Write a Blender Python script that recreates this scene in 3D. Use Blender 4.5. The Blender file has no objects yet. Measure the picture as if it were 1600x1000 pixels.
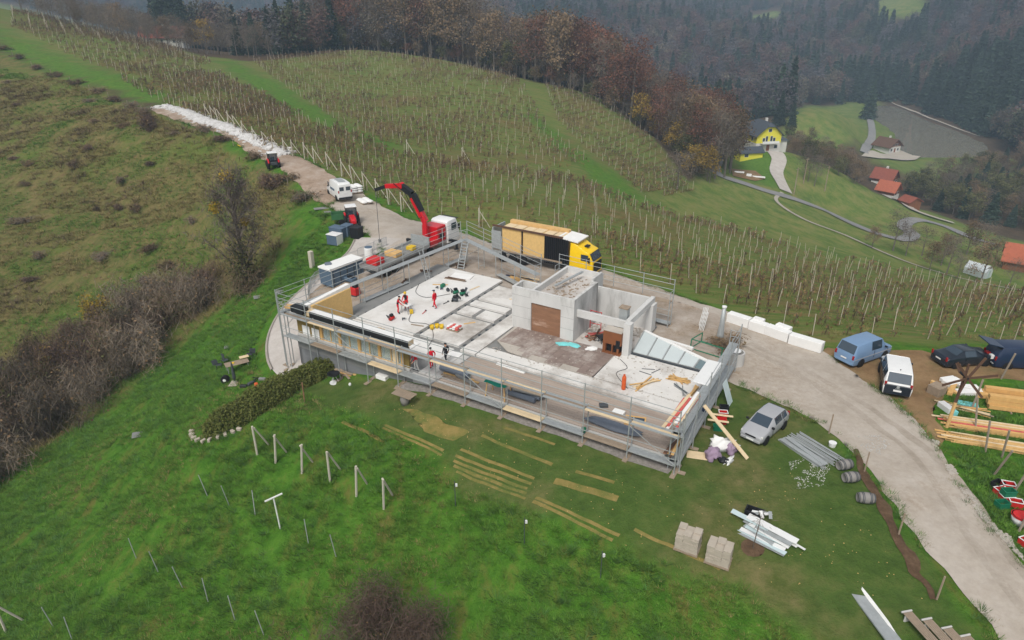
import bpy, bmesh, math, random
import numpy as np
from mathutils import Vector, Matrix, noise as mnoise
R = math.radians
random.seed(7); rng = np.random.default_rng(11)
SC = bpy.context.scene
COL = SC.collection
# ------------------------------------------------------------------ camera
cam = bpy.data.objects.new('camera', bpy.data.cameras.new('camera')); COL.objects.link(cam)
cam.location = (0, 0, 26.5); cam.rotation_euler = (R(90 - 25.5), 0, 0)
cam.data.sensor_width = 36; cam.data.lens = 36 * 1067 / 1600.0
cam.data.clip_start = .5; cam.data.clip_end = 6000
SC.camera = cam
# ------------------------------------------------------------------ overcast sky, soft high sun
SUN_EL, SUN_AZ = 52, 200
world = bpy.data.worlds.new('World'); SC.world = world; world.use_nodes = True
nt = world.node_tree; bg = nt.nodes['Background']
sky = nt.nodes.new('ShaderNodeTexSky'); sky.sky_type = 'NISHITA'; sky.sun_disc = False
sky.sun_elevation = R(SUN_EL); sky.sun_rotation = R(SUN_AZ); sky.air_density = 1.0; sky.dust_density = 3.0; sky.ozone_density = 1.0
hs = nt.nodes.new('ShaderNodeHueSaturation'); hs.inputs['Saturation'].default_value = .2
nt.links.new(sky.outputs[0], hs.inputs['Color']); nt.links.new(hs.outputs[0], bg.inputs[0]); bg.inputs[1].default_value = .088
sl = bpy.data.lights.new('sun', 'SUN'); sl.energy = 1.5; sl.angle = R(18); sl.color = (1, .96, .9)
so = bpy.data.objects.new('sun', sl); COL.objects.link(so)
sd = Vector((math.sin(R(SUN_AZ)) * math.cos(R(SUN_EL)), math.cos(R(SUN_AZ)) * math.cos(R(SUN_EL)), math.sin(R(SUN_EL))))
so.rotation_euler = sd.to_track_quat('Z', 'Y').to_euler(); so.location = (0, -20, 80)
SC.view_settings.view_transform = 'Standard'; SC.view_settings.look = 'None'; SC.view_settings.gamma = 1
SC.view_settings.use_curve_mapping = False; SC.view_settings.exposure = .63
SC.render.engine = 'CYCLES'; SC.cycles.use_denoising = True
SC.cycles.max_bounces = 5; SC.cycles.diffuse_bounces = 2; SC.cycles.glossy_bounces = 2; SC.cycles.transmission_bounces = 4; SC.cycles.volume_bounces = 1
# ------------------------------------------------------------------ materials
def lin(c):
    return tuple(((v / 255.) / 12.92 if v / 255. <= .04045 else ((v / 255. + .055) / 1.055) ** 2.4) for v in c)
MATS = {}
def mat(name, rgb, rough=.75, var=.14, scale=3., bump=0., metal=0., spec=.3, obj=True, rand=0., alpha=1., stretch=None, second=None, sthr=.55):
    """procedural: base colour broken up by two noises (rgb given as sRGB 0-255)"""
    if name in MATS: return MATS[name]
    m = bpy.data.materials.new(name); m.use_nodes = True; n = m.node_tree; N = n.nodes; L = n.links
    b = N['Principled BSDF']; c = lin(rgb)
    tc = N.new('ShaderNodeTexCoord'); src = tc.outputs['Object']
    if stretch:
        mp = N.new('ShaderNodeMapping'); mp.inputs['Scale'].default_value = stretch; L.new(src, mp.inputs[0]); src = mp.outputs[0]
    n1 = N.new('ShaderNodeTexNoise'); n1.inputs['Scale'].default_value = scale; n1.inputs['Detail'].default_value = 5; n1.inputs['Roughness'].default_value = .65
    L.new(src, n1.inputs['Vector'])
    r = N.new('ShaderNodeValToRGB'); e = r.color_ramp.elements
    e[0].position = .25; e[1].position = .75
    e[0].color = (*[v * (1 - var) for v in c], 1); e[1].color = (*[min(1, v * (1 + var)) for v in c], 1)
    L.new(n1.outputs['Fac'], r.inputs[0]); out = r.outputs[0]
    if second:
        n2 = N.new('ShaderNodeTexNoise'); n2.inputs['Scale'].default_value = scale * .37; n2.inputs['Detail'].default_value = 6; n2.inputs['Roughness'].default_value = .7
        L.new(src, n2.inputs['Vector'])
        r2 = N.new('ShaderNodeValToRGB'); r2.color_ramp.elements[0].position = sthr - .06; r2.color_ramp.elements[1].position = sthr + .1
        L.new(n2.outputs['Fac'], r2.inputs[0])
        mx = N.new('ShaderNodeMix'); mx.data_type = 'RGBA'; L.new(r2.outputs[0], mx.inputs[0]); L.new(out, mx.inputs[6]); mx.inputs[7].default_value = (*lin(second), 1); out = mx.outputs[2]
    if rand:
        oi = N.new('ShaderNodeObjectInfo'); ge = N.new('ShaderNodeNewGeometry')
        ad = N.new('ShaderNodeMath'); ad.operation = 'ADD'; L.new(oi.outputs['Random'], ad.inputs[0]); L.new(ge.outputs['Random Per Island'], ad.inputs[1])
        mr = N.new('ShaderNodeMapRange'); mr.inputs[1].default_value = 0; mr.inputs[2].default_value = 2; mr.inputs[3].default_value = 1 - rand; mr.inputs[4].default_value = 1 + rand
        L.new(ad.outputs[0], mr.inputs[0])
        h = N.new('ShaderNodeHueSaturation'); L.new(out, h.inputs['Color']); L.new(mr.outputs[0], h.inputs['Value']); out = h.outputs[0]
    L.new(out, b.inputs['Base Color'])
    b.inputs['Roughness'].default_value = rough; b.inputs['Metallic'].default_value = metal; b.inputs['Specular IOR Level'].default_value = spec
    if alpha < 1: b.inputs['Alpha'].default_value = alpha
    if bump:
        bp = N.new('ShaderNodeBump'); bp.inputs['Strength'].default_value = bump; bp.inputs['Distance'].default_value = .05
        L.new(n1.outputs['Fac'], bp.inputs['Height']); L.new(bp.outputs[0], b.inputs['Normal'])
    MATS[name] = m; return m
def M(k): return MATS[k]
for a in [('concrete', (186, 184, 180), .85, .09, 1.2, .25), ('concrete_dark', (128, 128, 126), .85, .12, 1.0, .25), ('screed', (216, 214, 210), .85, .09, .35, .15, 0., .3, True, 0., 1., None, (190, 184, 176), .56),
          ('white_paint', (226, 226, 224), .45, .04, 2.), ('white_foam', (228, 227, 224), .7, .05, 1.5, .1), ('black_rubber', (28, 28, 29), .75, .2, 5.), ('black_plastic', (32, 33, 36), .5, .2, 4.),
          ('dark_glass', (50, 64, 76), .05, .1, 2., 0., 0., 1.), ('red_paint', (196, 22, 34), .4, .08, 2.), ('red_plastic', (196, 40, 40), .5, .1, 3.), ('green_plastic', (30, 110, 80), .5, .1, 3.),
          ('orange_paint', (206, 92, 44), .5, .1, 3.), ('yellow_paint', (238, 196, 8), .38, .05, 1.5), ('yellow_plastic', (214, 178, 40), .5, .1, 4.), ('pine', (206, 168, 112), .75, .13, 2.5, .15),
          ('pine_pale', (216, 194, 158), .75, .1, 2.5, .1), ('pine_orange', (204, 162, 102), .75, .14, 2., .15), ('old_wood', (150, 134, 116), .85, .16, 3., .2), ('dark_wood', (92, 68, 54), .85, .2, 3., .2),
          ('plywood_brown', (140, 104, 80), .75, .25, 1.4, .15), ('osb', (214, 178, 116), .8, .12, 5., .1), ('galvanised', (170, 174, 174), .5, .14, 3.), ('steel_dark', (70, 74, 78), .5, .2, 4.),
          ('grey_tarp', (104, 112, 124), .55, .15, 1.5, .4), ('teal_tarp', (22, 138, 116), .6, .1, 1.5, .3), ('cyan_foam', (120, 200, 200), .7, .1, 2.), ('tile_brown', (132, 116, 108), .75, .16, 1.1, .1, 0., .3, True, 0., 1., None, (172, 162, 154), .52),
          ('mauve_cloth', (150, 130, 150), .9, .15, 3., .5), ('skin', (200, 150, 122), .6, .08, 4.), ('work_red', (206, 22, 44), .85, .12, 6., .2), ('work_black', (34, 36, 42), .85, .2, 6., .2),
          ('roof_tile', (132, 74, 60), .85, .16, 1.2, .2), ('roof_orange', (164, 92, 68), .85, .14, 1.2, .2), ('roof_slate', (70, 76, 84), .7, .12, 1.5, .1), ('house_yellow', (224, 214, 70), .8, .05, .5),
          ('house_white', (206, 204, 198), .85, .06, .6), ('house_wood', (128, 82, 56), .85, .16, 1.2, .1), ('kerb', (158, 150, 140), .9, .14, 2., .2), ('paver', (174, 164, 150), .9, .12, 2., .2),
          ('stone_white', (188, 186, 183), .9, .14, 1.2, .5), ('bark', (96, 86, 76), .95, .25, 3., .3), ('bark_pale', (108, 100, 92), .95, .2, 3., .2), ('concrete_post', (190, 183, 168), .9, .12, 2., .1),
          ('vine_post_pale', (182, 172, 155), .9, .14, 2., .1), ('wood_post', (142, 130, 116), .9, .16, 2., .1), ('barrel_wood', (134, 130, 126), .8, .16, 3., .2), ('glass_clear', (190, 206, 208), .15, .08, 1.), ('cream_panel', (222, 212, 176), .8, .06, 1.),
          ('blue_paint', (112, 140, 172), .4, .05, 1.), ('navy_paint', (30, 46, 72), .35, .08, 1.), ('dark_car', (30, 38, 48), .3, .1, 1.), ('silver_paint', (160, 161, 164), .35, .04, 1.),
          ('box_slate', (84, 102, 120), .6, .08, 1.5), ('green_paint', (58, 104, 66), .5, .1, 2.), ('lamp_clear', (214, 214, 206), .2, .05, 2.), ('lamp_red', (150, 24, 26), .25, .1, 2.),
          ('brass_wood', (126, 78, 48), .6, .14, 1.5, .05), ('copper_tank', (128, 92, 74), .5, .2, 2.), ('paper_red', (200, 96, 88), .8, .3, 5.), ('dusty', (176, 168, 158), .95, .15, 1., .2)]:
    mat(*a)
for k in ('galvanised',): MATS[k].node_tree.nodes['Principled BSDF'].inputs['Metallic'].default_value = .35
for k in ('red_paint', 'yellow_paint', 'blue_paint', 'navy_paint', 'dark_car', 'silver_paint', 'white_paint'): MATS[k].node_tree.nodes['Principled BSDF'].inputs['Coat Weight'].default_value = .35
def leafmat(name, rgb, rgb2, rand=.35):
    m = bpy.data.materials.new(name); m.use_nodes = True; n = m.node_tree; N = n.nodes; L = n.links; b = N['Principled BSDF']
    ge = N.new('ShaderNodeNewGeometry'); oi = N.new('ShaderNodeObjectInfo')
    mx = N.new('ShaderNodeMix'); mx.data_type = 'RGBA'; mx.inputs[6].default_value = (*lin(rgb), 1); mx.inputs[7].default_value = (*lin(rgb2), 1)
    L.new(ge.outputs['Random Per Island'], mx.inputs[0])
    mr = N.new('ShaderNodeMapRange'); mr.inputs[3].default_value = 1 - rand; mr.inputs[4].default_value = 1 + rand; L.new(oi.outputs['Random'], mr.inputs[0])
    h = N.new('ShaderNodeHueSaturation'); L.new(mx.outputs[2], h.inputs['Color']); L.new(mr.outputs[0], h.inputs['Value']); L.new(h.outputs[0], b.inputs['Base Color'])
    b.inputs['Roughness'].default_value = .9; b.inputs['Specular IOR Level'].default_value = .088
    MATS[name] = m; return m
for a in [('leaf_red', (120, 80, 64), (92, 68, 58)), ('far_red', (104, 80, 74), (84, 70, 66)), ('far_tan', (108, 98, 84), (86, 80, 72)), ('far_grey', (96, 92, 94), (78, 76, 78)), ('far_olive', (86, 88, 68), (66, 72, 58)), ('leaf_tan', (128, 106, 80), (96, 82, 66)), ('leaf_yellow', (178, 144, 60), (136, 116, 62)), ('leaf_grey', (106, 96, 90), (80, 72, 68)),  # far_ tones run cooler and darker, putting distance haze into the leaf colour
          ('leaf_olive', (100, 98, 62), (72, 76, 50)), ('needle', (66, 80, 68), (50, 64, 55)), ('needle2', (74, 90, 74), (56, 70, 58)), ('twig', (126, 114, 100), (98, 90, 80)), ('twig_red', (116, 96, 86), (90, 78, 70)),
          ('hedge_leaf', (96, 108, 54), (122, 124, 70)), ('grass_blade', (66, 106, 38), (98, 126, 54)), ('grass_dry', (140, 124, 84), (110, 104, 66)), ('mistletoe', (170, 142, 50), (136, 120, 46)), ('vine_leaf', (128, 100, 70), (112, 96, 64)), ('vine_stem', (92, 78, 66), (116, 100, 84)), ('bramble', (120, 104, 86), (98, 84, 68)), ('weed', (60, 98, 46), (84, 110, 60)), ('dead_leaf', (122, 98, 74), (98, 84, 62))]:
    leafmat(*a)
# ------------------------------------------------------------------ mesh helpers
class MB:
    def __init__(s): s.v = []; s.f = []; s.m = []
    def add(s, vs, fs, mi=0):
        o = len(s.v); s.v += [tuple(p) for p in vs]; s.f += [tuple(i + o for i in f) for f in fs]; s.m += [mi] * len(fs); return s
    def box(s, x0, y0, z0, x1, y1, z1, mi=0):
        return s.add([(x0, y0, z0), (x1, y0, z0), (x1, y1, z0), (x0, y1, z0), (x0, y0, z1), (x1, y0, z1), (x1, y1, z1), (x0, y1, z1)],
                     [(0, 3, 2, 1), (4, 5, 6, 7), (0, 1, 5, 4), (1, 2, 6, 5), (2, 3, 7, 6), (3, 0, 4, 7)], mi)
    def cb(s, c, d, rz=0, mi=0, tilt=0):
        """box centred on c, bottom at c.z, size d, turned by rz"""
        cs, sn = math.cos(rz), math.sin(rz); ct, st = math.cos(tilt), math.sin(tilt); vs = []
        for z in (0, d[2]):
            for x, y in ((-1, -1), (1, -1), (1, 1), (-1, 1)):
                X, Y, Z = x * d[0] / 2, y * d[1] / 2, z; X, Z = X * ct + Z * st, Z * ct - X * st
                vs.append((c[0] + X * cs - Y * sn, c[1] + X * sn + Y * cs, c[2] + Z))
        return s.add(vs, [(0, 3, 2, 1), (4, 5, 6, 7), (0, 1, 5, 4), (1, 2, 6, 5), (2, 3, 7, 6), (3, 0, 4, 7)], mi)
    def bar(s, a, b, w, h, mi=0):
        a = Vector(a); b = Vector(b); d = (b - a).normalized(); up = Vector((0, 0, 1))
        if abs(d.z) > .95: up = Vector((0, 1, 0))
        x = d.cross(up).normalized(); y = x.cross(d).normalized(); vs = []
        for p in (a, b):
            for i, j in ((-1, -1), (1, -1), (1, 1), (-1, 1)): vs.append(p + x * (i * w / 2) + y * (j * h / 2))
        return s.add(vs, [(0, 3, 2, 1), (4, 5, 6, 7), (0, 1, 5, 4), (1, 2, 6, 5), (2, 3, 7, 6), (3, 0, 4, 7)][:], mi)
    def tube(s, a, b, r, n=6, mi=0, r2=None, cap=True):
        a = Vector(a); b = Vector(b); d = (b - a).normalized(); up = Vector((0, 0, 1))
        if abs(d.z) > .95: up = Vector((0, 1, 0))
        x = d.cross(up).normalized(); y = x.cross(d).normalized(); vs = []
        for p, q in ((a, r), (b, r if r2 is None else r2)):
            for k in range(n): t = 2 * math.pi * k / n; vs.append(p + x * (q * math.cos(t)) + y * (q * math.sin(t)))
        fs = [(k, (k + 1) % n, n + (k + 1) % n, n + k) for k in range(n)]
        if cap: fs += [tuple(range(n))[::-1], tuple(range(n, 2 * n))]
        return s.add(vs, fs, mi)
    def path(s, pts, rs, n=6, mi=0):
        """a tube along several points"""
        rings = []; P = [Vector(p) for p in pts]
        if not hasattr(rs, '__len__'): rs = [rs] * len(P)
        for i, p in enumerate(P):
            d = (P[min(i + 1, len(P) - 1)] - P[max(i - 1, 0)]).normalized(); up = Vector((0, 0, 1)) if abs(d.z) < .9 else Vector((0, 1, 0))
            x = d.cross(up).normalized(); y = x.cross(d).normalized()
            rings.append([p + x * (rs[i] * math.cos(2 * math.pi * k / n)) + y * (rs[i] * math.sin(2 * math.pi * k / n)) for k in range(n)])
        return s.loft(rings, mi)
    def loft(s, rings, mi=0, cap=True):
        n = len(rings[0]); vs = [p for r in rings for p in r]; fs = []
        for i in range(len(rings) - 1):
            for k in range(n): fs.append((i * n + k, i * n + (k + 1) % n, (i + 1) * n + (k + 1) % n, (i + 1) * n + k))
        if cap: fs += [tuple(range(n))[::-1], tuple(range((len(rings) - 1) * n, len(rings) * n))]
        return s.add(vs, fs, mi)
    def lathe(s, c, prof, n=14, mi=0, axis='z'):
        rings = []
        for r, h in prof:
            ring = []
            for k in range(n):
                t = 2 * math.pi * k / n; x, y = r * math.cos(t), r * math.sin(t)
                ring.append({'z': (c[0] + x, c[1] + y, c[2] + h), 'x': (c[0] + h, c[1] + x, c[2] + y), 'y': (c[0] + y, c[1] + h, c[2] + x)}[axis])
            rings.append(ring)
        return s.loft(rings, mi)
    def prism(s, pts, z0, z1, mi=0):
        n = len(pts); vs = [(x, y, z0) for x, y in pts] + [(x, y, z1) for x, y in pts]
        return s.add(vs, [tuple(range(n))[::-1], tuple(range(n, 2 * n))] + [(k, (k + 1) % n, n + (k + 1) % n, n + k) for k in range(n)], mi)
    def blob(s, c, r, seed=0, amp=.25, nu=10, nv=7, mi=0, flat=0.):
        rings = []; c = Vector(c)
        for j in range(nv + 1):
            ph = math.pi * (j / nv) - math.pi / 2; ring = []
            for k in range(nu):
                t = 2 * math.pi * k / nu; d = Vector((math.cos(ph) * math.cos(t), math.cos(ph) * math.sin(t), math.sin(ph)))
                q = 1 + amp * mnoise.noise(d * 1.7 + Vector((seed * 3.1, seed, 0))) + amp * .5 * mnoise.noise(d * 4 + Vector((seed, 0, seed)))
                z = d.z * r[2] * q
                if flat and z < -flat * r[2]: z = -flat * r[2]
                ring.append((c.x + d.x * r[0] * q, c.y + d.y * r[1] * q, c.z + z))
            rings.append(ring)
        return s.loft(rings, mi)
    def mesh(s, name, mats, smooth=False):
        me = bpy.data.meshes.new(name); me.from_pydata([tuple(p) for p in s.v], [], s.f)
        for m in (mats if isinstance(mats, (list, tuple)) else [mats]): me.materials.append(MATS[m] if isinstance(m, str) else m)
        me.polygons.foreach_set('material_index', s.m)
        if smooth: me.polygons.foreach_set('use_smooth', [True] * len(s.f))
        me.update(); return me
    def build(s, name, mats, parent=None, smooth=False, bevel=0, bseg=1, **kw):
        me = s.mesh(name, mats, smooth)
        if bevel:
            bm = bmesh.new(); bm.from_mesh(me); bmesh.ops.remove_doubles(bm, verts=bm.verts, dist=1e-4)
            bmesh.ops.bevel(bm, geom=[e for e in bm.edges if len(e.link_faces) == 2 and e.calc_face_angle(0) > .5], offset=bevel, segments=bseg, affect='EDGES', profile=.6, clamp_overlap=True)
            if bseg > 1:
                for f_ in bm.faces: f_.smooth = True
            bm.to_mesh(me); bm.free()
        return link(name, me, parent, **kw)
def link(name, me, parent=None, loc=None, rz=None, label=None, cat=None, group=None, kind=None, rot=None, scale=None):
    o = bpy.data.objects.new(name, me); COL.objects.link(o)
    if parent is not None: o.parent = parent
    if loc is not None: o.location = loc
    if rz is not None: o.rotation_euler = (0, 0, rz)
    if rot is not None: o.rotation_euler = rot
    if scale is not None: o.scale = (scale,) * 3 if not hasattr(scale, '__len__') else scale
    tag(o, label, cat, group, kind); return o
def tag(o, label=None, cat=None, group=None, kind=None):
    for k, v in (('label', label), ('category', cat), ('group', group), ('kind', kind)):
        if v: o[k] = v
    return o
def empty(name, loc, rz, label, cat, group=None, rot=None):
    o = bpy.data.objects.new(name, None); COL.objects.link(o); o.location = loc; o.rotation_euler = rot if rot else (0, 0, rz); o.empty_display_size = .2
    return tag(o, label, cat, group)
def copy_tree(o, parent=None, loc=None, rz=None, label=None, scale=None):
    c = o.copy(); COL.objects.link(c); c.parent = parent
    if loc is not None: c.location = loc
    if rz is not None: c.rotation_euler = (0, 0, rz)
    if label: c['label'] = label
    if scale is not None: c.scale = (scale,) * 3 if not hasattr(scale, '__len__') else scale
    for ch in o.children: copy_tree(ch, c)
    return c
def leaves(n, pts, size, seed=0, flat=0., aspect=1.6, up=None):
    """n small leaf faces at pts (n,3): arrays of verts and triangle faces"""
    g = np.random.default_rng(seed); a = g.normal(size=(n, 3)); a[:, 2] *= (1 - flat); a /= np.linalg.norm(a, axis=1)[:, None] + 1e-9
    if up is not None: a = a * (1 - up[0]) + np.array(up[1]) * up[0]; a /= np.linalg.norm(a, axis=1)[:, None] + 1e-9
    b = np.cross(a, g.normal(size=(n, 3))); b /= np.linalg.norm(b, axis=1)[:, None] + 1e-9
    sz = size * g.uniform(.6, 1.4, (n, 1))
    p0 = pts - a * sz * aspect * .5; p1 = pts + a * sz * aspect * .5; w = b * sz * .5
    v = np.stack([p0, pts + w, p1, pts - w], 1).reshape(-1, 3)
    f = (np.arange(n) * 4)[:, None] + np.array([0, 1, 2, 3])
    return v, f
def leafmesh(name, v, f, m):
    me = bpy.data.meshes.new(name); me.vertices.add(len(v)); me.vertices.foreach_set('co', np.asarray(v, np.float32).ravel())
    k = f.shape[1]; me.loops.add(f.size); me.loops.foreach_set('vertex_index', f.ravel().astype(np.int32)); me.polygons.add(len(f)); me.polygons.foreach_set('loop_start', np.arange(0, f.size, k, dtype=np.int32))
    me.update(calc_edges=True); me.materials.append(MATS[m]); return me
def scatter(name, protos, pos, idx, rot, scl, label, cat=None, kind='stuff'):
    """one 'stuff' object: prototype meshes instanced on points with geometry nodes"""
    n = len(pos); me = bpy.data.meshes.new(name); me.vertices.add(n); me.vertices.foreach_set('co', np.asarray(pos, np.float32).ravel())
    a = me.attributes.new('idx', 'INT', 'POINT'); a.data.foreach_set('value', np.asarray(idx, np.int32))
    a = me.attributes.new('rot', 'FLOAT_VECTOR', 'POINT'); a.data.foreach_set('vector', np.asarray(rot, np.float32).ravel())
    a = me.attributes.new('scl', 'FLOAT_VECTOR', 'POINT'); a.data.foreach_set('vector', np.asarray(scl, np.float32).ravel())
    o = link(name, me, label=label, cat=cat, kind=kind)
    pc = bpy.data.collections.new(name + '_kit')
    for i, p in enumerate(protos):
        q = bpy.data.objects.new('%s_kit_%02d' % (name, i), p); pc.objects.link(q)
    g = bpy.data.node_groups.new(name + '_scatter', 'GeometryNodeTree'); g.interface.new_socket('Geometry', in_out='INPUT', socket_type='NodeSocketGeometry'); g.interface.new_socket('Geometry', in_out='OUTPUT', socket_type='NodeSocketGeometry')
    N = g.nodes; L = g.links; gi = N.new('NodeGroupInput'); go = N.new('NodeGroupOutput')
    ci = N.new('GeometryNodeCollectionInfo'); ci.inputs[0].default_value = pc; ci.inputs['Separate Children'].default_value = True; ci.inputs['Reset Children'].default_value = True
    ip = N.new('GeometryNodeInstanceOnPoints'); ip.inputs['Pick Instance'].default_value = True
    def at_(nm, ty):
        q = N.new('GeometryNodeInputNamedAttribute'); q.data_type = ty; q.inputs[0].default_value = nm; return q.outputs[0]
    er = N.new('FunctionNodeEulerToRotation'); L.new(at_('rot', 'FLOAT_VECTOR'), er.inputs[0])
    L.new(gi.outputs[0], ip.inputs['Points']); L.new(ci.outputs[0], ip.inputs['Instance']); L.new(at_('idx', 'INT'), ip.inputs['Instance Index']); L.new(er.outputs[0], ip.inputs['Rotation']); L.new(at_('scl', 'FLOAT_VECTOR'), ip.inputs['Scale'])
    L.new(ip.outputs[0], go.inputs[0])
    md = o.modifiers.new('scatter', 'NODES'); md.node_group = g
    return o
# ------------------------------------------------------------------ terrain: heights surveyed at these points (x, y, z)
SURVEY = np.array([(9.77,33.58,0),(15.74,36.32,0),(20.47,31.35,0),(10.41,28.19,-0.4),(4.14,36.32,0),(-1.79,40.11,-0.05),(21.62,44.19,0.1),(18.58,50.21,0.2),(28.93,44.36,0),(35.14,42.71,-0.1),(33.54,48.37,0),(41.38,49.1,-0.4),(25.8,48.37,0),(25.69,30.61,-0.3),(24.16,23.13,-0.8),(15.83,24.35,-0.9),(-7.35,41.46,-0.4),(-12.14,46.53,-1.3),(-17.11,49.37,-2.5),(-19.71,50.79,-2.7),(-24.34,50.89,-3.9),(-24.33,42.89,-4.2),(-22.29,56.19,-2.6),(-23.12,61.44,-2.1),(-22.31,66.55,-1.5),(-19.58,72.82,-0.6),(-16.36,79.57,0.2),(-11.8,80.52,0.3),(-6.79,67.76,0.2),(3.17,62.51,0.2),(9.13,59.38,0.2),(16.35,56.5,0.2),(-10.62,65.93,0.2),(0,52.58,0.2),(4.95,45.95,0.2),(9.01,40.69,0.1),(-5.51,52.58,0.2),(-11.54,55.56,0),(-13.75,40.59,-2),(-8.18,34.83,-1.9),(-3.75,30.49,-2.6),(1.1,30.03,-1.2),(4.97,25.51,-2.2),(-6.98,26.68,-4),(-16.82,35.06,-4.2),(-29.07,40.82,-8),(-22.12,31.81,-6.5),(-27.61,30.18,-8),(-43.56,50.06,-12.5),(-41.76,57.59,-12),(-36.31,69.16,-8.5),(-31.8,74.37,-5.2),(-31.23,29.56,-9.5),(-28.72,76.55,-2.8),(-25.45,81.04,-0.7),(-25.22,86.94,0.4),(9.32,23.24,-1.8),(0,24.47,-3.3),(-16.31,27.1,-6.5),(-20.22,81.13,0.1),(-72.43,142.82,5.38),(-138.71,198.18,12.27),(-36.41,104.85,2.44),(-53.74,124.39,3.91),(-101.97,168.62,8.37),(-71.27,115.04,-4.08),(-87.72,115.04,-4.08),(-107.22,146.38,1.23),(-74.98,94.29,-8.09),(-65.98,79.43,-11.38),(-51.73,84.89,-9.22),(-52.48,110.13,-2.77),(-44.52,89.58,-6.36),(-52.48,70.27,-12),(-49.93,60.63,-13.63),(-36.27,80.05,-5.43),(-32.76,88.61,-1.43),(-70.85,145,5.31),(-118.09,191.52,9.91),(-172.45,251.67,19.9),(-130.97,232.22,13.96),(-108.72,248.25,8.07),(-87.61,242.95,6.26),(-83.65,272.75,6.02),(-61.86,295.03,6.28),(-25.49,289.95,2.59),(12,269.28,-3.59),(33.74,249.54,-7.8),(44.33,218.78,-14.23),(49.86,187.97,-20.74),(-74,197.75,4.41),(-42.74,156.2,0.92),(-19.68,141.61,-1.8),(-36.55,203.54,0.28),(-15.75,171.97,-3.19),(0,161.84,-5.84),(14.71,157.54,-7.89),(26.62,139.05,-11.81),(-22.12,117.93,-0.34),(-3.64,94.6,-0.49),(7.78,79.27,-0.11),(17.46,69.65,-0.53),(23.81,57.57,-0.3),(27.18,51.65,0.06),(17.24,87.49,-3.77),(26.71,89.58,-6.36),(36.27,79.36,-6.89),(44.42,71.94,-6.17),(45.69,57.88,-3.13),(61.48,74.34,-8.11),(41.61,143.14,-17.18),(51.73,131.8,-17.73),(69.73,115.67,-19.02),(84.94,104.73,-18.72),(62.32,186.06,-24.76),(76.76,176.02,-27.22),(104.03,176.68,-32.8),(126.35,206.1,-38.48),(109.17,148.8,-33.18),(125.96,157.4,-33.75),(179.94,230.18,-48.4),(88.86,247.43,-23.85),(79.79,260.97,-25.65),(68.38,227.87,-25.37),(85.42,214.25,-28.37),(100.75,208.8,-35.14),(115.41,262.91,-30.89),(164.01,359.68,-32.4),(169.59,399.07,-31.12),(156.4,296.02,-45.07),(0,83.33,-3.2),(-9.09,94.2,-1.31),(270.5,525.46,-48),(245.37,356.44,-48),(202.3,353.32,-48),(250.79,420.57,-48),(193.64,356.44,-48),(321.73,598.35,-48),(228.2,454.96,-48),(208.71,327.29,-48),(194.82,252.36,-48),(208.4,280.31,-48),(187.03,280.31,-48),(155.58,261.11,-48),(-150,120,-6),(-140,60,-16),(-90,40,-16),(-60,15,-12),(0,0,-4),(60,0,-2.5),(60,30,-0.8),(120,20,-6),(120,60,-16),(-60,-120,-30),(60,-120,-25),(200,0,-25),(200,120,-45),(-200,200,24),(-260,160,20),(-260,40,-10),(-400,300,20),(-400,0,-15),(-180,260,22),(-120,300,4),(-60,330,-2),(-20,330,-8),(20,300,-10),(45,275,-14),(65,240,-27),(-90,340,0),(-40,400,-25),(40,380,-35),(80,320,-38),(110,290,-38),(-160,400,-10),(0,480,-55),(100,450,-50),(150,420,-45),(180,480,-46),(220,560,-46),(260,600,-40),(-150,560,-60),(-300,500,-40),(60,560,-40),(100,640,-22),(0,680,-12),(-60,760,-8),(120,760,-2),(200,760,-12),(260,820,-20),(60,860,6),(180,900,2),(330,520,-22),(420,520,10),(420,640,20),(500,800,45),(330,380,-40),(330,300,-45),(420,380,-25),(420,240,-45),(520,500,35),(560,300,-10),(330,760,-6),(400,900,10),(-600,900,30),(-300,900,-30),(-450,1250,45),(-100,1250,-5),(0,1500,38),(200,1250,6),(350,1300,10),(330,1650,42),(600,1250,45),(700,900,60),(800,1700,110),(0,2000,95),(-500,1900,120),(500,2100,110),(-900,1500,130),(-1500,600,60),(-1500,2500,150),(1500,2500,150),(1500,800,100),(1300,200,20),(1200,-200,-20),(-1200,-200,-20),(0,2600,150),(-900,300,20),(0,-400,-50)])
# thin plate spline through surveyed heights
def tps_fit(P):
    n=len(P); xy=P[:,:2]/100.0
    d2=((xy[:,None]-xy[None])**2).sum(-1); K=np.where(d2>0,d2*np.log(d2+1e-12),0)*.5
    K+=np.eye(n)*2e-4
    Q=np.hstack([np.ones((n,1)),xy]); A=np.block([[K,Q],[Q.T,np.zeros((3,3))]])
    return xy,np.linalg.solve(A,np.concatenate([P[:,2],np.zeros(3)]))
def tps_eval(fit,x,y):
    xy,w=fit; x=np.asarray(x,float).ravel()/100; y=np.asarray(y,float).ravel()/100
    out=w[-3]+w[-2]*x+w[-1]*y
    for i in range(len(xy)):
        d2=(x-xy[i,0])**2+(y-xy[i,1])**2
        out=out+w[i]*.5*d2*np.log(d2+1e-12)
    return out
FIT = tps_fit(SURVEY)
def inside(poly, x, y):
    poly = np.asarray(poly, float); c = np.zeros(np.shape(x), bool); j = len(poly) - 1
    for i in range(len(poly)):
        xi, yi = poly[i]; xj, yj = poly[j]
        c ^= ((yi > y) != (yj > y)) & (x < (xj - xi) * (y - yi) / (yj - yi + 1e-12) + xi); j = i
    return c
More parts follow.
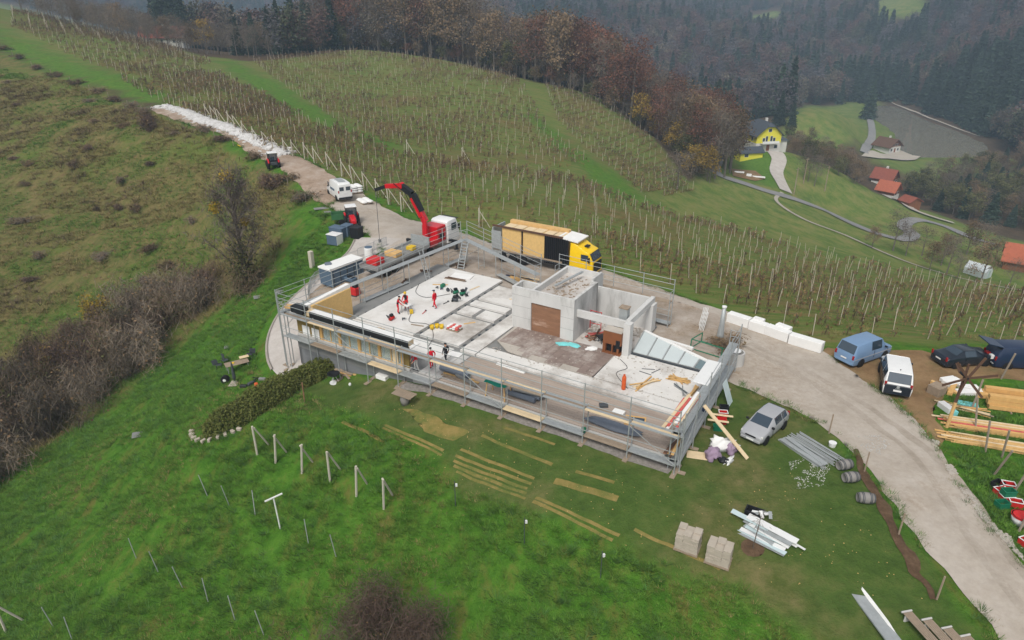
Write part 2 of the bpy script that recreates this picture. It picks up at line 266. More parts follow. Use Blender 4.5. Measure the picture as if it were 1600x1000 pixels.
def edge_dist(poly, x, y):
    poly = np.asarray(poly, float); best = np.full(np.shape(x), 1e9); bx = np.zeros_like(best); by = np.zeros_like(best)
    for i in range(len(poly)):
        a = poly[i - 1]; b = poly[i]; d = b - a; t = np.clip(((x - a[0]) * d[0] + (y - a[1]) * d[1]) / (d @ d + 1e-12), 0, 1)
        px, py = a[0] + t * d[0], a[1] + t * d[1]; e = np.hypot(x - px, y - py); k = e < best
        best = np.where(k, e, best); bx = np.where(k, px, bx); by = np.where(k, py, by)
    return best, bx, by
POND = [(269.5,525.5),(243.7,486.5),(237.3,455.0),(228.4,420.6),(215.9,387.0),(204.9,362.8),(202.3,350.2),(209.6,345.7),(226.6,347.2),(244.8,350.2),(262.2,383.4),(267.6,416.3),(269.9,440.6),(272.4,467.6),(280.6,503.8),(282.4,525.5)]
def axis(core0, core1, step, lo, hi, g):
    a = list(np.arange(core0, core1, step)); s = step
    while a[-1] < hi: s *= g; a.append(a[-1] + s)
    s = step
    while a[0] > lo: s *= g; a.insert(0, a[0] - s)
    return np.array(a)
GX = axis(-72, 72, .62, -2300, 2300, 1.035); GY = axis(18, 112, .62, -300, 2750, 1.03)
XX, YY = np.meshgrid(GX, GY)
ZZ = tps_eval(FIT, XX, YY).reshape(XX.shape)
pi_ = inside(POND, XX, YY); pd_, _, _ = edge_dist(POND, XX, YY)
wl = np.where(pi_, -48 - np.clip(pd_ * .2, .3, 2), -47.6 + np.clip(pd_ - 4, 0, 60) * .02)
k_ = np.where(pi_, 1, np.clip(1 - pd_ / 30, 0, 1)); ZZ = ZZ * (1 - k_) + wl * k_
def hg(x, y):
    """ground height of the terrain mesh"""
    x = np.asarray(x, float); y = np.asarray(y, float)
    i = np.clip(np.searchsorted(GX, x) - 1, 0, len(GX) - 2); j = np.clip(np.searchsorted(GY, y) - 1, 0, len(GY) - 2)
    u = (x - GX[i]) / (GX[i + 1] - GX[i]); v = (y - GY[j]) / (GY[j + 1] - GY[j])
    return ZZ[j, i] * (1 - u) * (1 - v) + ZZ[j, i + 1] * u * (1 - v) + ZZ[j + 1, i] * (1 - u) * v + ZZ[j + 1, i + 1] * u * v
def gp(p, dz=0.): return (p[0], p[1], float(hg(p[0], p[1])) + dz)
POLY = {
 'lawn': [(-18.37,49.02),(-14.67,48.38),(-7.81,44.92),(9.86,34.01),(10.75,36.25),(16.47,45.05),(19.63,41.34),(21.27,37.68),(21.70,34.01),(21.65,29.93),(22.10,26.09),(22.65,22.16),(15.09,22.44),(12.32,25.23),(9.45,26.83),(5.33,28.86),(1.13,31.34),(-3.21,34.14),(-6.94,38.24),(-11.11,41.50),(-14.56,43.83),(-18.45,45.01)],
 'dry': [(-181.26,212.02),(-137.96,196.96),(-101.20,167.17),(-71.17,140.01),(-53.48,123.58),(-35.99,103.40),(-28.16,91.65),(-30.57,90.51),(-28.91,81.50),(-28.29,75.09),(-32.04,75.11),(-36.64,69.95),(-42.16,58.27),(-46.79,50.15),(-51.57,38.84)],
 'vine': [(-665.27,831.18),(-564.35,850.05),(-473.21,844.68),(-108.72,248.25),(-87.61,242.95),(-60.64,289.24),(-24.82,282.28),(11.43,256.66),(33.74,249.54),(44.37,218.98),(48.56,186.39),(59.54,189.28),(39.33,135.02),(50.61,128.82),(67.03,111.10),(109.22,125.40),(51.78,57.62),(34.49,50.97),(26.18,50.53),(19.86,58.46),(9.64,68.95),(-8.68,89.37),(-22.47,98.55),(-39.00,116.70),(-73.03,149.86),(-102.23,171.90),(-142.83,204.99)],
 'strip1': [(-94.85,234.52),(-91.32,238.69),(-56.10,189.35),(-32.79,148.95),(-19.84,133.29),(-24.05,129.36),(-40.40,147.39),(-61.72,180.89)],
 'strip2': [(3.69,203.23),(9.12,200.48),(21.23,161.84),(28.20,140.21),(34.94,139.27),(21.85,126.39),(16.45,145.33)],
 'verge': [(-168.88,231.72),(-154.15,223.32),(-108.19,188.60),(-77.18,159.18),(-73.61,148.19),(-102.99,170.50),(-142.83,204.99)],
 'meadow': [(21.45,127.82),(48.86,183.84),(61.41,207.04),(82.92,255.51),(148.12,370.59),(221.08,532.16),(239.69,488.61),(181.84,362.26),(149.58,321.59),(120.01,239.02),(136.76,237.66),(157.90,251.73),(157.27,210.87),(177.47,198.39),(112.94,121.94),(79.93,97.76),(67.03,111.10),(50.61,128.82),(39.33,135.02)],
 'garden': [(82.92,255.51),(128.10,324.66),(82.77,209.67),(70.07,212.18)],
 'farmead': [(202.89,509.58),(258.69,540.88),(225.56,453.82),(188.04,371.95),(151.08,325.47),(144.07,349.67)],
 'far1': [(456.48,1005.38),(433.78,800.98),(389.78,706.34),(372.24,749.06)],
 'far2': [(315.18,981.31),(357.51,1008.42),(323.29,906.18),(297.16,908.66)],
 'pondbank': [(307.5,578.4),(289.2,516.0),(279.3,450.1),(266.3,387.0),(248.0,350.2),(267.8,341.3),(280.1,400.2),(293.7,467.6),(312.2,559.7)],
 'bank': [(261.4,542.1),(277.5,542.1),(223.0,400.2),(202.4,347.2),(246.1,347.2),(247.4,330.0),(213.4,296.4),(179.7,296.4),(166.0,324.6),(194.6,400.2)],
 'steep': [(-27.78,74.72),(-23.70,87.70),(-33.32,93.72),(-32.24,81.09)],
}
def vnoise(x, y, s, seed=0):
    """cheap smooth value noise, vectorised"""
    g = np.random.default_rng(seed); T = g.random((256, 256)); x = x / s; y = y / s
    i = np.floor(x).astype(int); j = np.floor(y).astype(int); u = x - i; v = y - j; u = u * u * (3 - 2 * u); v = v * v * (3 - 2 * v)
    t = lambda a, b: T[a % 256, b % 256]
    return t(i, j) * (1 - u) * (1 - v) + t(i + 1, j) * u * (1 - v) + t(i, j + 1) * (1 - u) * v + t(i + 1, j + 1) * u * v
def mask(name, soft=1.5):
    p = POLY[name]; w = (vnoise(XX, YY, 3, 1) - .5) * soft * 2; d, _, _ = edge_dist(p, XX + w, YY + w); q = inside(p, XX + w, YY + w)
    return np.clip(.5 + np.where(q, d, -d) / (2 * soft), 0, 1)
far_soft = 2.5
dry = mask('dry', 1.5); vine = np.maximum(mask('vine', .8), 0); lawn = mask('lawn', .5)
grn = np.maximum.reduce([mask('strip1', 2), mask('strip2', 2), mask('verge', 2)])
vine = vine * (1 - grn * .9)
mead = np.maximum.reduce([mask('meadow', far_soft), mask('farmead', far_soft), mask('far1', 5), mask('far2', 5), mask('bank', 5) * .75])
gard = np.maximum(mask('garden', 1.5), mask('pondbank', 3) * .0)
dist = np.hypot(XX, YY); forest = np.clip((dist - 125) / 40, 0, 1) * (1 - np.maximum.reduce([vine, mead, grn, gard, dry]))
forest = np.where((dist < 165) & (XX > 20), 0, forest)
nv, nu = XX.shape; me = bpy.data.meshes.new('terrain')
co = np.stack([XX, YY, ZZ], -1).reshape(-1, 3)
ii = np.arange(nv * nu).reshape(nv, nu); fq = np.stack([ii[:-1, :-1], ii[:-1, 1:], ii[1:, 1:], ii[1:, :-1]], -1).reshape(-1, 4)
me.vertices.add(len(co)); me.vertices.foreach_set('co', co.astype(np.float32).ravel()); me.loops.add(fq.size); me.loops.foreach_set('vertex_index', fq.ravel().astype(np.int32))
me.polygons.add(len(fq)); me.polygons.foreach_set('loop_start', np.arange(0, fq.size, 4, dtype=np.int32)); me.polygons.foreach_set('use_smooth', np.ones(len(fq), bool)); me.update(calc_edges=True)
for nm, a in (('dry', dry), ('vine', vine), ('lawn', lawn), ('mead', np.maximum(mead * .999, 0)), ('gard', np.maximum(gard, grn * .55)), ('forest', forest)):
    t = me.attributes.new(nm, 'FLOAT', 'POINT'); t.data.foreach_set('value', a.astype(np.float32).ravel())
def ground_material():
    m = bpy.data.materials.new('ground_cover'); m.use_nodes = True; n = m.node_tree; N = n.nodes; L = n.links; b = N['Principled BSDF']
    ge = N.new('ShaderNodeNewGeometry'); P = ge.outputs['Position']
    def noise(scale, detail=6, rough=.65, st=None):
        src = P
        if st: mp = N.new('ShaderNodeMapping'); mp.inputs['Scale'].default_value = st; L.new(P, mp.inputs[0]); src = mp.outputs[0]
        t = N.new('ShaderNodeTexNoise'); t.inputs['Scale'].default_value = scale; t.inputs['Detail'].default_value = detail; t.inputs['Roughness'].default_value = rough; L.new(src, t.inputs['Vector']); return t.outputs['Fac']
    def ramp(fac, stops):
        r = N.new('ShaderNodeValToRGB'); e = r.color_ramp.elements
        while len(e) < len(stops): e.new(.5)
        for q, (p, c) in zip(e, stops): q.position = p; q.color = (*lin(c), 1)
        L.new(fac, r.inputs[0]); return r.outputs[0]
    def mix(f, a, c):
        x = N.new('ShaderNodeMix'); x.data_type = 'RGBA'; L.new(a, x.inputs[6]); L.new(c, x.inputs[7])
        if isinstance(f, float): x.inputs[0].default_value = f
        else: L.new(f, x.inputs[0])
        return x.outputs[2]
    def attr(nm): a = N.new('ShaderNodeAttribute'); a.attribute_name = nm; return a.outputs['Fac']
    def thr(f, lo, hi, mul=1.):
        r = N.new('ShaderNodeMapRange'); r.inputs[1].default_value = lo; r.inputs[2].default_value = hi; r.inputs[4].default_value = mul; r.interpolation_type = 'SMOOTHSTEP'; L.new(f, r.inputs[0]); return r.outputs[0]
    def mul(a, c):
        x = N.new('ShaderNodeMath'); x.operation = 'MULTIPLY'; L.new(a, x.inputs[0]); L.new(c, x.inputs[1]); return x.outputs[0]
    fine = noise(9, 5, .75); mid = noise(.9, 5, .7); big = noise(.12, 5, .6); speck = noise(26, 4, .8)
    diag = noise(.55, 7, .7, (1.6, .55, 1))
    longg = ramp(mid, [(.25, (48, 78, 24)), (.42, (62, 102, 30)), (.58, (78, 118, 38)), (.75, (102, 114, 52))])
    longg = mix(thr(diag, .48, .7, .7), longg, ramp(fine, [(.3, (96, 94, 46)), (.7, (124, 106, 62))]))
    longg = mix(thr(fine, .5, .75, .5), longg, ramp(mid, [(.3, (36, 60, 20)), (.7, (58, 86, 30))]))
    lawn_c = ramp(mid, [(.25, (58, 78, 34)), (.5, (72, 94, 42)), (.75, (92, 104, 54))])
    lawn_c = mix(thr(fine, .45, .7, .6), lawn_c, ramp(big, [(.35, (54, 74, 32)), (.65, (112, 110, 68))]))
    lawn_c = mix(thr(big, .46, .62, .7), lawn_c, ramp(mid, [(.35, (84, 92, 46)), (.7, (128, 114, 80))]))
    dry_c = ramp(diag, [(.28, (72, 84, 38)), (.45, (96, 98, 54)), (.58, (116, 106, 66)), (.75, (128, 110, 80))])
    dry_c = mix(thr(mid, .5, .72, .75), dry_c, ramp(fine, [(.3, (84, 66, 50)), (.7, (112, 88, 66))]))
    dry_c = mix(thr(big, .5, .64, .8), dry_c, ramp(mid, [(.3, (70, 94, 36)), (.7, (104, 112, 54))]))
    rows = noise(.9, 6, .7, (.10, 1.5, 1)); bign = noise(.05, 4, .6)
    vine_c = ramp(rows, [(.3, (72, 96, 42)), (.46, (94, 110, 54)), (.58, (112, 112, 64)), (.7, (116, 98, 68))])
    vine_c = mix(thr(bign, .5, .66, .5), vine_c, ramp(rows, [(.35, (104, 84, 58)), (.65, (122, 98, 68))]))
    vine_c = mix(thr(mid, .5, .7, .5), vine_c, ramp(fine, [(.3, (58, 84, 32)), (.7, (98, 112, 50))]))
    mead_c = ramp(noise(.22, 6, .75, (1, .5, 1)), [(.3, (74, 98, 42)), (.45, (96, 114, 54)), (.58, (118, 122, 68)), (.72, (132, 122, 78))])
    gard_c = ramp(mid, [(.3, (70, 104, 38)), (.7, (94, 124, 48))])
    for_c = ramp(noise(.3, 6, .7), [(.3, (66, 58, 46)), (.7, (92, 76, 60))])
    c = longg
    c = mix(attr('forest'), c, for_c); c = mix(attr('dry'), c, dry_c); c = mix(attr('vine'), c, vine_c); c = mix(attr('mead'), c, mead_c); c = mix(attr('gard'), c, gard_c); c = mix(attr('lawn'), c, lawn_c)
    L.new(c, b.inputs['Base Color']); b.inputs['Roughness'].default_value = .95; b.inputs['Specular IOR Level'].default_value = .1
    bp = N.new('ShaderNodeBump'); bp.inputs['Strength'].default_value = .55; bp.inputs['Distance'].default_value = .12; L.new(fine, bp.inputs['Height'])
    b2 = N.new('ShaderNodeBump'); b2.inputs['Strength'].default_value = .45; b2.inputs['Distance'].default_value = .5; L.new(mid, b2.inputs['Height']); L.new(b2.outputs[0], bp.inputs['Normal'])
    L.new(bp.outputs[0], b.inputs['Normal']); MATS['ground_cover'] = m; return m
me.materials.append(ground_material())
terrain = link('terrain', me, kind='structure', label='green hillside of lawn, rough grass, vineyard ground and meadow')
# ------------------------------------------------------------------ roads and sheets laid on the terrain
def drape_poly(name, poly, step, lift, m, wob=.0, seed=3, **kw):
    poly = np.asarray(poly, float); lo = poly.min(0) - step; hi = poly.max(0) + step
    xs = np.arange(lo[0], hi[0] + step, step); ys = np.arange(lo[1], hi[1] + step, step); X, Y = np.meshgrid(xs, ys)
    inn = inside(poly, X, Y); d, bx, by = edge_dist(poly, X, Y)
    use = inn | (d < step * 1.45); X = np.where(inn, X, bx); Y = np.where(inn, Y, by)
    if wob: X = X + np.where(inn, 0, (vnoise(X, Y, 1.1, seed) - .5) * wob); Y = Y + np.where(inn, 0, (vnoise(X, Y, 1.3, seed + 1) - .5) * wob)
    ok = use[:-1, :-1] & use[1:, :-1] & use[:-1, 1:] & use[1:, 1:] & (inn[:-1, :-1] | inn[1:, :-1] | inn[:-1, 1:] | inn[1:, 1:])
    Z = hg(X, Y) + lift; i = np.arange(X.size).reshape(X.shape); f = np.stack([i[:-1, :-1], i[:-1, 1:], i[1:, 1:], i[1:, :-1]], -1)[ok]
    usd = np.unique(f); mp = np.full(X.size, -1); mp[usd] = np.arange(len(usd)); v = np.stack([X.ravel(), Y.ravel(), Z.ravel()], -1)[usd]
    mm = leafmesh(name, v, mp[f], m); mm.polygons.foreach_set('use_smooth', np.ones(len(mm.polygons), bool)); return link(name, mm, **kw)
def smooth_line(pts, step):
    P = np.asarray(pts, float); n = len(P); out = []
    for i in range(n - 1):
        p0, p1, p2, p3 = P[max(i - 1, 0)], P[i], P[i + 1], P[min(i + 2, n - 1)]; k = max(2, int(np.linalg.norm(p2 - p1) / step))
        for t in np.arange(k) / k: out.append(.5 * (2 * p1 + (p2 - p0) * t + (2 * p0 - 5 * p1 + 4 * p2 - p3) * t * t + (3 * p1 - p0 - 3 * p2 + p3) * t ** 3))
    out.append(P[-1]); return np.array(out)
def ribbon(name, pts, w, lift, m, step=1., across=4, wob=0., thick=0., crown=0., parent=None, **kw):
    """a strip of width w along a line on the ground"""
    P = smooth_line(pts, step); T = np.gradient(P, axis=0); T /= np.linalg.norm(T, axis=1)[:, None] + 1e-9; Nn = np.stack([-T[:, 1], T[:, 0]], 1)
    W_ = np.interp(np.linspace(0, 1, len(P)), np.linspace(0, 1, len(w)), w) if hasattr(w, '__len__') else np.full(len(P), float(w))
    t = np.linspace(-.5, .5, across + 1); X = P[:, None, 0] + Nn[:, None, 0] * t * W_[:, None]; Y = P[:, None, 1] + Nn[:, None, 1] * t * W_[:, None]
    if wob: X += (vnoise(X, Y, .9, 5) - .5) * wob; Y += (vnoise(X, Y, .8, 6) - .5) * wob
    Z = hg(X, Y) + lift + crown * (1 - (2 * t) ** 2)
    n, k = X.shape; v = np.stack([X, Y, Z], -1).reshape(-1, 3); i = np.arange(n * k).reshape(n, k); f = np.stack([i[:-1, :-1], i[:-1, 1:], i[1:, 1:], i[1:, :-1]], -1).reshape(-1, 4)
    if thick:
        vb = v.copy(); vb[:, 2] -= thick; o = n * k; v = np.vstack([v, vb]); e1 = np.stack([i[:-1, 0], i[1:, 0], i[1:, 0] + o, i[:-1, 0] + o], -1); e2 = np.stack([i[1:, -1], i[:-1, -1], i[:-1, -1] + o, i[1:, -1] + o], -1); f = np.vstack([f, e1, e2])
    mm = leafmesh(name, v, f, m); return link(name, mm, parent, **kw)
def worldmat(name, stops, scale, bump=.3, dist=.03, second=None, st=None, rough=.9, thr=(.5, .62)):
    m = bpy.data.materials.new(name); m.use_nodes = True; n = m.node_tree; N = n.nodes; L = n.links; b = N['Principled BSDF']; ge = N.new('ShaderNodeNewGeometry'); src = ge.outputs['Position']
    if st: mp = N.new('ShaderNodeMapping'); mp.inputs['Scale'].default_value = st; L.new(src, mp.inputs[0]); src = mp.outputs[0]
    def nz(s, d=7): t = N.new('ShaderNodeTexNoise'); t.inputs['Scale'].default_value = s; t.inputs['Detail'].default_value = d; t.inputs['Roughness'].default_value = .7; L.new(src, t.inputs['Vector']); return t.outputs['Fac']
    def rp(f, S):
        r = N.new('ShaderNodeValToRGB'); e = r.color_ramp.elements
        while len(e) < len(S): e.new(.5)
        for q, (p, c) in zip(e, S): q.position = p; q.color = (*lin(c), 1)
        L.new(f, r.inputs[0]); return r.outputs[0]
    n1 = nz(scale); c = rp(n1, stops); n2 = nz(scale * 12, 5)
    if second:
        r = N.new('ShaderNodeMapRange'); r.inputs[1].default_value = thr[0]; r.inputs[2].default_value = thr[1]; L.new(nz(scale * .35), r.inputs[0])
        x = N.new('ShaderNodeMix'); x.data_type = 'RGBA'; L.new(r.outputs[0], x.inputs[0]); L.new(c, x.inputs[6]); L.new(rp(n2, second), x.inputs[7]); c = x.outputs[2]
    h = N.new('ShaderNodeHueSaturation'); mr = N.new('ShaderNodeMapRange'); mr.inputs[3].default_value = .8; mr.inputs[4].default_value = 1.2; L.new(n2, mr.inputs[0]); L.new(mr.outputs[0], h.inputs['Value']); L.new(c, h.inputs['Color'])
    L.new(h.outputs[0], b.inputs['Base Color']); b.inputs['Roughness'].default_value = rough; b.inputs['Specular IOR Level'].default_value = .15
    bp = N.new('ShaderNodeBump'); bp.inputs['Strength'].default_value = bump; bp.inputs['Distance'].default_value = dist; L.new(n2, bp.inputs['Height']); L.new(bp.outputs[0], b.inputs['Normal']); MATS[name] = m
worldmat('road_gravel', [(.3, (152, 141, 128)), (.5, (170, 160, 148)), (.7, (182, 173, 163))], .25, .2, .02, [(.3, (150, 134, 116)), (.7, (176, 166, 154))])
worldmat('yard_paving', [(.3, (142, 130, 116)), (.55, (166, 154, 142)), (.75, (180, 172, 162))], .5, .35, .03, [(.3, (128, 112, 94)), (.7, (158, 142, 124))])
worldmat('track_gravel', [(.3, (136, 116, 98)), (.5, (160, 142, 126)), (.7, (178, 166, 154))], .4, .6, .06, [(.3, (120, 100, 80)), (.7, (164, 146, 130))])
worldmat('soil', [(.3, (112, 88, 62)), (.5, (134, 108, 78)), (.7, (148, 124, 92))], .5, .6, .06, [(.3, (98, 88, 56)), (.7, (128, 112, 80))])
worldmat('asphalt_far', [(.3, (124, 124, 124)), (.7, (142, 140, 138))], .2, .1)
worldmat('gravel_far', [(.3, (160, 152, 140)), (.7, (180, 172, 160))], .2, .1)
worldmat('pale_concrete', [(.3, (172, 164, 156)), (.7, (192, 186, 180))], .5, .15)
worldmat('dry_strip', [(.3, (112, 106, 56)), (.55, (136, 120, 70)), (.75, (150, 130, 82))], 1.6, .5, .05, [(.3, (84, 98, 46)), (.7, (108, 110, 58))], thr=(.46, .62))
worldmat('rubble_white', [(.3, (176, 174, 172)), (.5, (200, 198, 196)), (.7, (214, 212, 210))], 1.4, .8, .12)
worldmat('leaf_mulch', [(.3, (76, 60, 46)), (.5, (98, 78, 60)), (.7, (118, 96, 76))], 1.6, .9, .08)
worldmat('gravel_strip', [(.3, (118, 112, 106)), (.5, (142, 136, 130)), (.7, (164, 158, 152))], 4., .8, .05)
ROADP = [(23.06,20.06),(22.86,22.50),(22.57,25.15),(22.13,28.09),(22.01,31.43),(21.96,34.99),(21.17,38.45),(19.55,41.13),(16.47,44.36),(14.62,45.05),(9.30,42.37),(5.12,47.96),(-5.91,57.46),(-12.20,59.55),(-14.55,62.78),(-14.71,68.25),(-14.75,73.71),(-16.89,78.15),(-19.64,82.66),(-22.75,87.24),(-24.89,89.84),(-23.37,94.06),(-21.50,95.89),(-18.62,92.33),(-13.44,86.55),(-6.67,85.21),(-0.83,84.27),(9.47,67.50),(16.18,60.95),(19.58,57.49),(22.61,54.18),(25.63,49.19),(26.80,44.96),(27.61,41.74),(27.78,37.85),(27.21,34.58),(26.82,30.64),(26.84,26.75),(26.99,22.43)]
yard = drape_poly('road', ROADP, .5, .04, 'road_gravel', wob=.5, kind='structure', label='pale gravel road curving round the building site')
drape_poly('yard', [(16.64,44.92),(14.73,45.50),(9.60,44.15),(5.30,50.17),(-6.04,58.91),(-13.65,54.30),(-19.79,57.51),(-21.07,61.71),(-19.69,65.87),(-16.96,70.79),(-11.65,73.52),(-6.49,77.34),(0.00,71.60),(9.76,64.38),(15.32,59.87),(18.68,56.43),(19.13,50.26)], .5, .055, 'yard_paving', wob=.5, kind='structure', label='dusty paved yard behind the building shell')
TRACKP = [(-24.89,89.84),(-26.87,91.86),(-30.59,97.57),(-35.16,103.97),(-41.16,113.08),(-48.08,120.96),(-56.14,127.70),(-65.72,136.17),(-73.44,143.03),(-73.61,148.19),(-63.96,141.05),(-49.73,126.17),(-40.61,118.40),(-36.99,114.25),(-29.58,105.05),(-26.73,101.92),(-21.50,95.89),(-23.25,93.50)]
drape_poly('track', TRACKP, .5, .05, 'track_gravel', wob=.6, kind='structure', label='brown gravel track leading up along the vineyard')
drape_poly('parking_ground', [(25.52,49.19),(26.43,49.86),(31.77,49.95),(33.83,49.81),(35.82,47.83),(42.91,47.54),(40.86,44.79),(37.32,45.39),(34.38,45.39),(32.07,43.51),(30.03,40.95),(28.59,37.17),(27.55,36.49),(27.63,37.73),(27.41,41.53),(26.60,44.53)], .45, .03, 'soil', wob=.7, kind='structure', label='bare brown soil where the vans are parked')
drive = ribbon('driveway', [(-15.93,77.96),(-17.06,73.49),(-18.85,69.65),(-20.48,66.00),(-21.54,61.98),(-21.47,58.08),(-20.35,54.39),(-18.66,51.45),(-16.73,49.60)], [6, 4.2, 3.2, 2.8, 2.8, 3., 3.2, 3.4, 3.], .05, 'pale_concrete', .5, 6, kind='structure', label='pale driveway curving down beside the building')
dc = smooth_line([(-15.93,77.96),(-17.06,73.49),(-18.85,69.65),(-20.48,66.00),(-21.54,61.98),(-21.47,58.08),(-20.35,54.39),(-18.66,51.45),(-16.73,49.60)], .5); dt_ = np.gradient(dc, axis=0); dt_ /= np.linalg.norm(dt_, axis=1)[:, None]; dw_ = np.interp(np.linspace(0, 1, len(dc)), np.linspace(0, 1, 9), [6, 4.2, 3.2, 2.8, 2.8, 3., 3.2, 3.4, 3.])
kl = dc - np.stack([-dt_[:, 1], dt_[:, 0]], 1) * (dw_ / 2 + .05)[:, None]; kr = dc + np.stack([-dt_[:, 1], dt_[:, 0]], 1) * (dw_ / 2 + .05)[:, None]
ke = kl if kl[len(kl) // 2, 0] < kr[len(kr) // 2, 0] else kr
ribbon('kerb', [tuple(q) for q in ke[2:-6:3]], .22, .14, 'kerb', .6, 1, thick=.25, kind='structure', label='low curved kerb edging the driveway')
worldmat('wheel_rut', [(.3, (146, 135, 122)), (.5, (162, 152, 140)), (.7, (176, 166, 155))], .5, .25, .02, [(.3, (156, 144, 130)), (.7, (174, 164, 152))])
for off in ((0, 0), (18, -11)):
    L_ = [np.array(q) for q in [(25.04,24.01),(24.90,26.90),(25.35,30.64),(25.59,33.81),(25.25,37.08),(24.24,40.43),(22.60,44.23),(20.54,48.14),(18.39,51.38)]]; L_ = [tuple(q + np.array([off[0] * .085, off[1] * .085 + .3 * (off[0] > 0)])) for q in L_]
    ribbon('wheel_rut', L_, .55, .046, 'wheel_rut', .5, 3, wob=.35, kind='structure', label='faint wheel rut along the gravel road')
# ------------------------------------------------------------------ pond
drape = np.array(POND); wmb = MB()
wm = mat('pond_water', (126, 121, 108), .03, .05, .02, spec=.9); wmb.prism([tuple(p) for p in POND], -48.05, -48.0)
wmb.build('pond', 'pond_water', kind='structure', label='still brown pond in the valley')
ribbon('pond_edge', [(284.2,532.0),(281.3,500.8),(275.2,465.0),(271.3,429.3),(269.1,400.2)], [.5, 1.4, 1.2, 1., .4], .5, 'gravel_far', 4, 2, kind='structure')
# ------------------------------------------------------------------ far roads
ribbon('lane', [(108.11,352.77),(78.68,257.13),(73.17,244.04),(63.30,214.02),(63.11,205.83),(69.91,204.82),(77.38,202.95),(88.06,204.05),(98.22,203.14),(97.11,180.84),(100.86,174.13),(105.77,174.95),(115.16,188.08),(119.04,199.05),(124.64,207.52),(132.44,213.10),(138.68,209.05),(138.20,195.34),(140.96,187.88)], 4.2, .25, 'asphalt_far', 2., 3, kind='structure', label='narrow asphalt lane winding down into the valley')
ribbon('house_drive', [(93.91,247.84),(93.17,239.22),(88.87,228.73),(87.02,219.33),(85.36,209.24)], [7, 5, 4.5, 4, 4], .3, 'pale_concrete', 2., 3, kind='structure')
ribbon('farm_track', [(83.21,206.71),(77.53,196.47),(76.40,186.66),(77.43,173.34),(84.21,165.17),(88.88,154.50),(93.69,146.15),(101.89,139.95),(110.89,136.18)], 1.1, .2, 'gravel_far', 2., 2, kind='structure')
ribbon('valley_road', [(167.42,327.23),(187.43,363.69),(197.90,382.49),(229.67,449.35),(243.71,487.79)], 4., .6, 'asphalt_far', 3., 3, kind='structure')
drape_poly('farm_yard', [(163.04,320.82),(170.61,330.72),(202.76,360.86),(207.78,348.16),(198.86,337.69),(173.31,322.71)], 2., .6, 'gravel_far', kind='structure')
ribbon('hamlet_path', [(152.50,265.35),(138.53,232.01),(141.33,224.56),(148.48,221.13)], 4., .5, 'gravel_far', 2., 3, kind='structure')
drape_poly('garden_soil', [(72.57,225.90),(80.91,226.33),(81.35,217.30),(76.07,211.41),(68.55,210.51)], 1., .2, 'soil', kind='structure')
# ------------------------------------------------------------------ tree kits
def limbs(h, seed, nl=12, spread=.32, start=.2, up=.55, trunk_r=.016):
    g = random.Random(seed); mb = MB(); tips = []
    top = (g.uniform(-.05, .05) * h, g.uniform(-.05, .05) * h, h * .93)
    tr = [(0, 0, -.6), (top[0] * .2, top[1] * .2, h * .3), (top[0] * .5, top[1] * .5, h * .62), top]
    mb.path(tr, [trunk_r * h, trunk_r * h * .75, trunk_r * h * .45, trunk_r * h * .08], 6)
    for i in range(nl):
        t = start + (1 - start) * (i + g.random()) / nl * .92; base = Vector((top[0] * t * t, top[1] * t * t, h * t * .93)); a = i * 2.4 + g.random()
        ln = h * spread * (1.15 - t * .75) * g.uniform(.8, 1.2); d = Vector((math.cos(a), math.sin(a), up + g.uniform(-.1, .3))).normalized()
        mid = base + d * ln * .5 + Vector((0, 0, .04 * h)); end = base + d * ln + Vector((0, 0, .1 * h * g.random()))
        mb.path([base, mid, end], [trunk_r * h * .34, trunk_r * h * .2, trunk_r * h * .05], 4); tips += [mid, end, (mid + end) / 2]
        for k in range(3):
            b2 = base.lerp(end, g.uniform(.35, .9)); d2 = (d + Vector((g.uniform(-1, 1), g.uniform(-1, 1), g.uniform(-.2, .7))) * .8).normalized(); e2 = b2 + d2 * ln * g.uniform(.3, .5)
            mb.path([b2, e2], [trunk_r * h * .12, trunk_r * h * .03], 3); tips += [e2, (b2 + e2) / 2]
    tips.append(Vector(top)); return mb, np.array([tuple(t) for t in tips])
def broad(name, h, seed, n, size, lm, sig=.055, bark='bark', aspect=1.5, twigs=0, twm='twig', **kw):
    mb, tips = limbs(h, seed, **kw); g = np.random.default_rng(seed)
    p = tips[g.integers(0, len(tips), n)] + g.normal(size=(n, 3)) * sig * h; v, f = leaves(n, p, size, seed, aspect=aspect)
    cm = leafmesh(name + '_crown', v, f, lm)
    if twigs:
        p2 = tips[g.integers(0, len(tips), twigs)] + g.normal(size=(twigs, 3)) * sig * h * 1.1; v2, f2 = leaves(twigs, p2, .07, seed + 5, aspect=h * .9, up=(.35, (0, 0, 1)))
        v = np.vstack([v, v2]); f = np.vstack([f, f2 + n * 4]); cm = leafmesh(name + '_crown', v, f, lm); cm.materials.append(MATS[twm]); cm.polygons.foreach_set('material_index', np.r_[np.zeros(n, np.int32), np.ones(twigs, np.int32)])
    return mb.mesh(name + '_trunk', bark), cm
def spruce(name, h, seed, n, size, lm='needle', wid=.2):
    g = np.random.default_rng(seed); mb = MB(); mb.path([(0, 0, -.6), (0, 0, h * .5), (0, 0, h * .97)], [.014 * h, .009 * h, .002 * h], 6)
    t = g.random(n) ** .75; z = h * (.06 + .93 * (1 - t)); lay = np.sin(z / h * 70) * .18 + 1; r = wid * h * (t ** .85) * lay * np.sqrt(g.uniform(.15, 1, n)); a = g.random(n) * 2 * np.pi
    r *= 1 + .22 * np.sin(a * 5 + z * 2); p = np.stack([r * np.cos(a), r * np.sin(a), z - r * .25], 1); v, f = leaves(n, p, size, seed, flat=.5, aspect=2.2)
    return mb.mesh(name + '_trunk', 'bark'), leafmesh(name + '_crown', v, f, lm)
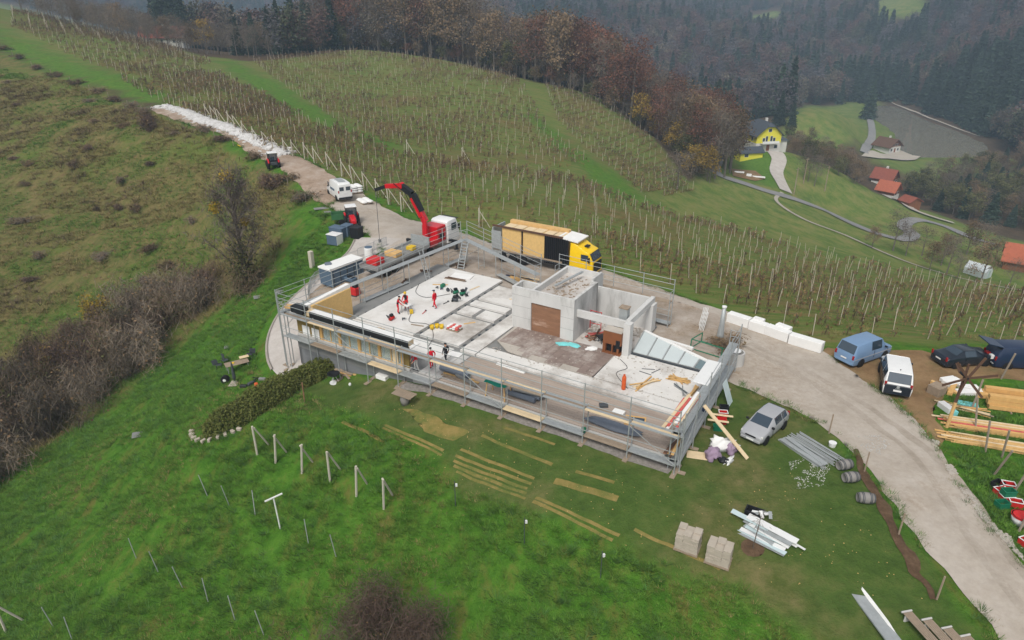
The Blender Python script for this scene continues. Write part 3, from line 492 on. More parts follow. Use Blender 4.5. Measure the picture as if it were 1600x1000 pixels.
KIT = {
 'beech': [broad('beech', 22, s, 1500, .42, 'leaf_red', twigs=500, bark='bark_pale', twm='twig_red') for s in (1, 2)],
 'oak': [broad('oak', 21, s, 1600, .42, 'leaf_tan', twigs=450, bark='bark_pale') for s in (3, 4)],
 'bare': [broad('bare', 20, s, 260, .35, 'leaf_grey', twigs=1500, bark='bark_pale') for s in (5, 6)],
 'gold': [broad('gold', 15, s, 1500, .4, 'leaf_yellow', twigs=300, start=.2, spread=.4) for s in (7,)],
 'olive': [broad('olive', 14, s, 1700, .4, 'leaf_olive', twigs=300, start=.2, spread=.4) for s in (8,)],
 'spruce': [spruce('spruce', 22, s, 2600, .6, 'needle') for s in (9, 10)],
}
TN = {'beech': ('beech_tree', 'tall russet brown beech in the wood behind the vineyard crest'), 'oak': ('oak_tree', 'tan leaved forest tree in the wood behind the vineyard crest'), 'bare': ('bare_tree', 'leafless grey tree in the wood behind the vineyard crest'),
      'gold': ('golden_tree', 'yellow autumn tree at the edge of the crest wood'), 'olive': ('olive_tree', 'dull green broadleaf tree at the edge of the crest wood'), 'spruce': ('spruce_tree', 'dark green spruce standing in the crest wood')}
def plant(kind, x, y, h, label, group, rz=None, i=None, dz=0, name=None, wide=1.):
    tm, cm = KIT[kind][(i if i is not None else random.randrange(99)) % len(KIT[kind])]; base = {'beech': 22, 'oak': 21, 'bare': 20, 'gold': 15, 'olive': 14, 'spruce': 22}[kind]; s = h / base
    o = empty(name or TN[kind][0], (x, y, float(hg(x, y)) + dz), random.uniform(0, 6.3) if rz is None else rz, label, 'tree', group); o.scale = (s * wide, s * wide, s)
    link('trunk', tm, o); link('crown', cm, o); return o
def fill(poly, gap, seed, tries=6000):
    g = random.Random(seed); P = np.array(poly); lo, hi = P.min(0), P.max(0); out = []
    for _ in range(tries):
        p = (g.uniform(lo[0], hi[0]), g.uniform(lo[1], hi[1]))
        if inside(poly, np.array(p[0]), np.array(p[1])) and all((p[0] - q[0]) ** 2 + (p[1] - q[1]) ** 2 > gap * gap for q in out): out.append(p)
    return out
g_ = random.Random(5)
CREST = [(-78, 284), (-60, 298), (-24, 281), (12, 251), (34, 237), (48, 221), (56, 194), (66, 205), (86, 272), (70, 292), (30, 305), (-20, 325), (-70, 335)]
for (x, y) in fill(CREST, 4.6, 1, 9000):
    q = g_.random(); right = x > 20
    if right: k = 'beech' if q < .48 else 'oak' if q < .68 else 'bare' if q < .84 else 'gold' if q < .9 else 'olive' if q < .96 else 'spruce'
    else: k = 'oak' if q < .38 else 'beech' if q < .6 else 'bare' if q < .92 else 'spruce' if q < .96 else 'olive'
    if k == 'spruce' and x > 42: k = 'bare'
    h = {'gold': 13, 'olive': 12}.get(k, 21 if x > -10 else 23) * g_.uniform(.8, 1.18) * (.82 if x > 40 else 1)
    plant(k, x, y, h, TN[k][1], 'trees in the crest wood')
for n_, (px, py) in enumerate([(35.30,247.30),(40.04,247.80),(43.79,244.80),(46.94,246.49),(46.27,226.40),(46.71,213.80),(47.60,206.00),(48.17,197.43),(48.46,190.00)]): plant(['gold', 'oak', 'gold', 'olive'][n_ % 4], px + 2.5, py + 3, 11.5 - .35 * n_, 'bushy yellowing tree on the vineyard side of the crest wood', 'yellowing edge trees', wide=1.25)
for n_, (x, y) in enumerate(smooth_line([(-76, 284), (-60, 296), (-24, 279), (12, 249), (34, 235), (48, 219), (56, 193)], 4.2)): plant(['oak', 'bare', 'olive', 'oak', 'beech'][n_ % 5], x + g_.uniform(-1, 2), y + g_.uniform(0, 3), g_.uniform(4, 7.5), 'low bushy undergrowth tree along the front of the crest wood', 'undergrowth along the crest wood', name='understory_tree', wide=1.5)
LEFTW = [(-190, 285), (-165, 264), (-128, 246), (-106, 260), (-86, 258), (-84, 285), (-110, 300), (-150, 312), (-180, 320)]
for (x, y) in fill(LEFTW, 5.6, 2): plant('bare' if g_.random() < .85 else 'oak', x, y, g_.uniform(7, 12), 'leafless grey tree in the thicket behind the upper vineyard', 'thicket behind the upper vineyard')
for x, y, h in [(-100, 268, 13), (-97, 276, 15), (-92, 280, 17), (-88, 279, 19), (-84, 284, 21), (-80, 287, 20)]: plant('spruce', x, y, h, 'dark spruce in the short row left of the crest wood', 'spruce row at the wood edge')
plant('gold', -112, 268, 11, 'orange autumn tree beside the farmhouse with the long roof', None, name='orange_tree')
plant('oak', -78, 279, 7, 'low brown bush tree left of the crest wood', None, name='bush_tree', wide=1.7)
# ---- trees about the valley and the houses
for px, py, k, h, lab in [(1355,185,'spruce',25,'tall dark spruce between the valley road and the pond'),(1218,192,'spruce',17,'dark spruce just right of the yellow house'),(1235,195,'spruce',12,'smaller dark spruce right of the yellow house'),(1150,205,'spruce',18,'dark spruce in the wood left of the yellow house'),(1140,200,'spruce',20,'darkest spruce left of the yellow house')]:
    x, y = {(1355,185):(233.86,462.40),(1218,192):(135.68,356.78),(1235,195):(140.24,351.31),(1150,205):(112.69,347.60),(1140,200):(110.84,351.14)}[(px, py)]; plant(k, x, y, h, lab, None)
for n_, (x, y) in enumerate([(99.07,226.36),(100.50,224.13),(97.57,226.64)]): plant('bare', x, y, 9 + n_, 'bare bushy tree on the slope below the yellow house drive', 'bare trees on the slope below the yellow house')
for n_, (x, y) in enumerate([(87.17,156.86),(95.79,156.72),(93.96,159.43),(94.65,144.69),(96.84,141.86),(96.86,138.05),(103.11,153.84),(117.40,161.46),(121.85,162.03),(116.31,164.97),(110.51,163.64),(101.61,159.73),(105.58,142.63),(108.88,138.32)]):
    plant('bare' if n_ % 3 else 'oak', x, y, 5.5 + (n_ * 37 % 5) * 1.1, 'bare orchard tree on the lower meadow', 'orchard trees on the lower meadow', name='orchard_tree', wide=1.15)
VALW = [(157.45,274.87),(171.94,287.27),(191.70,297.96),(219.71,315.34),(248.32,331.28),(267.22,323.55),(184.08,211.81),(177.69,230.18),(167.48,235.77),(165.19,251.31)]
for (x, y) in fill(VALW, 5.4, 3, 9000):
    k = g_.choice(['bare', 'olive', 'olive', 'oak', 'spruce', 'bare', 'oak']); plant(k, x, y, g_.uniform(7, 12), {'bare': 'leafless tree', 'olive': 'grey green willow like tree', 'oak': 'brown leaved tree', 'spruce': 'dark conifer'}[k] + ' in the valley wood below the pond', 'valley wood below the pond ' + k, wide=1.25)
BAND = [(132.21,334.46),(140.37,329.62),(145.85,319.72),(154.18,310.72),(151.60,294.83),(122.18,235.68),(118.13,240.30),(107.48,244.25),(102.27,249.66)]
for (x, y) in fill(BAND, 4.6, 4): plant(g_.choice(['bare', 'oak', 'oak', 'olive']), x, y, g_.uniform(5, 9), 'brown bush tree in the belt between the yellow house and the valley', 'tree belt between the yellow house and the valley', name='belt_tree', wide=1.3)
ROUND = [(38.44,168.73)]
plant('bare', ROUND[0][0] + 3, ROUND[0][1], 9.5, 'round leafless bush tree at the foot of the vineyard hill', None, name='round_tree', wide=1.9)
# ---- far woods: one mass on the hills
FARK = [broad('fa', 20, 21, 750, .72, 'far_red', sig=.07)[1], broad('fb', 20, 22, 750, .72, 'far_tan', sig=.07)[1], broad('fc', 20, 23, 750, .7, 'far_grey', sig=.07)[1], spruce('fd', 25, 24, 900, .95, 'needle', .16)[1], spruce('fe', 22, 25, 900, .95, 'needle2', .18)[1], broad('ff', 19, 26, 750, .72, 'far_olive', sig=.07)[1]]
pts = []
for (y0, y1, gap) in ((200, 480, 5.2), (480, 800, 6.5), (800, 1250, 8.5), (1250, 2300, 13)):
    ys = np.arange(y0, y1, gap); xs = np.arange(-.86 * y1 - 30, .86 * y1 + 30, gap); X, Y = np.meshgrid(xs, ys); X = X + rng.uniform(-.48, .48, X.shape) * gap; Y = Y + rng.uniform(-.48, .48, X.shape) * gap
    k = np.abs(X) < .86 * Y + 30; pts.append(np.stack([X[k], Y[k]], 1))
pts = np.vstack(pts); X, Y = pts[:, 0], pts[:, 1]; keep = np.ones(len(pts), bool)
for nm in ('vine', 'meadow', 'garden', 'farmead', 'far1', 'far2', 'dry', 'verge'):
    d, _, _ = edge_dist(POLY[nm], X, Y); keep &= ~(inside(POLY[nm], X, Y) | (d < 3))
d, _, _ = edge_dist(POND, X, Y); keep &= ~(inside(POND, X, Y) | (d < 7))
for poly in (CREST, LEFTW, VALW, BAND, [(483.84,1098.38),(430.46,785.03),(378.14,668.83),(348.64,713.80)], [(321.28,1029.60),(380.16,1066.94),(304.38,833.74),(273.06,847.21)], [(258.73,535.48),(280.05,544.02),(280.31,501.19),(261.55,371.43),(253.86,334.88),(219.49,280.83),(166.37,245.27),(132.26,229.37),(155.07,305.98)], [(161.12,299.96),(173.20,306.83),(162.67,264.48),(161.12,237.03),(135.62,204.09),(133.61,231.90)], [(152.20,478.71),(139.40,369.04),(137.57,339.46),(96.23,242.92),(78.73,240.83),(103.65,351.67)]): keep &= ~inside(poly, X, Y)
keep &= ~((Y < 330) & (X < -78) & (X > -190) & (Y < 262 + 0)) & ~((X > 40) & (Y < 200)) & ~((X < -70) & (Y < 255)) & ~((Y < 250) & (X > 90) & (Y < 240)) & ~((X > -150) & (X < -100) & (Y > 296) & (Y < 345))
for cx, cy, rr_ in ((190, 362, 34), (138, 252, 24), (160, 262, 14), (172, 300, 30), (195, 320, 30), (178, 330, 26), (160, 290, 22), (225, 400, 25)): keep &= np.hypot(X - cx, Y - cy) > rr_
pts = pts[keep]; X, Y = pts[:, 0], pts[:, 1]; Z = hg(X, Y)
con = vnoise(X, Y, 60, 3) * .6 + vnoise(X, Y, 22, 4) * .4; r = rng.random(len(pts))
idx = np.where(con > .56, np.where(r < .5, 3, np.where(r < .8, 4, 2)), np.select([r < .36, r < .56, r < .78, r < .9], [0, 1, 2, 5], 3))
idx = np.where((X > 240) & (Y < 620) & (con > .44), 3, idx)
sc = rng.uniform(.65, 1.12, len(pts)); sc *= np.where(Y < 330, .75, 1) * np.where(Y > 1250, 1.15, 1)
scatter('far_forest', FARK, np.stack([X, Y, Z - .5], 1), idx, np.stack([0 * X, 0 * X, rng.uniform(0, 6.28, len(X))], 1), np.stack([sc, sc, sc * rng.uniform(.85, 1.15, len(X))], 1), 'mixed autumn woodland covering the hazy hills')
print('far trees', len(pts))
# ------------------------------------------------------------------ vineyards
def tuft(seed, n, h, w, m, lean=.6):
    g = np.random.default_rng(seed); a = g.uniform(0, 6.28, n); r = np.abs(g.normal(0, w, n)); b = np.c_[r * np.cos(a), r * np.sin(a), 0 * a]; l = h * g.uniform(.5, 1.2, n); t = b + np.c_[np.cos(a) * lean * l + g.normal(0, .1 * h, n), np.sin(a) * lean * l, l]; wd = np.c_[-np.sin(a), np.cos(a), 0 * a] * (.03 * h + .006)
    v = np.stack([b - wd, b + wd, t], 1).reshape(-1, 3); return leafmesh('tuft', v, np.arange(3 * n).reshape(n, 3), m)
def rows(poly, ang, gap, pgap, seed, off=0.):
    """post and vine positions along parallel rows inside a polygon"""
    P = np.array(poly); a = R(ang); e = np.array([math.cos(a), math.sin(a)]); n = np.array([-e[1], e[0]]); U = P @ e; V = P @ n; g = np.random.default_rng(seed); posts = []; vines = []; ends = []
    for v in np.arange(V.min() + gap * .5, V.max(), gap):
        us = np.arange(U.min(), U.max(), .5); x = us * e[0] + v * n[0]; y = us * e[1] + v * n[1]; k = inside(poly, x, y)
        if k.sum() < 6: continue
        us = us[k]; br = np.split(us, np.where(np.diff(us) > .6)[0] + 1)
        for s in br:
            if len(s) < 8: continue
            pu = np.arange(s[0], s[-1], pgap); posts += [(u * e[0] + v * n[0], u * e[1] + v * n[1]) for u in pu + g.normal(size=len(pu)) * .12]
            ends.append((s[0] * e[0] + v * n[0], s[0] * e[1] + v * n[1])); vu = np.arange(s[0], s[-1], 1.05) + g.normal(size=len(np.arange(s[0], s[-1], 1.05))) * .12
            vines += [(u * e[0] + v * n[0], u * e[1] + v * n[1]) for u in vu]
    return np.array(posts), np.array(vines), ends, e
BLK_A = [(-33.93,110.21),(-22.58,99.13),(-13.81,89.22),(-8.75,90.26),(0.00,86.38),(9.74,69.73),(16.76,63.54),(20.20,59.62),(23.17,55.78),(26.45,51.20),(35.09,52.00),(50.86,57.26),(85.02,98.79),(65.90,109.19),(49.71,126.42),(38.04,130.42),(24.61,127.94),(14.48,139.17),(0.00,137.11),(-12.62,135.27),(-22.07,131.89),(-37.32,145.56),(-58.12,174.40),(-73.06,195.08),(-87.57,210.72),(-89.53,173.58),(-93.13,171.74),(-68.33,145.21),(-49.53,125.56)]
BLK_B = [(-85.63,240.22),(-81.61,265.92),(-59.02,281.30),(-26.31,271.94),(0.00,270.52),(8.30,203.14),(19.31,158.54),(11.04,147.10),(-2.67,143.19),(-14.42,141.06),(-25.85,139.93),(-37.43,157.54),(-58.85,193.16)]
BLK_E = [(11.10,248.89),(33.18,245.10),(43.20,218.34),(47.45,185.58),(49.14,177.78),(28.81,143.48),(23.27,165.54),(12.97,203.57)]
BLK_C = [(-552.16,852.32),(-470.78,839.70),(-104.22,237.71),(-93.44,228.29),(-89.80,210.88),(-91.18,175.46),(-113.69,195.71),(-154.98,230.52)]
pA, vA, eA_, dA = rows(BLK_A, 3, 2.5, 5.2, 1); pB, vB, eB_, _ = rows(BLK_B, -13, 2.8, 6., 2); pC, vC, _, _ = rows(BLK_C, -10, 2.8, 6., 3); pE, vE, _, _ = rows(BLK_E, 62, 2.6, 5.5, 4)
pm = MB(); pm.path([(0, 0, -.3), (.02, 0, 1.2), (.03, .02, 2.2)], [.036, .034, .032], 4); post_me = pm.mesh('vine_post', 'vine_post_pale')
d = np.hypot(pA[:, 0], pA[:, 1]); o_ = np.argsort(d); near, rest = pA[o_[:290]], pA[o_[290:]]
for (x, y) in near: link('vineyard_post', post_me, loc=gp((x, y)), rot=(random.gauss(0, .05), random.gauss(0, .06), random.random() * 6), scale=(1.1, 1.1, random.uniform(.8, 1.08)), label='slim pale post in the vineyard rows just beyond the road', cat='post', group='vineyard posts beyond the road')
allr = np.vstack([rest, pB, pC, pE]); allr = allr[rng.random(len(allr)) > .12]; n = len(allr); far_ = np.hypot(allr[:, 0], allr[:, 1]) > 130
scatter('distant_vineyard_posts', [post_me], np.c_[allr, hg(allr[:, 0], allr[:, 1])], np.zeros(n), np.c_[rng.normal(0, .06, n), rng.normal(0, .06, n), rng.uniform(0, 6, n)], np.c_[np.where(far_, 1.35, 1.15), np.where(far_, 1.35, 1.15), rng.uniform(.75, 1.1, n)], 'pale posts of the distant vineyard rows')
def sprig(seed, n=16, h=.9, m='vine_stem'):
    g = np.random.default_rng(seed); p = np.c_[g.normal(0, .22, n), g.normal(0, .1, n), g.uniform(.25, h, n)]; v, f = leaves(n, p, .06, seed, aspect=7, up=(.55, (0, 0, 1)))
    v2, f2 = leaves(3, np.array([[0, 0, .3], [.02, 0, .35], [0, .02, .5]]), .09, seed + 3, aspect=7, up=(.9, (0, 0, 1))); k = 9; pl = np.c_[g.normal(0, .3, k), g.normal(0, .14, k), g.uniform(.2, h, k)]; v3, f3 = leaves(k, pl, .13, seed + 9)
    me = leafmesh('sprig', np.vstack([v, v2, v3]), np.vstack([f, f2 + 4 * n, f3 + 4 * (n + 3)]), m); me.materials.append(MATS['vine_leaf']); me.polygons.foreach_set('material_index', np.r_[np.zeros(n + 3, np.int32), np.ones(k, np.int32)]); return me
sp = [sprig(s) for s in range(4)]
vv = np.vstack([vA, vB[::2], vC[::2], vE[::2]]); n = len(vv); big = np.hypot(vv[:, 0], vv[:, 1]) > 125; patch = vnoise(vv[:, 0], vv[:, 1], 14, 8); k = (patch + rng.uniform(-.3, .3, n)) > .46; vv = vv[k]; big = big[k]; n = len(vv); s_ = rng.uniform(.7, 1.25, n) * np.where(big, 1.5, 1.)
scatter('vines', sp, np.c_[vv, hg(vv[:, 0], vv[:, 1])], rng.integers(0, 4, n), np.c_[0 * s_, 0 * s_, rng.normal(0, .3, n)], np.c_[s_, s_, s_], 'bare brown vines trained along the vineyard rows')
rowt = [tuft(s + 80, 18, .42, .28, 'grass_dry', .7) for s in range(1)] + [tuft(s + 84, 18, .45, .28, 'vine_leaf', .6) for s in range(3)]
vr_ = np.vstack([vA, vB, vC, vE]); vr_ = vr_[rng.random(len(vr_)) > .7 - .65 * vnoise(vr_[:, 0], vr_[:, 1], 22, 31)]; n = len(vr_); s_ = rng.uniform(.6, 1.3, n) * np.where(np.hypot(vr_[:, 0], vr_[:, 1]) > 125, 1.5, 1.)
scatter('row_litter', rowt, np.c_[vr_, hg(vr_[:, 0], vr_[:, 1])], rng.integers(0, 4, n), np.c_[0 * s_, 0 * s_, rng.uniform(0, 6, n)], np.c_[s_, s_, s_], 'dry grass and fallen vine leaves lying along the vineyard rows')
# braced end posts along the road
em = MB(); em.path([(0, 0, -.4), (0, 0, 2.7)], .075, 6); em2 = MB(); em2.path([(0, 0, 2.45), (1.5, 0, -.1)], .06, 5); em_a, em_b = em.mesh('post', 'concrete_post'), em2.mesh('brace', 'concrete_post')
ends = sorted(eA_, key=lambda p: math.hypot(*p)); ends = [p for p in ends if p[0] < 4][:26]
for (x, y) in ends:
    o = empty('end_post', gp((x - .3, y)), R(3) + random.gauss(0, .15), 'braced end post of a vineyard row along the gravel track', 'post', 'braced end posts along the track'); link('post', em_a, o, rot=(0, random.gauss(0, .05), 0)); link('brace', em_b, o)
# ---- foreground rows: braced wooden end posts, thin steel posts
am = MB().path([(0, 0, -.3), (.0, 0, 2.55)], [.08, .075], 6).mesh('post', 'concrete_post'); ab = MB().path([(0, 0, 2.4), (0, 1.25, -.3)], [.065, .065], 6).mesh('brace', 'concrete_post')
for n_, (p, rz) in enumerate(zip([(-18.20,39.91),(-16.50,38.76),(-14.23,37.31),(-12.00,36.10),(-9.93,34.52),(-7.97,33.28)], (-1.35, -1.0, -1.0, -1.0, -1.0, -.95))):
    o = empty('braced_post', gp(p), R(-34) + random.gauss(0, .06), ['first (leftmost)', 'second from the hedge', 'third from the hedge', 'fourth from the hedge', 'fifth from the hedge', 'sixth and farthest right'][n_] + ' of the braced wooden row posts below the hedge', 'post', 'braced wooden row posts below the hedge'); link('post', am, o, rot=(random.gauss(.04, .03), random.gauss(.1, .04), 0)); link('brace', ab, o, rot=(0, random.gauss(.1, .03), 0))
o = empty('braced_post', gp((-31.76,30.27)), R(-60), 'braced wooden post cut off at the lower left corner', 'post'); link('post', am, o); link('brace', ab, o, rz=.2)
t = empty('t_post', gp((-14.72,33.46)), R(10), 'white T shaped post standing in the rough grass', 'post'); MB().path([(0, 0, -.2), (-.06, 0, 2.5)], .05, 6).build('post', 'white_paint', t); MB().bar((-.55, -.25, 2.45), (.45, .22, 2.55), .09, .07).build('crossbar', 'white_paint', t)
sm = MB().path([(0, 0, -.3), (0, 0, 1.75)], .032, 5).mesh('post', 'galvanised')
for n_, (x, y) in enumerate([(-24.54,33.56),(-22.39,32.14),(-20.22,30.75),(-18.16,29.58),(-16.03,28.19),(-13.89,26.90),(-27.85,29.42),(-25.95,28.24),(-20.97,37.21),(-19.01,36.06),(-16.80,34.83),(-12.52,31.99),(-10.52,30.75)]):
    link('steel_post', sm, loc=gp((x, y)), rot=(random.gauss(0, .06), random.gauss(-.1, .04), 0), label='thin galvanised steel post in the rough grass of the foreground slope', cat='post', group='steel posts on the foreground slope')
for n_, (x, y) in enumerate([(-3.45,32.80),(0.69,29.39),(4.73,27.05)]):
    o = empty('lamp_post', gp((x, y)), .3, ['thin dark post with white box nearest the hedge', 'thin dark post with white box below the dry strips', 'thin dark post nearest the stacked pavers'][n_], 'post'); MB().path([(0, 0, -.3), (0, 0, 1.9)], .025, 6).build('post', 'steel_dark', o); MB().cb((.1, 0, 1.5), (.12, .1, .18)).build('box', 'white_paint', o)
# ------------------------------------------------------------------ grass tufts, dead grass, brambles
DRV = smooth_line([(-15.93,77.96),(-17.06,73.49),(-18.85,69.65),(-20.48,66.00),(-21.54,61.98),(-21.47,58.08),(-20.35,54.39),(-18.66,51.45),(-16.73,49.60)], 1.)
def spots(polys, n, seed, avoid=(), lo=.0, s=2.5):
    g = np.random.default_rng(seed); P = np.vstack([np.array(p) for p in polys]); a, b = P.min(0), P.max(0); q = np.c_[g.uniform(a[0], b[0], n), g.uniform(a[1], b[1], n)]; k = np.zeros(n, bool)
    for p in polys: k |= inside(p, q[:, 0], q[:, 1])
    for p in avoid: k &= ~inside(p, q[:, 0], q[:, 1])
    dd = np.min(np.hypot(q[:, None, 0] - DRV[None, :, 0], q[:, None, 1] - DRV[None, :, 1]), 1); k &= dd > 2.6
    k &= vnoise(q[:, 0], q[:, 1], s, seed) + g.uniform(-.25, .25, n) > lo; return q[k]
FRONT = [(-49.25,48.49),(-42.16,58.27),(-36.08,68.63),(-31.61,73.84),(-27.53,73.91),(-23.46,86.64),(-27.47,88.96),(-24.74,84.93),(-18.49,78.44),(-21.14,70.18),(-24.74,64.11),(-22.59,55.37),(-19.50,50.07),(-11.18,41.85),(-6.94,38.24),(-3.21,34.14),(1.13,31.34),(5.33,28.86),(9.45,26.83),(12.32,25.23),(14.85,21.83),(-32.48,27.27)]
RIGHT = [(31.33,42.62),(38.39,44.04),(40.30,42.71),(29.69,26.09),(27.22,27.34),(27.69,34.00)]
g3 = [tuft(s, 34, .2, .2, 'grass_blade', .9) for s in range(3)] + [tuft(s + 9, 26, .27, .2, 'weed', 1.) for s in range(2)] + [tuft(s + 30, 22, .16, .18, 'grass_dry', .9) for s in range(2)]
q = spots([FRONT, RIGHT], 76000, 5, lo=.34); n = len(q); rr = rng.random(n); pn = vnoise(q[:, 0], q[:, 1], 5, 17); ix = np.where(pn > .62, np.where(rr < .3, rng.integers(5, 7, n), rng.integers(0, 3, n)), np.where(rr < .8, rng.integers(0, 3, n), rng.integers(3, 5, n))); s_ = rng.uniform(.6, 1.5, n)
scatter('rough_grass', g3, np.c_[q, hg(q[:, 0], q[:, 1])], ix, np.c_[0 * s_, 0 * s_, rng.uniform(0, 6, n)], np.c_[s_, s_, s_ * rng.uniform(.6, 1.1, n)], 'tussocky green grass on the slopes')
def along(poly, step, wob, seed):
    g = np.random.default_rng(seed); P = np.array(poly + poly[:1]); out = []
    for a, b in zip(P[:-1], P[1:]): k = max(1, int(np.linalg.norm(b - a) / step)); out.append(a + (b - a) * g.random((k, 1)) + g.normal(0, wob, (k, 2)))
    return np.vstack(out)
q = np.vstack([along(ROADP, .09, .22, 3), along(TRACKP, .09, .3, 4)]); q = q[np.hypot(q[:, 0], q[:, 1]) < 150]; q = q[(vnoise(q[:, 0], q[:, 1], 1.6, 2) > .35)]; hu = (q[:, 0] - 10) * math.cos(R(-31.2)) + (q[:, 1] - 33.6) * math.sin(R(-31.2)); hv = -(q[:, 0] - 10) * math.sin(R(-31.2)) + (q[:, 1] - 33.6) * math.cos(R(-31.2)); q = q[~((hu < .6) & (hu > -40) & (hv < 26) & (hv > -1))]
n = len(q); s_ = rng.uniform(.5, 1.1, n); scatter('verge_grass', g3, np.c_[q, hg(q[:, 0], q[:, 1])], rng.integers(0, 7, n), np.c_[0 * s_, 0 * s_, rng.uniform(0, 6, n)], np.c_[s_, s_, s_], 'ragged grass creeping over the road edges')
g4 = [tuft(s + 50, 16, .42, .28, 'grass_dry', .9) for s in range(3)] + [tuft(s + 60, 16, .3, .25, 'grass_blade', .9) for s in range(2)] + [tuft(s + 70, 18, .6, .35, 'bramble', .7) for s in range(2)]
VISD = [(-140.76,190.96),(-100.76,166.30),(-70.80,139.18),(-53.34,123.18),(-35.89,103.02),(-28.04,91.18),(-30.57,90.51),(-28.91,81.50),(-28.29,75.09),(-32.04,75.11),(-36.64,69.95),(-42.16,58.27),(-46.79,50.15),(-48.44,47.46),(-95.11,116.03)]
q = spots([VISD], 80000, 6, lo=.3, s=4); q = q[(np.hypot(q[:, 0], q[:, 1]) < 235)]; n = len(q); pn = vnoise(q[:, 0], q[:, 1], 7, 19); rr = rng.random(n); ix = np.where(pn > .66, np.where(rr < .22, rng.integers(5, 7, n), rng.integers(0, 3, n)), np.where(pn < .38, rng.integers(3, 5, n), np.where(rr < .8, rng.integers(0, 3, n), rng.integers(3, 5, n)))); s_ = rng.uniform(.7, 1.7, n)
scatter('dry_grass', g4, np.c_[q, hg(q[:, 0], q[:, 1])], ix, np.c_[0 * s_, 0 * s_, rng.uniform(0, 6, n)], np.c_[s_, s_, s_ * .8], 'withered grass and bramble on the brown slope')
q = spots([BLK_A], 26000, 7, lo=.3); q = q[np.hypot(q[:, 0], q[:, 1]) < 105]; n = len(q); ix = np.where(rng.random(n) < .7, rng.integers(3, 5, n), rng.integers(0, 3, n)); s_ = rng.uniform(.5, 1.1, n)
scatter('vineyard_grass', g4, np.c_[q, hg(q[:, 0], q[:, 1])], ix, np.c_[0 * s_, 0 * s_, rng.uniform(0, 6, n)], np.c_[s_, s_, s_ * .8], 'grass growing between the vineyard rows')
# ---- shrubs
def shrub(name, seed, h, r, n, m, tw=.03, ln=.9, up=.5, nl=0, lm='dead_leaf', lsz=.16):
    g = np.random.default_rng(seed); cl = 14; cc = np.c_[g.normal(0, r * .45, cl), g.normal(0, r * .45, cl), g.uniform(.25, .85, cl) * h]; p = cc[g.integers(0, cl, n)] + g.normal(size=(n, 3)) * np.array([r * .22, r * .22, h * .18]); p[:, 2] = np.abs(p[:, 2])
    out = p - np.array([0, 0, -.2 * h]); out /= np.linalg.norm(out, axis=1)[:, None] + 1e-9; v, f = leaves(n, p, tw, seed, aspect=ln / tw, up=(up, (0, 0, 1)))
    if nl: p2 = cc[g.integers(0, cl, nl)] + g.normal(size=(nl, 3)) * np.array([r * .22, r * .22, h * .18]); p2[:, 2] = np.abs(p2[:, 2]); v2, f2 = leaves(nl, p2, lsz, seed + 2); v = np.vstack([v, v2]); f = np.vstack([f, f2 + 4 * n])
    me = leafmesh(name, v, f, m)
    if nl: me.materials.append(MATS[lm]); me.polygons.foreach_set('material_index', np.r_[np.zeros(n, np.int32), np.ones(nl, np.int32)])
    return me
def stems(seed, h, r):
    mb = MB(); g = random.Random(seed)
    for k in range(5): a = k * 1.26 + g.random(); mb.path([(0, 0, -.3), (math.cos(a) * r * .25, math.sin(a) * r * .25, h * .45), (math.cos(a) * r * .5, math.sin(a) * r * .5, h * .85)], [.07, .05, .015], 4)
    return mb.mesh('stem', 'bark')
SH = [(shrub('s%d' % s, s, 4.2, 2.6, 2600, ['twig', 'bramble', 'twig_red'][s % 3], .035, 1.1, .5, 500, ['dead_leaf', 'leaf_olive', 'dead_leaf'][s % 3]), stems(s, 4.2, 2.6)) for s in range(4)]
GULLY = [(-60.22,65.65),(-54.44,68.32),(-50.99,71.82),(-47.22,77.25),(-41.58,80.10),(-36.03,78.14),(-36.47,75.80),(-39.64,71.32),(-40.28,65.86),(-43.43,61.78),(-45.08,55.17),(-46.79,50.15),(-47.63,46.43)]
for n_, (x, y) in enumerate(fill(GULLY, 3.1, 8)):
    c_, s_ = SH[n_ % 4]; o = empty('gully_shrub', gp((x, y), -.2), random.uniform(0, 6), 'leafless tangled shrub in the thicket along the gully', 'shrub', 'shrubs of the gully thicket'); k = random.uniform(.75, 1.3); o.scale = (k, k, k * random.uniform(.8, 1.2)); link('crown', c_, o); link('stem', s_, o)
for x, y, m_, h, lab in [(*(-46.95,74.07), 'leaf_olive', 3.4, 'green leaved shrub amid the brown gully thicket'), (*(-52.06,78.52), 'mistletoe', 3., 'ochre yellow shrub above the gully thicket'), (*(-51.24,67.97), 'leaf_yellow', 3.2, 'yellowing shrub low in the gully thicket')]:
    o = empty('leafy_shrub', gp((x, y)), 0, lab, 'shrub'); link('crown', shrub('ls', 77, h, 1.8, 500, 'twig', .04, .8, .5, 1600, m_), o); link('stem', SH[0][1], o, scale=.7)
small = [shrub('m%d' % s, 90 + s, 1.3, 1.1, 700, ['bramble', 'twig_red', 'twig'][s], .03, .6, .4, 150, 'dead_leaf') for s in range(3)]
g5 = random.Random(9)
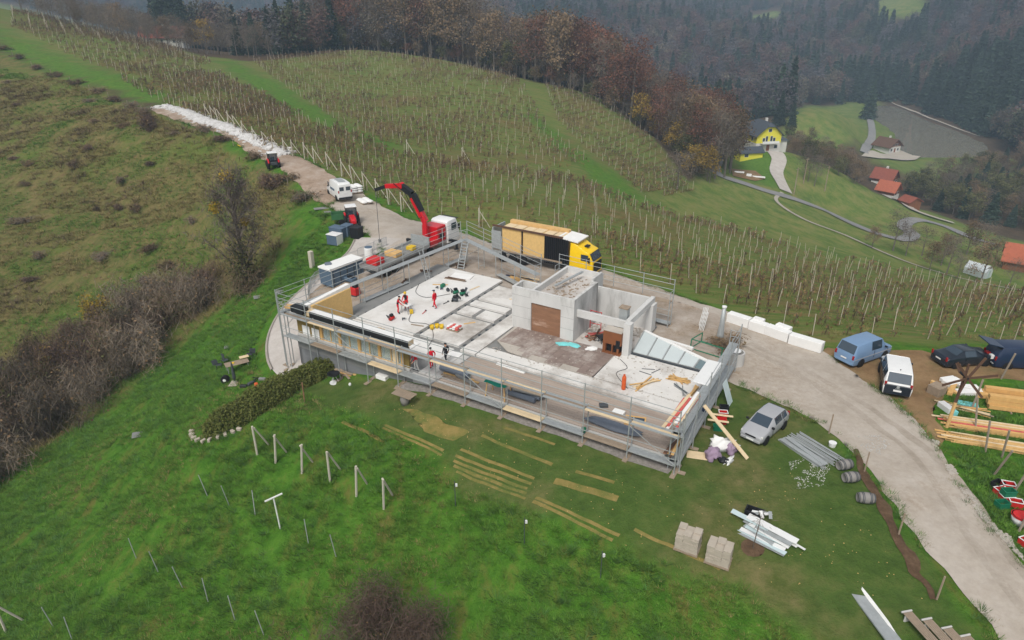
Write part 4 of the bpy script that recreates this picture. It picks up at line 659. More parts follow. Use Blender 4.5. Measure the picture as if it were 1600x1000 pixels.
for n_, (x, y) in enumerate([(-87.60,123.73),(-109.31,156.18),(-91.82,153.89),(-82.79,139.66),(-78.00,127.30),(-78.52,104.79),(-79.35,122.63),(-67.99,131.17),(-67.40,116.64),(-84.40,117.00),(-92.69,127.24),(-69.15,93.81),(-68.29,108.87),(-64.21,108.19),(-62.34,127.96),(-60.64,107.41),(-67.22,88.05),(-60.10,94.48),(-52.17,94.13),(-63.17,119.23),(-47.75,98.14),(-47.13,87.88),(-49.96,85.91),(-119.80,170.19),(-74.95,134.20)]):
    link('slope_bush', small[n_ % 3], loc=gp((x, y)), rz=g5.random() * 6, scale=(g5.uniform(.6, 2.0), g5.uniform(.5, 1.5), g5.uniform(.35, .8)), label='small dark bramble bush dotted on the brown slope', cat='bush', group='bramble bushes on the brown slope')
for p, s_, lab in [((-68.70,131.38), 2., 'greenish rounded bush on the slope by the stone windrow'), ((-35.54,98.21), 1.8, 'thin bare sapling between the slope and the track'), ((-70.06,135.13), 1.3, 'low bush at the fence by the stone windrow')]: link('slope_shrub', small[1], loc=gp(p), scale=s_, label=lab, cat='bush')
# dark scrub line with posts along the slope's upper edge
for seg in [(-139.48,200.84),(-131.12,193.91),(-119.98,183.51),(-109.06,173.06),(-100.31,165.44),(-93.21,160.01),(-85.71,153.48),(-79.02,146.88),(-73.61,141.15),(-55.51,126.02),(-51.13,121.67),(-43.01,113.69),(-34.14,100.24),(-29.00,93.15)]: link('fence_scrub', small[g5.randrange(3)], loc=gp(seg), rz=g5.random() * 6, scale=(1.9, 1.5, .8), label='dark scrub along the old fence above the brown slope', cat='bush', group='scrub along the old fence')
fpm = MB().path([(0, 0, -.2), (0, 0, 1.2)], .05, 5).mesh('fence_post', 'wood_post')
for p in [(-134.73,197.13),(-123.78,187.15),(-112.69,176.61),(-102.76,167.27),(-95.51,161.72),(-88.45,156.18),(-80.41,148.34),(-74.32,141.83),(-65.93,135.19),(-59.33,129.64),(-52.86,123.48),(-48.43,120.26),(-44.15,115.53),(-37.36,104.59),(-32.70,98.44),(-28.49,92.21)]: link('fence_post', fpm, loc=gp(p), rz=g5.random(), label='short weathered fence post at the top of the brown slope', cat='post', group='old fence posts above the brown slope')
# the tall tree with mistletoe and ivy
tt = (-31.01,74.03); o = empty('mistletoe_tree', gp(tt), .4, 'tall half bare tree hung with mistletoe balls and ivy left of the building', 'tree')
lm_, tips = limbs(14, 41, nl=22, spread=.34, start=.1, up=1.15, trunk_r=.022); lm_.build('trunk', 'bark', o)
g = np.random.default_rng(41); p = tips[g.integers(0, len(tips), 3800)] + g.normal(size=(3800, 3)) * .5; v, f = leaves(3800, p, .05, 3, aspect=18, up=(.45, (0, 0, 1))); link('crown', leafmesh('crown', v, f, 'leaf_grey'), o)
p = np.c_[g.normal(0, .8, 2600), g.normal(0, .8, 2600), np.abs(g.normal(2.2, 2.2, 2600))]; v, f = leaves(2600, p, .16, 4); link('ivy', leafmesh('ivy', v, f, 'leaf_olive'), o)
p = np.c_[g.normal(.3, 1.3, 3000), g.normal(0, 1.3, 3000), np.abs(g.normal(.6, 1.3, 3000))]; v, f = leaves(3000, p, .04, 5, aspect=22, up=(.4, (0, 0, 1))); link('undergrowth', leafmesh('undergrowth', v, f, 'bramble'), o)
for (x, y, z, r_) in ((-.2, 0, 13.4, .8), (-1.9, -.3, 10.2, .75), (.9, -.9, 8.4, .5)):
    d_ = g.normal(size=(420, 3)); d_ /= np.linalg.norm(d_, axis=1)[:, None]; v, f = leaves(420, d_ * r_ * g.uniform(.5, 1, (420, 1)) + np.array([x, y, z]), .12, 6); link('mistletoe', leafmesh('mistletoe', v, f, 'mistletoe'), o)
# big foreground shrub
bs = (-7.00,23.81); o = empty('foreground_shrub', gp(bs), 0, 'large purplish brown leafless shrub at the bottom edge', 'shrub'); link('crown', shrub('fs', 55, 3.9, 3.1, 20000, 'twig_red', .018, .5, .35, 2200, 'dead_leaf', .06), o, loc=(0, 0, 0)); link('stem', SH[1][1], o)
# hedge beside the terrace, edged with pale stones
hc = smooth_line([(-23.38,43.37),(-21.77,44.29),(-19.81,46.03),(-17.88,48.26),(-16.05,49.58),(-14.93,49.98)], .3); hw = np.interp(np.linspace(0, 1, len(hc)), [0, .12, .5, .9, 1], [.7, 1.25, 1.35, 1.05, .6]); hn = np.gradient(hc, axis=0); hn /= np.linalg.norm(hn, axis=1)[:, None]; hn = np.c_[-hn[:, 1], hn[:, 0]]
n = 26000; g = np.random.default_rng(8); i_ = g.integers(0, len(hc), n); a_ = g.uniform(0, 2 * np.pi, n); r_ = g.uniform(.45, 1.05, n) ** .5; bump_ = 1 + .3 * (vnoise(i_ * .3, a_ * 1.2, 1.3, 3) - .5) * 2
hc = hc + 0.0; tj = np.gradient(hc, axis=0)[i_] * g.uniform(-.9, .9, (n, 1))
p = np.c_[hc[i_] + tj + hn[i_] * (np.cos(a_) * hw[i_] * 1.1 * r_ * bump_)[:, None], np.abs(np.sin(a_)) * hw[i_] * 1.15 * r_ * bump_]; p[:, 2] += hg(p[:, 0], p[:, 1]); v, f = leaves(n, p, .085, 8, aspect=2.2)
o = empty('hedge', gp(hc[len(hc) // 2]), 0, 'low dense green hedge running out from the building corner', 'hedge'); hm = leafmesh('foliage', v - np.array(o.location), f, 'hedge_leaf'); link('foliage', hm, o)
for k, (x, y) in enumerate([(-24.84,43.99),(-24.36,43.30),(-23.84,42.82),(-23.22,42.45),(-22.69,42.41),(-22.07,42.49),(-21.54,42.58),(-21.00,42.74),(-20.56,42.91),(-25.12,44.59)]):
    MB().cb((0, 0, -.12), (.42, .24, .34)).build('edging_stone', 'paver', loc=gp((x, y)), rz=k * .35, bevel=.04, label='pale edging stone set round the end of the hedge', cat='stone', group='edging stones round the hedge end')
# ------------------------------------------------------------------ the half built house: u runs along its front, v to the back
O_ = (10.0, 33.6); AB = R(-31.2); CB, SB = math.cos(AB), math.sin(AB)
def W(u, v, z=0.): return (O_[0] + u * CB - v * SB, O_[1] + u * SB + v * CB, z)
def gz(u, v): p = W(u, v); return float(hg(p[0], p[1]))
class BT:
    """a thing laid out in house coordinates, its Empty at the base"""
    def __init__(s, name, base, label, cat, group=None): s.b = base; s.o = empty(name, W(*base), AB, label, cat, group)
    def part(s, name, mb, m, parent=None, **kw):
        q = MB(); q.v = [(a - s.b[0], b - s.b[1], c - s.b[2]) for a, b, c in mb.v]; q.f = mb.f; q.m = mb.m; return q.build(name, m, parent or s.o, **kw)
def bone(name, base, mb, m, label, cat, group=None, rz=0, **kw):
    """a thing of one mesh, mb drawn about its own base"""
    return mb.build(name, m, loc=W(*base), rz=AB + rz, label=label, cat=cat, group=group, **kw)
mat('screed_patchy', (214, 211, 206), .85, .08, .5, .1, second=(166, 159, 151), sthr=.53)
mat('dusty_floor', (196, 190, 184), .9, .1, .5, .2, second=(168, 160, 152), sthr=.55)
mat('deck_grey', (164, 150, 138), .85, .16, .5, .2, stretch=(.6, 4, 1), second=(136, 122, 112), sthr=.62)
mat('cast_concrete', (200, 199, 196), .85, .1, .9, .25, stretch=(1, 1, .3), second=(156, 155, 151), sthr=.57)
mat('basement', (118, 120, 122), .85, .14, .6, .2, second=(92, 94, 96))
mat('olive_board', (132, 112, 62), .8, .14, 1., .1)
mat('rusty_ply', (138, 102, 78), .8, .2, 1.6, .1, stretch=(.5, 1, 2), second=(186, 156, 136), sthr=.64)
H_ = BT('house_shell', (-16, 6, .2), 'unfinished house shell with pale floor slab, concrete core and brown tiled patch', 'building')
sl = H_.part('floor_slab', MB().prism([(-33.4, .75), (-1.0, .75), (-1.0, 12.0), (-8, 12.4), (-8, 18.2), (-22.9, 18.6), (-30.4, 20.3), (-33.4, 20.5)], -.6, .5), 'concrete_dark')
H_.part('basement_wall', MB().box(-33.4, .78, -4, -21, 1.05, .48).box(-33.4, .78, -4, -33.1, 9, .48), 'basement')
H_.part('slab_edge', MB().box(-21, .74, -.3, -1.0, .9, .52).box(-1.05, .74, -.3, -.98, 12, .52), 'concrete', sl)
# screed fields with dark recessed joints between them
fields = [(-31.3, 5.5, -24.75, 19.9), (-24.4, 13.3, -20.4, 14.4), (-24.4, 14.75, -20.4, 18.4), (-24.4, 11.25, -22.65, 12.95), (-22.35, 11.25, -20.35, 12.95), (-24.4, 5.9, -20.3, 10.85), (-19.95, 5.4, -18.4, 18.0), (-18.4, 5.4, -1.45, 7.0), (-8.9, 7.0, -1.5, 11.9), (-31.3, 3.2, -20.3, 5.4)]
for k, (a, b, c, d) in enumerate(fields): H_.part('floor_field', MB().box(a + .06, b + .06, .5, c - .06, d - .06, .68 + .004 * (k % 3)), 'screed' if k in (0, 9) else 'screed_patchy', sl)
H_.part('core_floor', MB().box(-18.4, 11.5, .5, -8.1, 17.0, .64), 'dusty_floor', sl)
for (a, b, n_) in ((-31.2, 19.95, 1),): pass
for a, b, c, d in [(-31.5, 5.6, -31.3, 20.), (-24.72, 6, -24.44, 18.6), (-20.28, 6, -19.98, 14), (-31.2, 19.9, -24.5, 20.15)]:
    x, y = (c - a) / 2, (d - b) / 2
    for k in range(int(max(c - a, d - b) / 1.1)):
        u_, v_ = ((a + c) / 2, b + .5 + k * 1.1) if d - b > c - a else (a + .5 + k * 1.1, (b + d) / 2); H_.part('anchor_plate', MB().box(u_ - .1, v_ - .12, .5, u_ + .1, v_ + .12, .6), 'steel_dark', sl)
# brown floor tiles, broken edge
g = random.Random(3); k = 0
for i in range(13):
    for j in range(7):
        u_, v_ = -18.0 + i * .7, 7.1 + j * .63
        edge = 7.35 + .9 * max(0, (-15 - u_) * .4) + .35 * math.sin(u_ * 2.1)
        if v_ < edge - .2 or (u_ > -12.5 and v_ > 11.2) or (v_ + .6 > 11.5): continue
        H_.part('floor_tile', MB().box(u_, v_, .66, u_ + .68, v_ + .61, .705 + g.uniform(0, .012)), 'tile_brown', sl)
H_.part('tile_bed', MB().prism([(-18.2, 8.4), (-16.5, 7.2), (-13, 6.95), (-9, 7.05), (-8.85, 10.9), (-9.6, 11.3), (-18.3, 11.42)], .6, .685), 'dusty', sl)
# terrace boards
nb = 17
for k in range(nb):
    v0 = .95 + k * (5.3 - .95) / nb
    for (a, b) in ((-18.6, -12.4 + .8 * (k % 2)), (-12.38 + .8 * (k % 2), -6.6 - .6 * (k % 3)), (-6.58 - .6 * (k % 3), -1.2)): H_.part('deck_board', MB().box(a, v0, .5, b, v0 + (5.3 - .95) / nb - .025, .565 + g.uniform(0, .01)), 'deck_grey', sl)
for k in range(9): H_.part('paving_slab', MB().box(-20.6 + (k % 3) * .66, 1 + (k // 3) * 1.35, .5, -19.98 + (k % 3) * .66, 2.32 + (k // 3) * 1.35, .6), 'concrete', sl)
# concrete core with stair roof
t = .24; core = H_.part('concrete_core', MB().box(-18.6, 11.4, .5, -16.75, 11.4 + t, 4.4).box(-13.95, 11.4, .5, -12.75, 11.4 + t, 4.4).box(-16.75, 11.402, 3.3, -13.95, 11.398 + t, 4.398)
    .box(-18.6, 11.4 + t, .5, -18.6 + t, 13.1, 4.4).box(-18.6 + t, 13.1 - t, .5, -16.8, 13.1, 4.398).box(-16.8, 11.4 + t, .5, -16.8 + t, 18.0, 4.42).box(-16.8 + t, 18.0 - t, .5, -13.2, 18.0, 4.42).box(-13.4, 15.9, .5, -13.2, 18 - t, 4.6).box(-13.0, 11.4 + t, .5, -12.75, 15.9, 4.4).box(-13.4, 15.7, .5, -12.75, 15.9, 4.39), 'cast_concrete')
H_.part('core_roof', MB().box(-16.8 + t, 11.4 + t, 3.7, -13.0, 15.7, 3.9).box(-16.8 + t, 15.7, 3.7, -13.4, 18 - t, 3.9).box(-18.36, 11.64, 3.3, -16.8, 12.86, 3.5), 'dusty_floor', core)
for i in range(5):
    z0 = .7 + i * .52
    H_.part('plywood_board', MB().box(-16.74, 11.52, z0, -13.96, 11.58, z0 + .515), 'rusty_ply', core)
for z_ in (1.7, 2.7, 3.7):
    H_.part('form_joint', MB().box(-18.605, 11.394, z_, -16.76, 11.4, z_ + .015).box(-13.94, 11.394, z_, -12.75, 11.4, z_ + .015), 'concrete_dark', core)
# open concrete frame of the wing
fr = H_.part('concrete_frame', MB().box(-13.2, 16.9, 2.0, -8.5, 17.12, 3.55).box(-13.2, 16.9, .5, -10.9, 17.12, 2.0).box(-10.1, 16.9, .5, -8.5, 17.12, 2.0).box(-10.9, 16.9, .5, -10.1, 17.12, 1.3).box(-8.5, 12.0, 3.0, -8.15, 17.5, 3.5).box(-8.52, 16.6, .5, -7.95, 17.52, 3.0).box(-8.4, 11.3, .5, -7.85, 12.0, 3.45).box(-12.75, 11.95, 2.75, -8.5, 12.2, 3.35), 'cast_concrete')
H_.part('wing_wall', MB().box(-10.2, 11.95, .64, -9.6, 12.2, 2.75), 'concrete', fr)
fp = H_.part('fireplace', MB().box(-9.95, 11.05, 1.55, -8.42, 11.9, 2.65).box(-9.95, 11.05, .7, -9.7, 11.9, 1.55).box(-8.75, 11.05, .7, -8.6, 11.9, 1.55).box(-9.2, 11.05, .7, -9.1, 11.9, 1.55).box(-9.98, 11.0, .64, -8.42, 11.92, .8), 'brass_wood')
H_.part('fire_opening', MB().box(-9.7, 11.3, .8, -8.6, 11.88, 1.54).box(-8.85, 11.03, 1.3, -8.5, 11.06, 2.0), 'black_plastic', fp)
H_.part('flue', MB().box(-9.3, 12.4, 2.1, -8.6, 13.0, 3.0), 'olive_board', fp); H_.part('flue_top', MB().box(-9.28, 12.42, 3.0, -8.62, 12.98, 4.15), 'galvanised', fp); H_.part('flue_rim', MB().box(-9.34, 12.36, 4.15, -8.56, 13.04, 4.25), 'old_wood', fp); H_.part('mantel', MB().box(-9.98, 11.02, 2.65, -8.42, 11.92, 2.72), 'dusty', fp)
# sloping roof light beside the frame
S_ = BT('roof_light', (-5, 12.6, .6), 'low sloping roof light of pale glass panes beside the fireplace', 'roof light')
A0, A1, B0, B1 = Vector((-7.8, 12.15, .78)), Vector((-1.6, 12.15, .78)), Vector((-7.9, 14.7, 1.5)), Vector((-1.4, 12.75, 1.0))
S_.part('base', MB().add([(-7.8, 12.15, .4), (-1.6, 12.15, .4), (-1.4, 12.75, .4), (-7.9, 14.7, .4), A0 - Vector((0, 0, .03)), A1 - Vector((0, 0, .03)), B1 - Vector((0, 0, .03)), B0 - Vector((0, 0, .03))], [(0, 3, 2, 1), (4, 5, 6, 7), (0, 1, 5, 4), (1, 2, 6, 5), (2, 3, 7, 6), (3, 0, 4, 7)]), 'concrete')
S_.part('side_wall', MB().bar(B0 + Vector((0, .12, -.3)), B1 + Vector((0, .12, -.2)), .26, .7), 'white_foam')
mat('pane_glass', (190, 198, 198), .3, .06, .5, spec=.6); mat('pane_glass_dark', (106, 122, 126), .12, .1, .5, spec=.6)
for k in range(5):
    a, b = k / 5 + .01, (k + 1) / 5 - .01; q = [A0.lerp(A1, a), A0.lerp(A1, b), B0.lerp(B1, b), B0.lerp(B1, a)]; S_.part('pane', MB().add([p + Vector((0, 0, .005)) for p in q] + [p + Vector((0, 0, .035)) for p in q], [(0, 3, 2, 1), (4, 5, 6, 7), (0, 1, 5, 4), (1, 2, 6, 5), (2, 3, 7, 6), (3, 0, 4, 7)]), 'pane_glass_dark' if k in (4,) else 'pane_glass')
for k in range(6): S_.part('glazing_bar', MB().bar(A0.lerp(A1, k / 5) + Vector((0, 0, .02)), B0.lerp(B1, k / 5) + Vector((0, 0, .02)), .07, .08), 'galvanised')
S_.part('gutter', MB().bar(A0 + Vector((-.1, -.12, -.1)), A1 + Vector((.1, -.12, -.1)), .2, .16), 'steel_dark')
# timber window wall standing on the slab's front edge
T_ = BT('window_wall', (-27, 1, .5), 'timber window wall with black membrane along its top at the front', 'wall')
T_.part('sill_plate', MB().box(-33.3, .82, .5, -21.3, 1.12, .75), 'concrete'); T_.part('head_plate', MB().box(-33.3, .86, 2.62, -21.3, 1.5, 3.02), 'pine_pale'); T_.part('top_sheet', MB().box(-31.6, .84, 3.02, -21.3, 1.52, 3.06), 'white_foam')
T_.part('membrane', MB().box(-31.6, .8, 2.5, -21.28, .86, 3.07), 'black_plastic'); T_.part('olive_panel', MB().box(-33.3, .88, .75, -30.6, 1.05, 2.62), 'olive_board'); T_.part('end_panel', MB().box(-21.9, .88, .75, -21.35, 1.05, 2.5), 'olive_board')
for a in (-32.3, -31.2): T_.part('white_panel', MB().box(a - .42, .85, .78, a + .42, .885, 1.6), 'white_foam')
for a in (-30.55, -28.5, -26.4, -24.3, -22.0): T_.part('post', MB().box(a - .13, .85, .75, a + .13, 1.1, 2.62), 'pine_orange')
for a, b in ((-30.42, -28.63), (-28.37, -26.53), (-26.27, -24.43), (-24.17, -22.13)):
    w = T_.part('window', MB().box(a, .9, .75, b, 1.0, .84).box(a, .9, 2.5, b, 1.0, 2.62).box((a + b) / 2 - .04, .9, .84, (a + b) / 2 + .04, 1.0, 2.5), 'pine')
    T_.part('pane', MB().box(a + .02, .94, .84, (a + b) / 2 - .05, .96, 2.5).box((a + b) / 2 + .05, .94, .84, b - .02, .96, 2.5), mat('thin_glass', (190, 208, 208), .1, .04, 1., spec=.6, alpha=.35), w)
    T_.part('inner_panel', MB().box(a, 1.35, .75, b, 1.42, 2.3 - .4 * ((int(a) % 2))), 'cream_panel')
T_.part('leaning_board', MB().box(-22.9, .82, .78, -22.4, .9, 2.3), 'pine_pale'); T_.part('diagonal_brace', MB().bar((-30.3, 1.1, .9), (-28.7, 1.1, 2.3), .1, .06), 'pine')
# osb side wall
E_ = BT('side_wall_panel', (-32.3, 3.2, .5), 'upright yellow board wall panel with white wrapped top at the far left end', 'wall')
E_.part('board', MB().box(-32.2, 1.6, .52, -32.0, 6.1, 3.2), 'osb'); E_.part('wrapped_top', MB().bar((-32.45, .9, 3.05), (-32.3, 6.15, 3.3), .42, .5), 'white_foam'); E_.part('end_cap', MB().cb((-32.6, .75, 2.85), (1.3, .75, .55)), 'black_plastic')
for k in range(5): E_.part('print_mark', MB().bar((-32.22, 1.6 + k, 3.02 + k * .045), (-32.2, 2.0 + k, 3.16 + k * .045), .01, .1), 'steel_dark')
E_.part('plank', MB().bar((-34.0, .6, 3.1), (-32.9, .9, 3.15), .5, .2), 'pine')
# ------------------------------------------------------------------ scaffolding
def scaffold(label, p0, p1, bays, side, decks, top, dmat=('galvanised',), base=True, skip_low=(), lowrail=True, braces=(0,), soles=True):
    p0 = Vector(p0); p1 = Vector(p1); d = (p1 - p0); L_ = d.length; d /= L_; n = Vector((-d.y, d.x)) * side * .72; mid = (p0 + p1) / 2
    T = BT('scaffold', (mid.x, mid.y, gz(mid.x, mid.y)), label, 'scaffold', 'scaffold runs round the house shell')
    for i in range(bays + 1):
        for q, hi in ((p0 + d * (L_ * i / bays), top), (p0 + d * (L_ * i / bays) + n, decks[-1] + .1)):
            z0 = gz(q.x, q.y); T.part('standard', MB().tube((q.x, q.y, z0 + .06), (q.x, q.y, hi), .04, 6), 'galvanised')
            if q.x == (p0 + d * (L_ * i / bays)).x and soles: T.part('sole_board', MB().bar((q.x - n.x * .55, q.y - n.y * .55, z0 + .03), (q.x + n.x * .55, q.y + n.y * .55, z0 + .03), .3, .06), 'old_wood')
        q = p0 + d * (L_ * i / bays)
        for z in decks: T.part('transom', MB().tube((q.x, q.y, z - .07), (q.x + n.x, q.y + n.y, z - .07), .025, 5), 'galvanised')
    for i in range(bays):
        a = p0 + d * (L_ * i / bays); b = p0 + d * (L_ * (i + 1) / bays)
        for li, z in enumerate(decks):
            if li == 0 and i in skip_low: continue
            for k in (.2, .5, .8):
                m_ = dmat[(i * 3 + int(k * 10) * li) % len(dmat)] if len(dmat) > 1 else dmat[0]
                a2, b2 = a + n * k + d * .02, b + n * k - d * .02; T.part('deck_plank', MB().bar((a2.x, a2.y, z), (b2.x, b2.y, z), .21, .05), m_)
            rr_ = (.5, 1.0) if li < len(decks) - 1 else (.5, 1.0, 1.5, 1.93)
            for r_ in rr_:
                if z + r_ > top + .02: continue
                T.part('guard_rail', MB().tube((a.x, a.y, z + r_), (b.x, b.y, z + r_), .024, 5), 'galvanised')
        if i % 4 in braces: T.part('brace', MB().tube((a.x, a.y, decks[0] + .1), (b.x, b.y, decks[-1] - .1), .024, 5), 'galvanised')
    for q in (p0, p1):
        for z in (decks[-1] + .5, decks[-1] + 1.0): T.part('end_rail', MB().tube((q.x, q.y, z), (q.x + n.x, q.y + n.y, z), .024, 5), 'galvanised')
        r = q + n; T.part('end_standard', MB().tube((r.x, r.y, decks[-1]), (r.x, r.y, decks[-1] + 1.05), .03, 6), 'galvanised')
    return T
scaffold('long scaffold run along the front terrace edge facing the lawn', (-.1, -.1), (-34.1, -.1), 11, -1, [.6, 2.62], 4.6, ('galvanised', 'pine_pale', 'galvanised', 'old_wood'))
scaffold('short scaffold run at the right end beside the silver car', (.1, .3), (-.2, 14.2), 5, 1, [.6, 2.62], 4.3, ('galvanised', 'pine_pale', 'galvanised'))
scaffold('scaffold run along the left side next to the crane lorry', (-34.6, .2), (-32.3, 23.4), 8, -1, [.62, 2.62], 4.6, ('galvanised',), skip_low=(0, 1, 2, 5, 6))
scaffold('scaffold run at the back between the corner and the concrete core', (-31.9, 24.0), (-20.0, 19.0), 4, -1, [.62, 2.62], 4.6, ('galvanised',), skip_low=(0, 1))
scaffold('scaffold run behind the concrete core and the open frame', (-18.6, 20.0), (-7.2, 19.4), 4, -1, [.62, 2.62], 4.6, ('galvanised', 'galvanised', 'old_wood'), braces=(1,))
# ------------------------------------------------------------------ vehicles (x forward, y left, origin on the ground)
def wheel_meshes(r, w, rimmat='galvanised'):
    t = MB().lathe((0, 0, 0), [(r * .62, -w / 2), (r * .93, -w / 2), (r, -w * .3), (r, w * .3), (r * .93, w / 2), (r * .62, w / 2)], 16, axis='y').mesh('tyre', 'black_rubber', True)
    m = MB().lathe((0, 0, 0), [(r * .12, -w * .46), (r * .63, -w * .5), (r * .63, w * .5), (r * .12, w * .46)], 12, axis='y').mesh('rim', rimmat); return t, m
def wheels(root, spots, r, w, rimmat='galvanised'):
    t, m = wheel_meshes(r, w, rimmat)
    for (x, y) in spots: q = link('wheel', t, root, loc=(x, y, r)); link('rim', m, q)
def quad_panel(name, pts, inset, push, m, parent):
    P = [Vector(p) for p in pts]; c = sum(P, Vector()) / 4; n = (P[1] - P[0]).cross(P[3] - P[0]).normalized(); Q = [p.lerp(c, inset) for p in P]
    return MB().add([q + n * push for q in Q] + [q - n * .01 for q in Q], [(0, 1, 2, 3), (7, 6, 5, 4), (0, 4, 5, 1), (1, 5, 6, 2), (2, 6, 7, 3), (3, 7, 4, 0)]).build(name, m, parent)
def car(name, loc, rz, label, cat, st, paint, glass_span, screens, wspots, wr, lower=None, roofmat=None, doors=(), plate=True, front_face=True, mirrors=None, group=None, grille=True, tail_z=.75):
    """st: stations (x, z_bottom, z_mid, z_belt, z_top, half_low, half_belt, half_top) from front to rear"""
    o = empty(name, loc, rz, label, cat, group); rings = []
    for (x, zb, zm, zl, zt, w0, w1, w2) in st: rings.append([(x, -w0, zb), (x, -w1, zm), (x, -w1 * .97, zl), (x, -w2, zt), (x, w2, zt), (x, w1 * .97, zl), (x, w1, zm), (x, w0, zb)])
    mb = MB(); mb.loft(rings); mats = [paint]
    n = len(st); nf = 8 * (n - 1)
    if lower: mats.append(lower)
    if roofmat: mats.append(roofmat)
    for i in range(n - 1):
        for k in range(8):
            if lower and k in (0, 1, 5, 6, 7): mb.m[i * 8 + k] = 1
            if roofmat and k == 3: mb.m[i * 8 + k] = mats.index(roofmat)
    if lower and len(mb.m) > nf: mb.m[nf] = mb.m[nf + 1] = 0
    mb.build('body', mats, o, bevel=.07, bseg=2)
    for (a, b) in glass_span:
        for s in (2, 4):
            A, B = rings[a], rings[b]
            pts = [A[2], A[3], B[3], B[2]] if s == 2 else [A[5], B[5], B[4], A[4]]
            quad_panel('window', pts, .1, .015, 'dark_glass', o)
    for (a, b, nm) in screens:
        A, B = rings[a], rings[b]; quad_panel(nm, [A[3], A[4], B[4], B[3]], .09, .018, 'dark_glass', o)
    wheels(o, wspots, wr, .21)
    for (x, y) in wspots: q = (1 if y > 0 else -1) * (st[2][6] + .004); MB().lathe((x, q - .012, wr + .02), [(.02, 0), (wr * 1.2, 0), (wr * 1.2, .024), (.02, .024)], 16, axis='y').build('wheel_arch', 'black_plastic', o)
    xf, xr = st[0][0], st[-1][0]; w = st[1][6]; zf = st[0][3]
    for s in (-1, 1):
        MB().cb((st[1][0] + .02, s * w * .74, zf - .04), (.22, .34, .15)).build('headlight', 'lamp_clear', o, bevel=.03)
        MB().cb((xr + .02, s * st[-2][6] * .86, tail_z), (.1, .16, .34)).build('tail_light', 'lamp_red', o, bevel=.02)
        if mirrors: MB().cb((mirrors, s * (w + .1), st[2][3] + .05), (.12, .2, .16)).build('mirror', 'black_plastic', o, bevel=.03)
        for (d0, d1) in doors:
            for xg in (d0 + .62, d1 - .5): MB().box(xg - .012, s * st[3][6] - .012, st[3][2] - .15, xg + .012, s * st[3][6] + .006, st[3][3]).build('door_gap', 'black_plastic', o)
            MB().cb(((d0 + d1) / 2, s * (w * .995), st[2][3] - .22), (.16, .03, .03)).build('door_handle', 'black_plastic', o)
    MB().cb((xf - .04, 0, .28), (.14, w * 1.7, .2)).build('bumper', 'black_plastic' if lower or not grille else paint, o, bevel=.04); MB().cb((xr + .04, 0, .3), (.14, w * 1.75, .22)).build('bumper', paint if not lower else 'black_plastic', o, bevel=.04)
    if plate:
        MB().cb((xf + .035, 0, .36), (.02, .5, .11)).build('number_plate', 'white_paint', o); MB().cb((xr - .045, 0, tail_z - .12), (.02, .5, .11)).build('number_plate', 'white_paint', o)
    if grille: MB().cb((xf + .005, 0, zf - .06), (.04, w * .9, .09)).build('grille', 'black_plastic', o)
    return o
def head(f, r): return math.atan2(f[1] - r[1], f[0] - r[0])
# silver hatchback on the lawn
hatch = [(1.94, .32, .5, .66, .70, .62, .72, .58), (1.7, .22, .52, .78, .84, .72, .8, .66), (.98, .2, .55, .93, .99, .76, .83, .68), (.2, .2, .55, .96, 1.43, .76, .84, .6), (-.75, .2, .55, .99, 1.47, .76, .84, .6), (-1.45, .2, .55, 1.02, 1.41, .76, .83, .58), (-1.88, .28, .55, .98, 1.04, .72, .78, .62), (-1.95, .32, .55, .8, .84, .7, .75, .6)]
c_ = car('hatchback', gp((16.85, 38.1)), head((14.9, 37.0), (18.0, 40.05)) , 'silver three door hatchback parked on the lawn by the scaffold corner', 'car', hatch, 'silver_paint', [(3, 4), (4, 5)], [(2, 3, 'windscreen'), (5, 6, 'rear_window')], [(1.25, .765), (1.25, -.765), (-1.24, .765), (-1.24, -.765)], .3, doors=[(-.1, -.5)], mirrors=.75)
# white and black minivan seen from behind
buzz = [(2.3, .4, .7, .95, 1.0, .8, .86, .7), (2.15, .25, .75, 1.06, 1.15, .88, .94, .78), (1.75, .22, .8, 1.12, 1.25, .92, .97, .8), (1.0, .22, .8, 1.14, 1.86, .93, .98, .78), (-.6, .22, .8, 1.16, 1.94, .93, .99, .8), (-1.9, .22, .8, 1.18, 1.9, .93, .98, .8), (-2.3, .28, .8, 1.14, 1.2, .9, .96, .84), (-2.36, .34, .8, .98, 1.0, .88, .93, .8)]
bz = math.atan2(1.8, .9) ; bz = math.atan2(42.7 - 41.9, 26.9 - 28.7) - math.pi / 2
c_ = car('minivan', gp((27.8 + 2.35 * math.cos(bz), 42.3 + 2.35 * math.sin(bz))), bz, 'white minivan with black tailgate parked beside the gravel road', 'van', buzz, 'white_paint', [(3, 4), (4, 5)], [(2, 3, 'windscreen'), (5, 6, 'rear_window')], [(1.55, .9), (1.55, -.9), (-1.45, .9), (-1.45, -.9)], .36, lower='dark_car', mirrors=1.3, doors=[(.2, -.4)], tail_z=.95)
MB().box(-2.44, -.86, .35, -2.33, .86, 1.1).build('tailgate', 'dark_car', c_, bevel=.03); MB().lathe((-2.45, 0, 1.0), [(.01, -.01), (.11, -.01), (.11, .01), (.01, .01)], 14, axis='x').build('badge', 'galvanised', c_); MB().box(-2.47, -.26, .62, -2.44, .26, .76).build('number_plate', 'white_paint', c_); MB().box(-2.465, -.16, .84, -2.445, .16, .87).build('badge_script', 'galvanised', c_); MB().cb((-1.5, 0, 1.93), (.1, .05, .07)).build('antenna', 'black_plastic', c_)
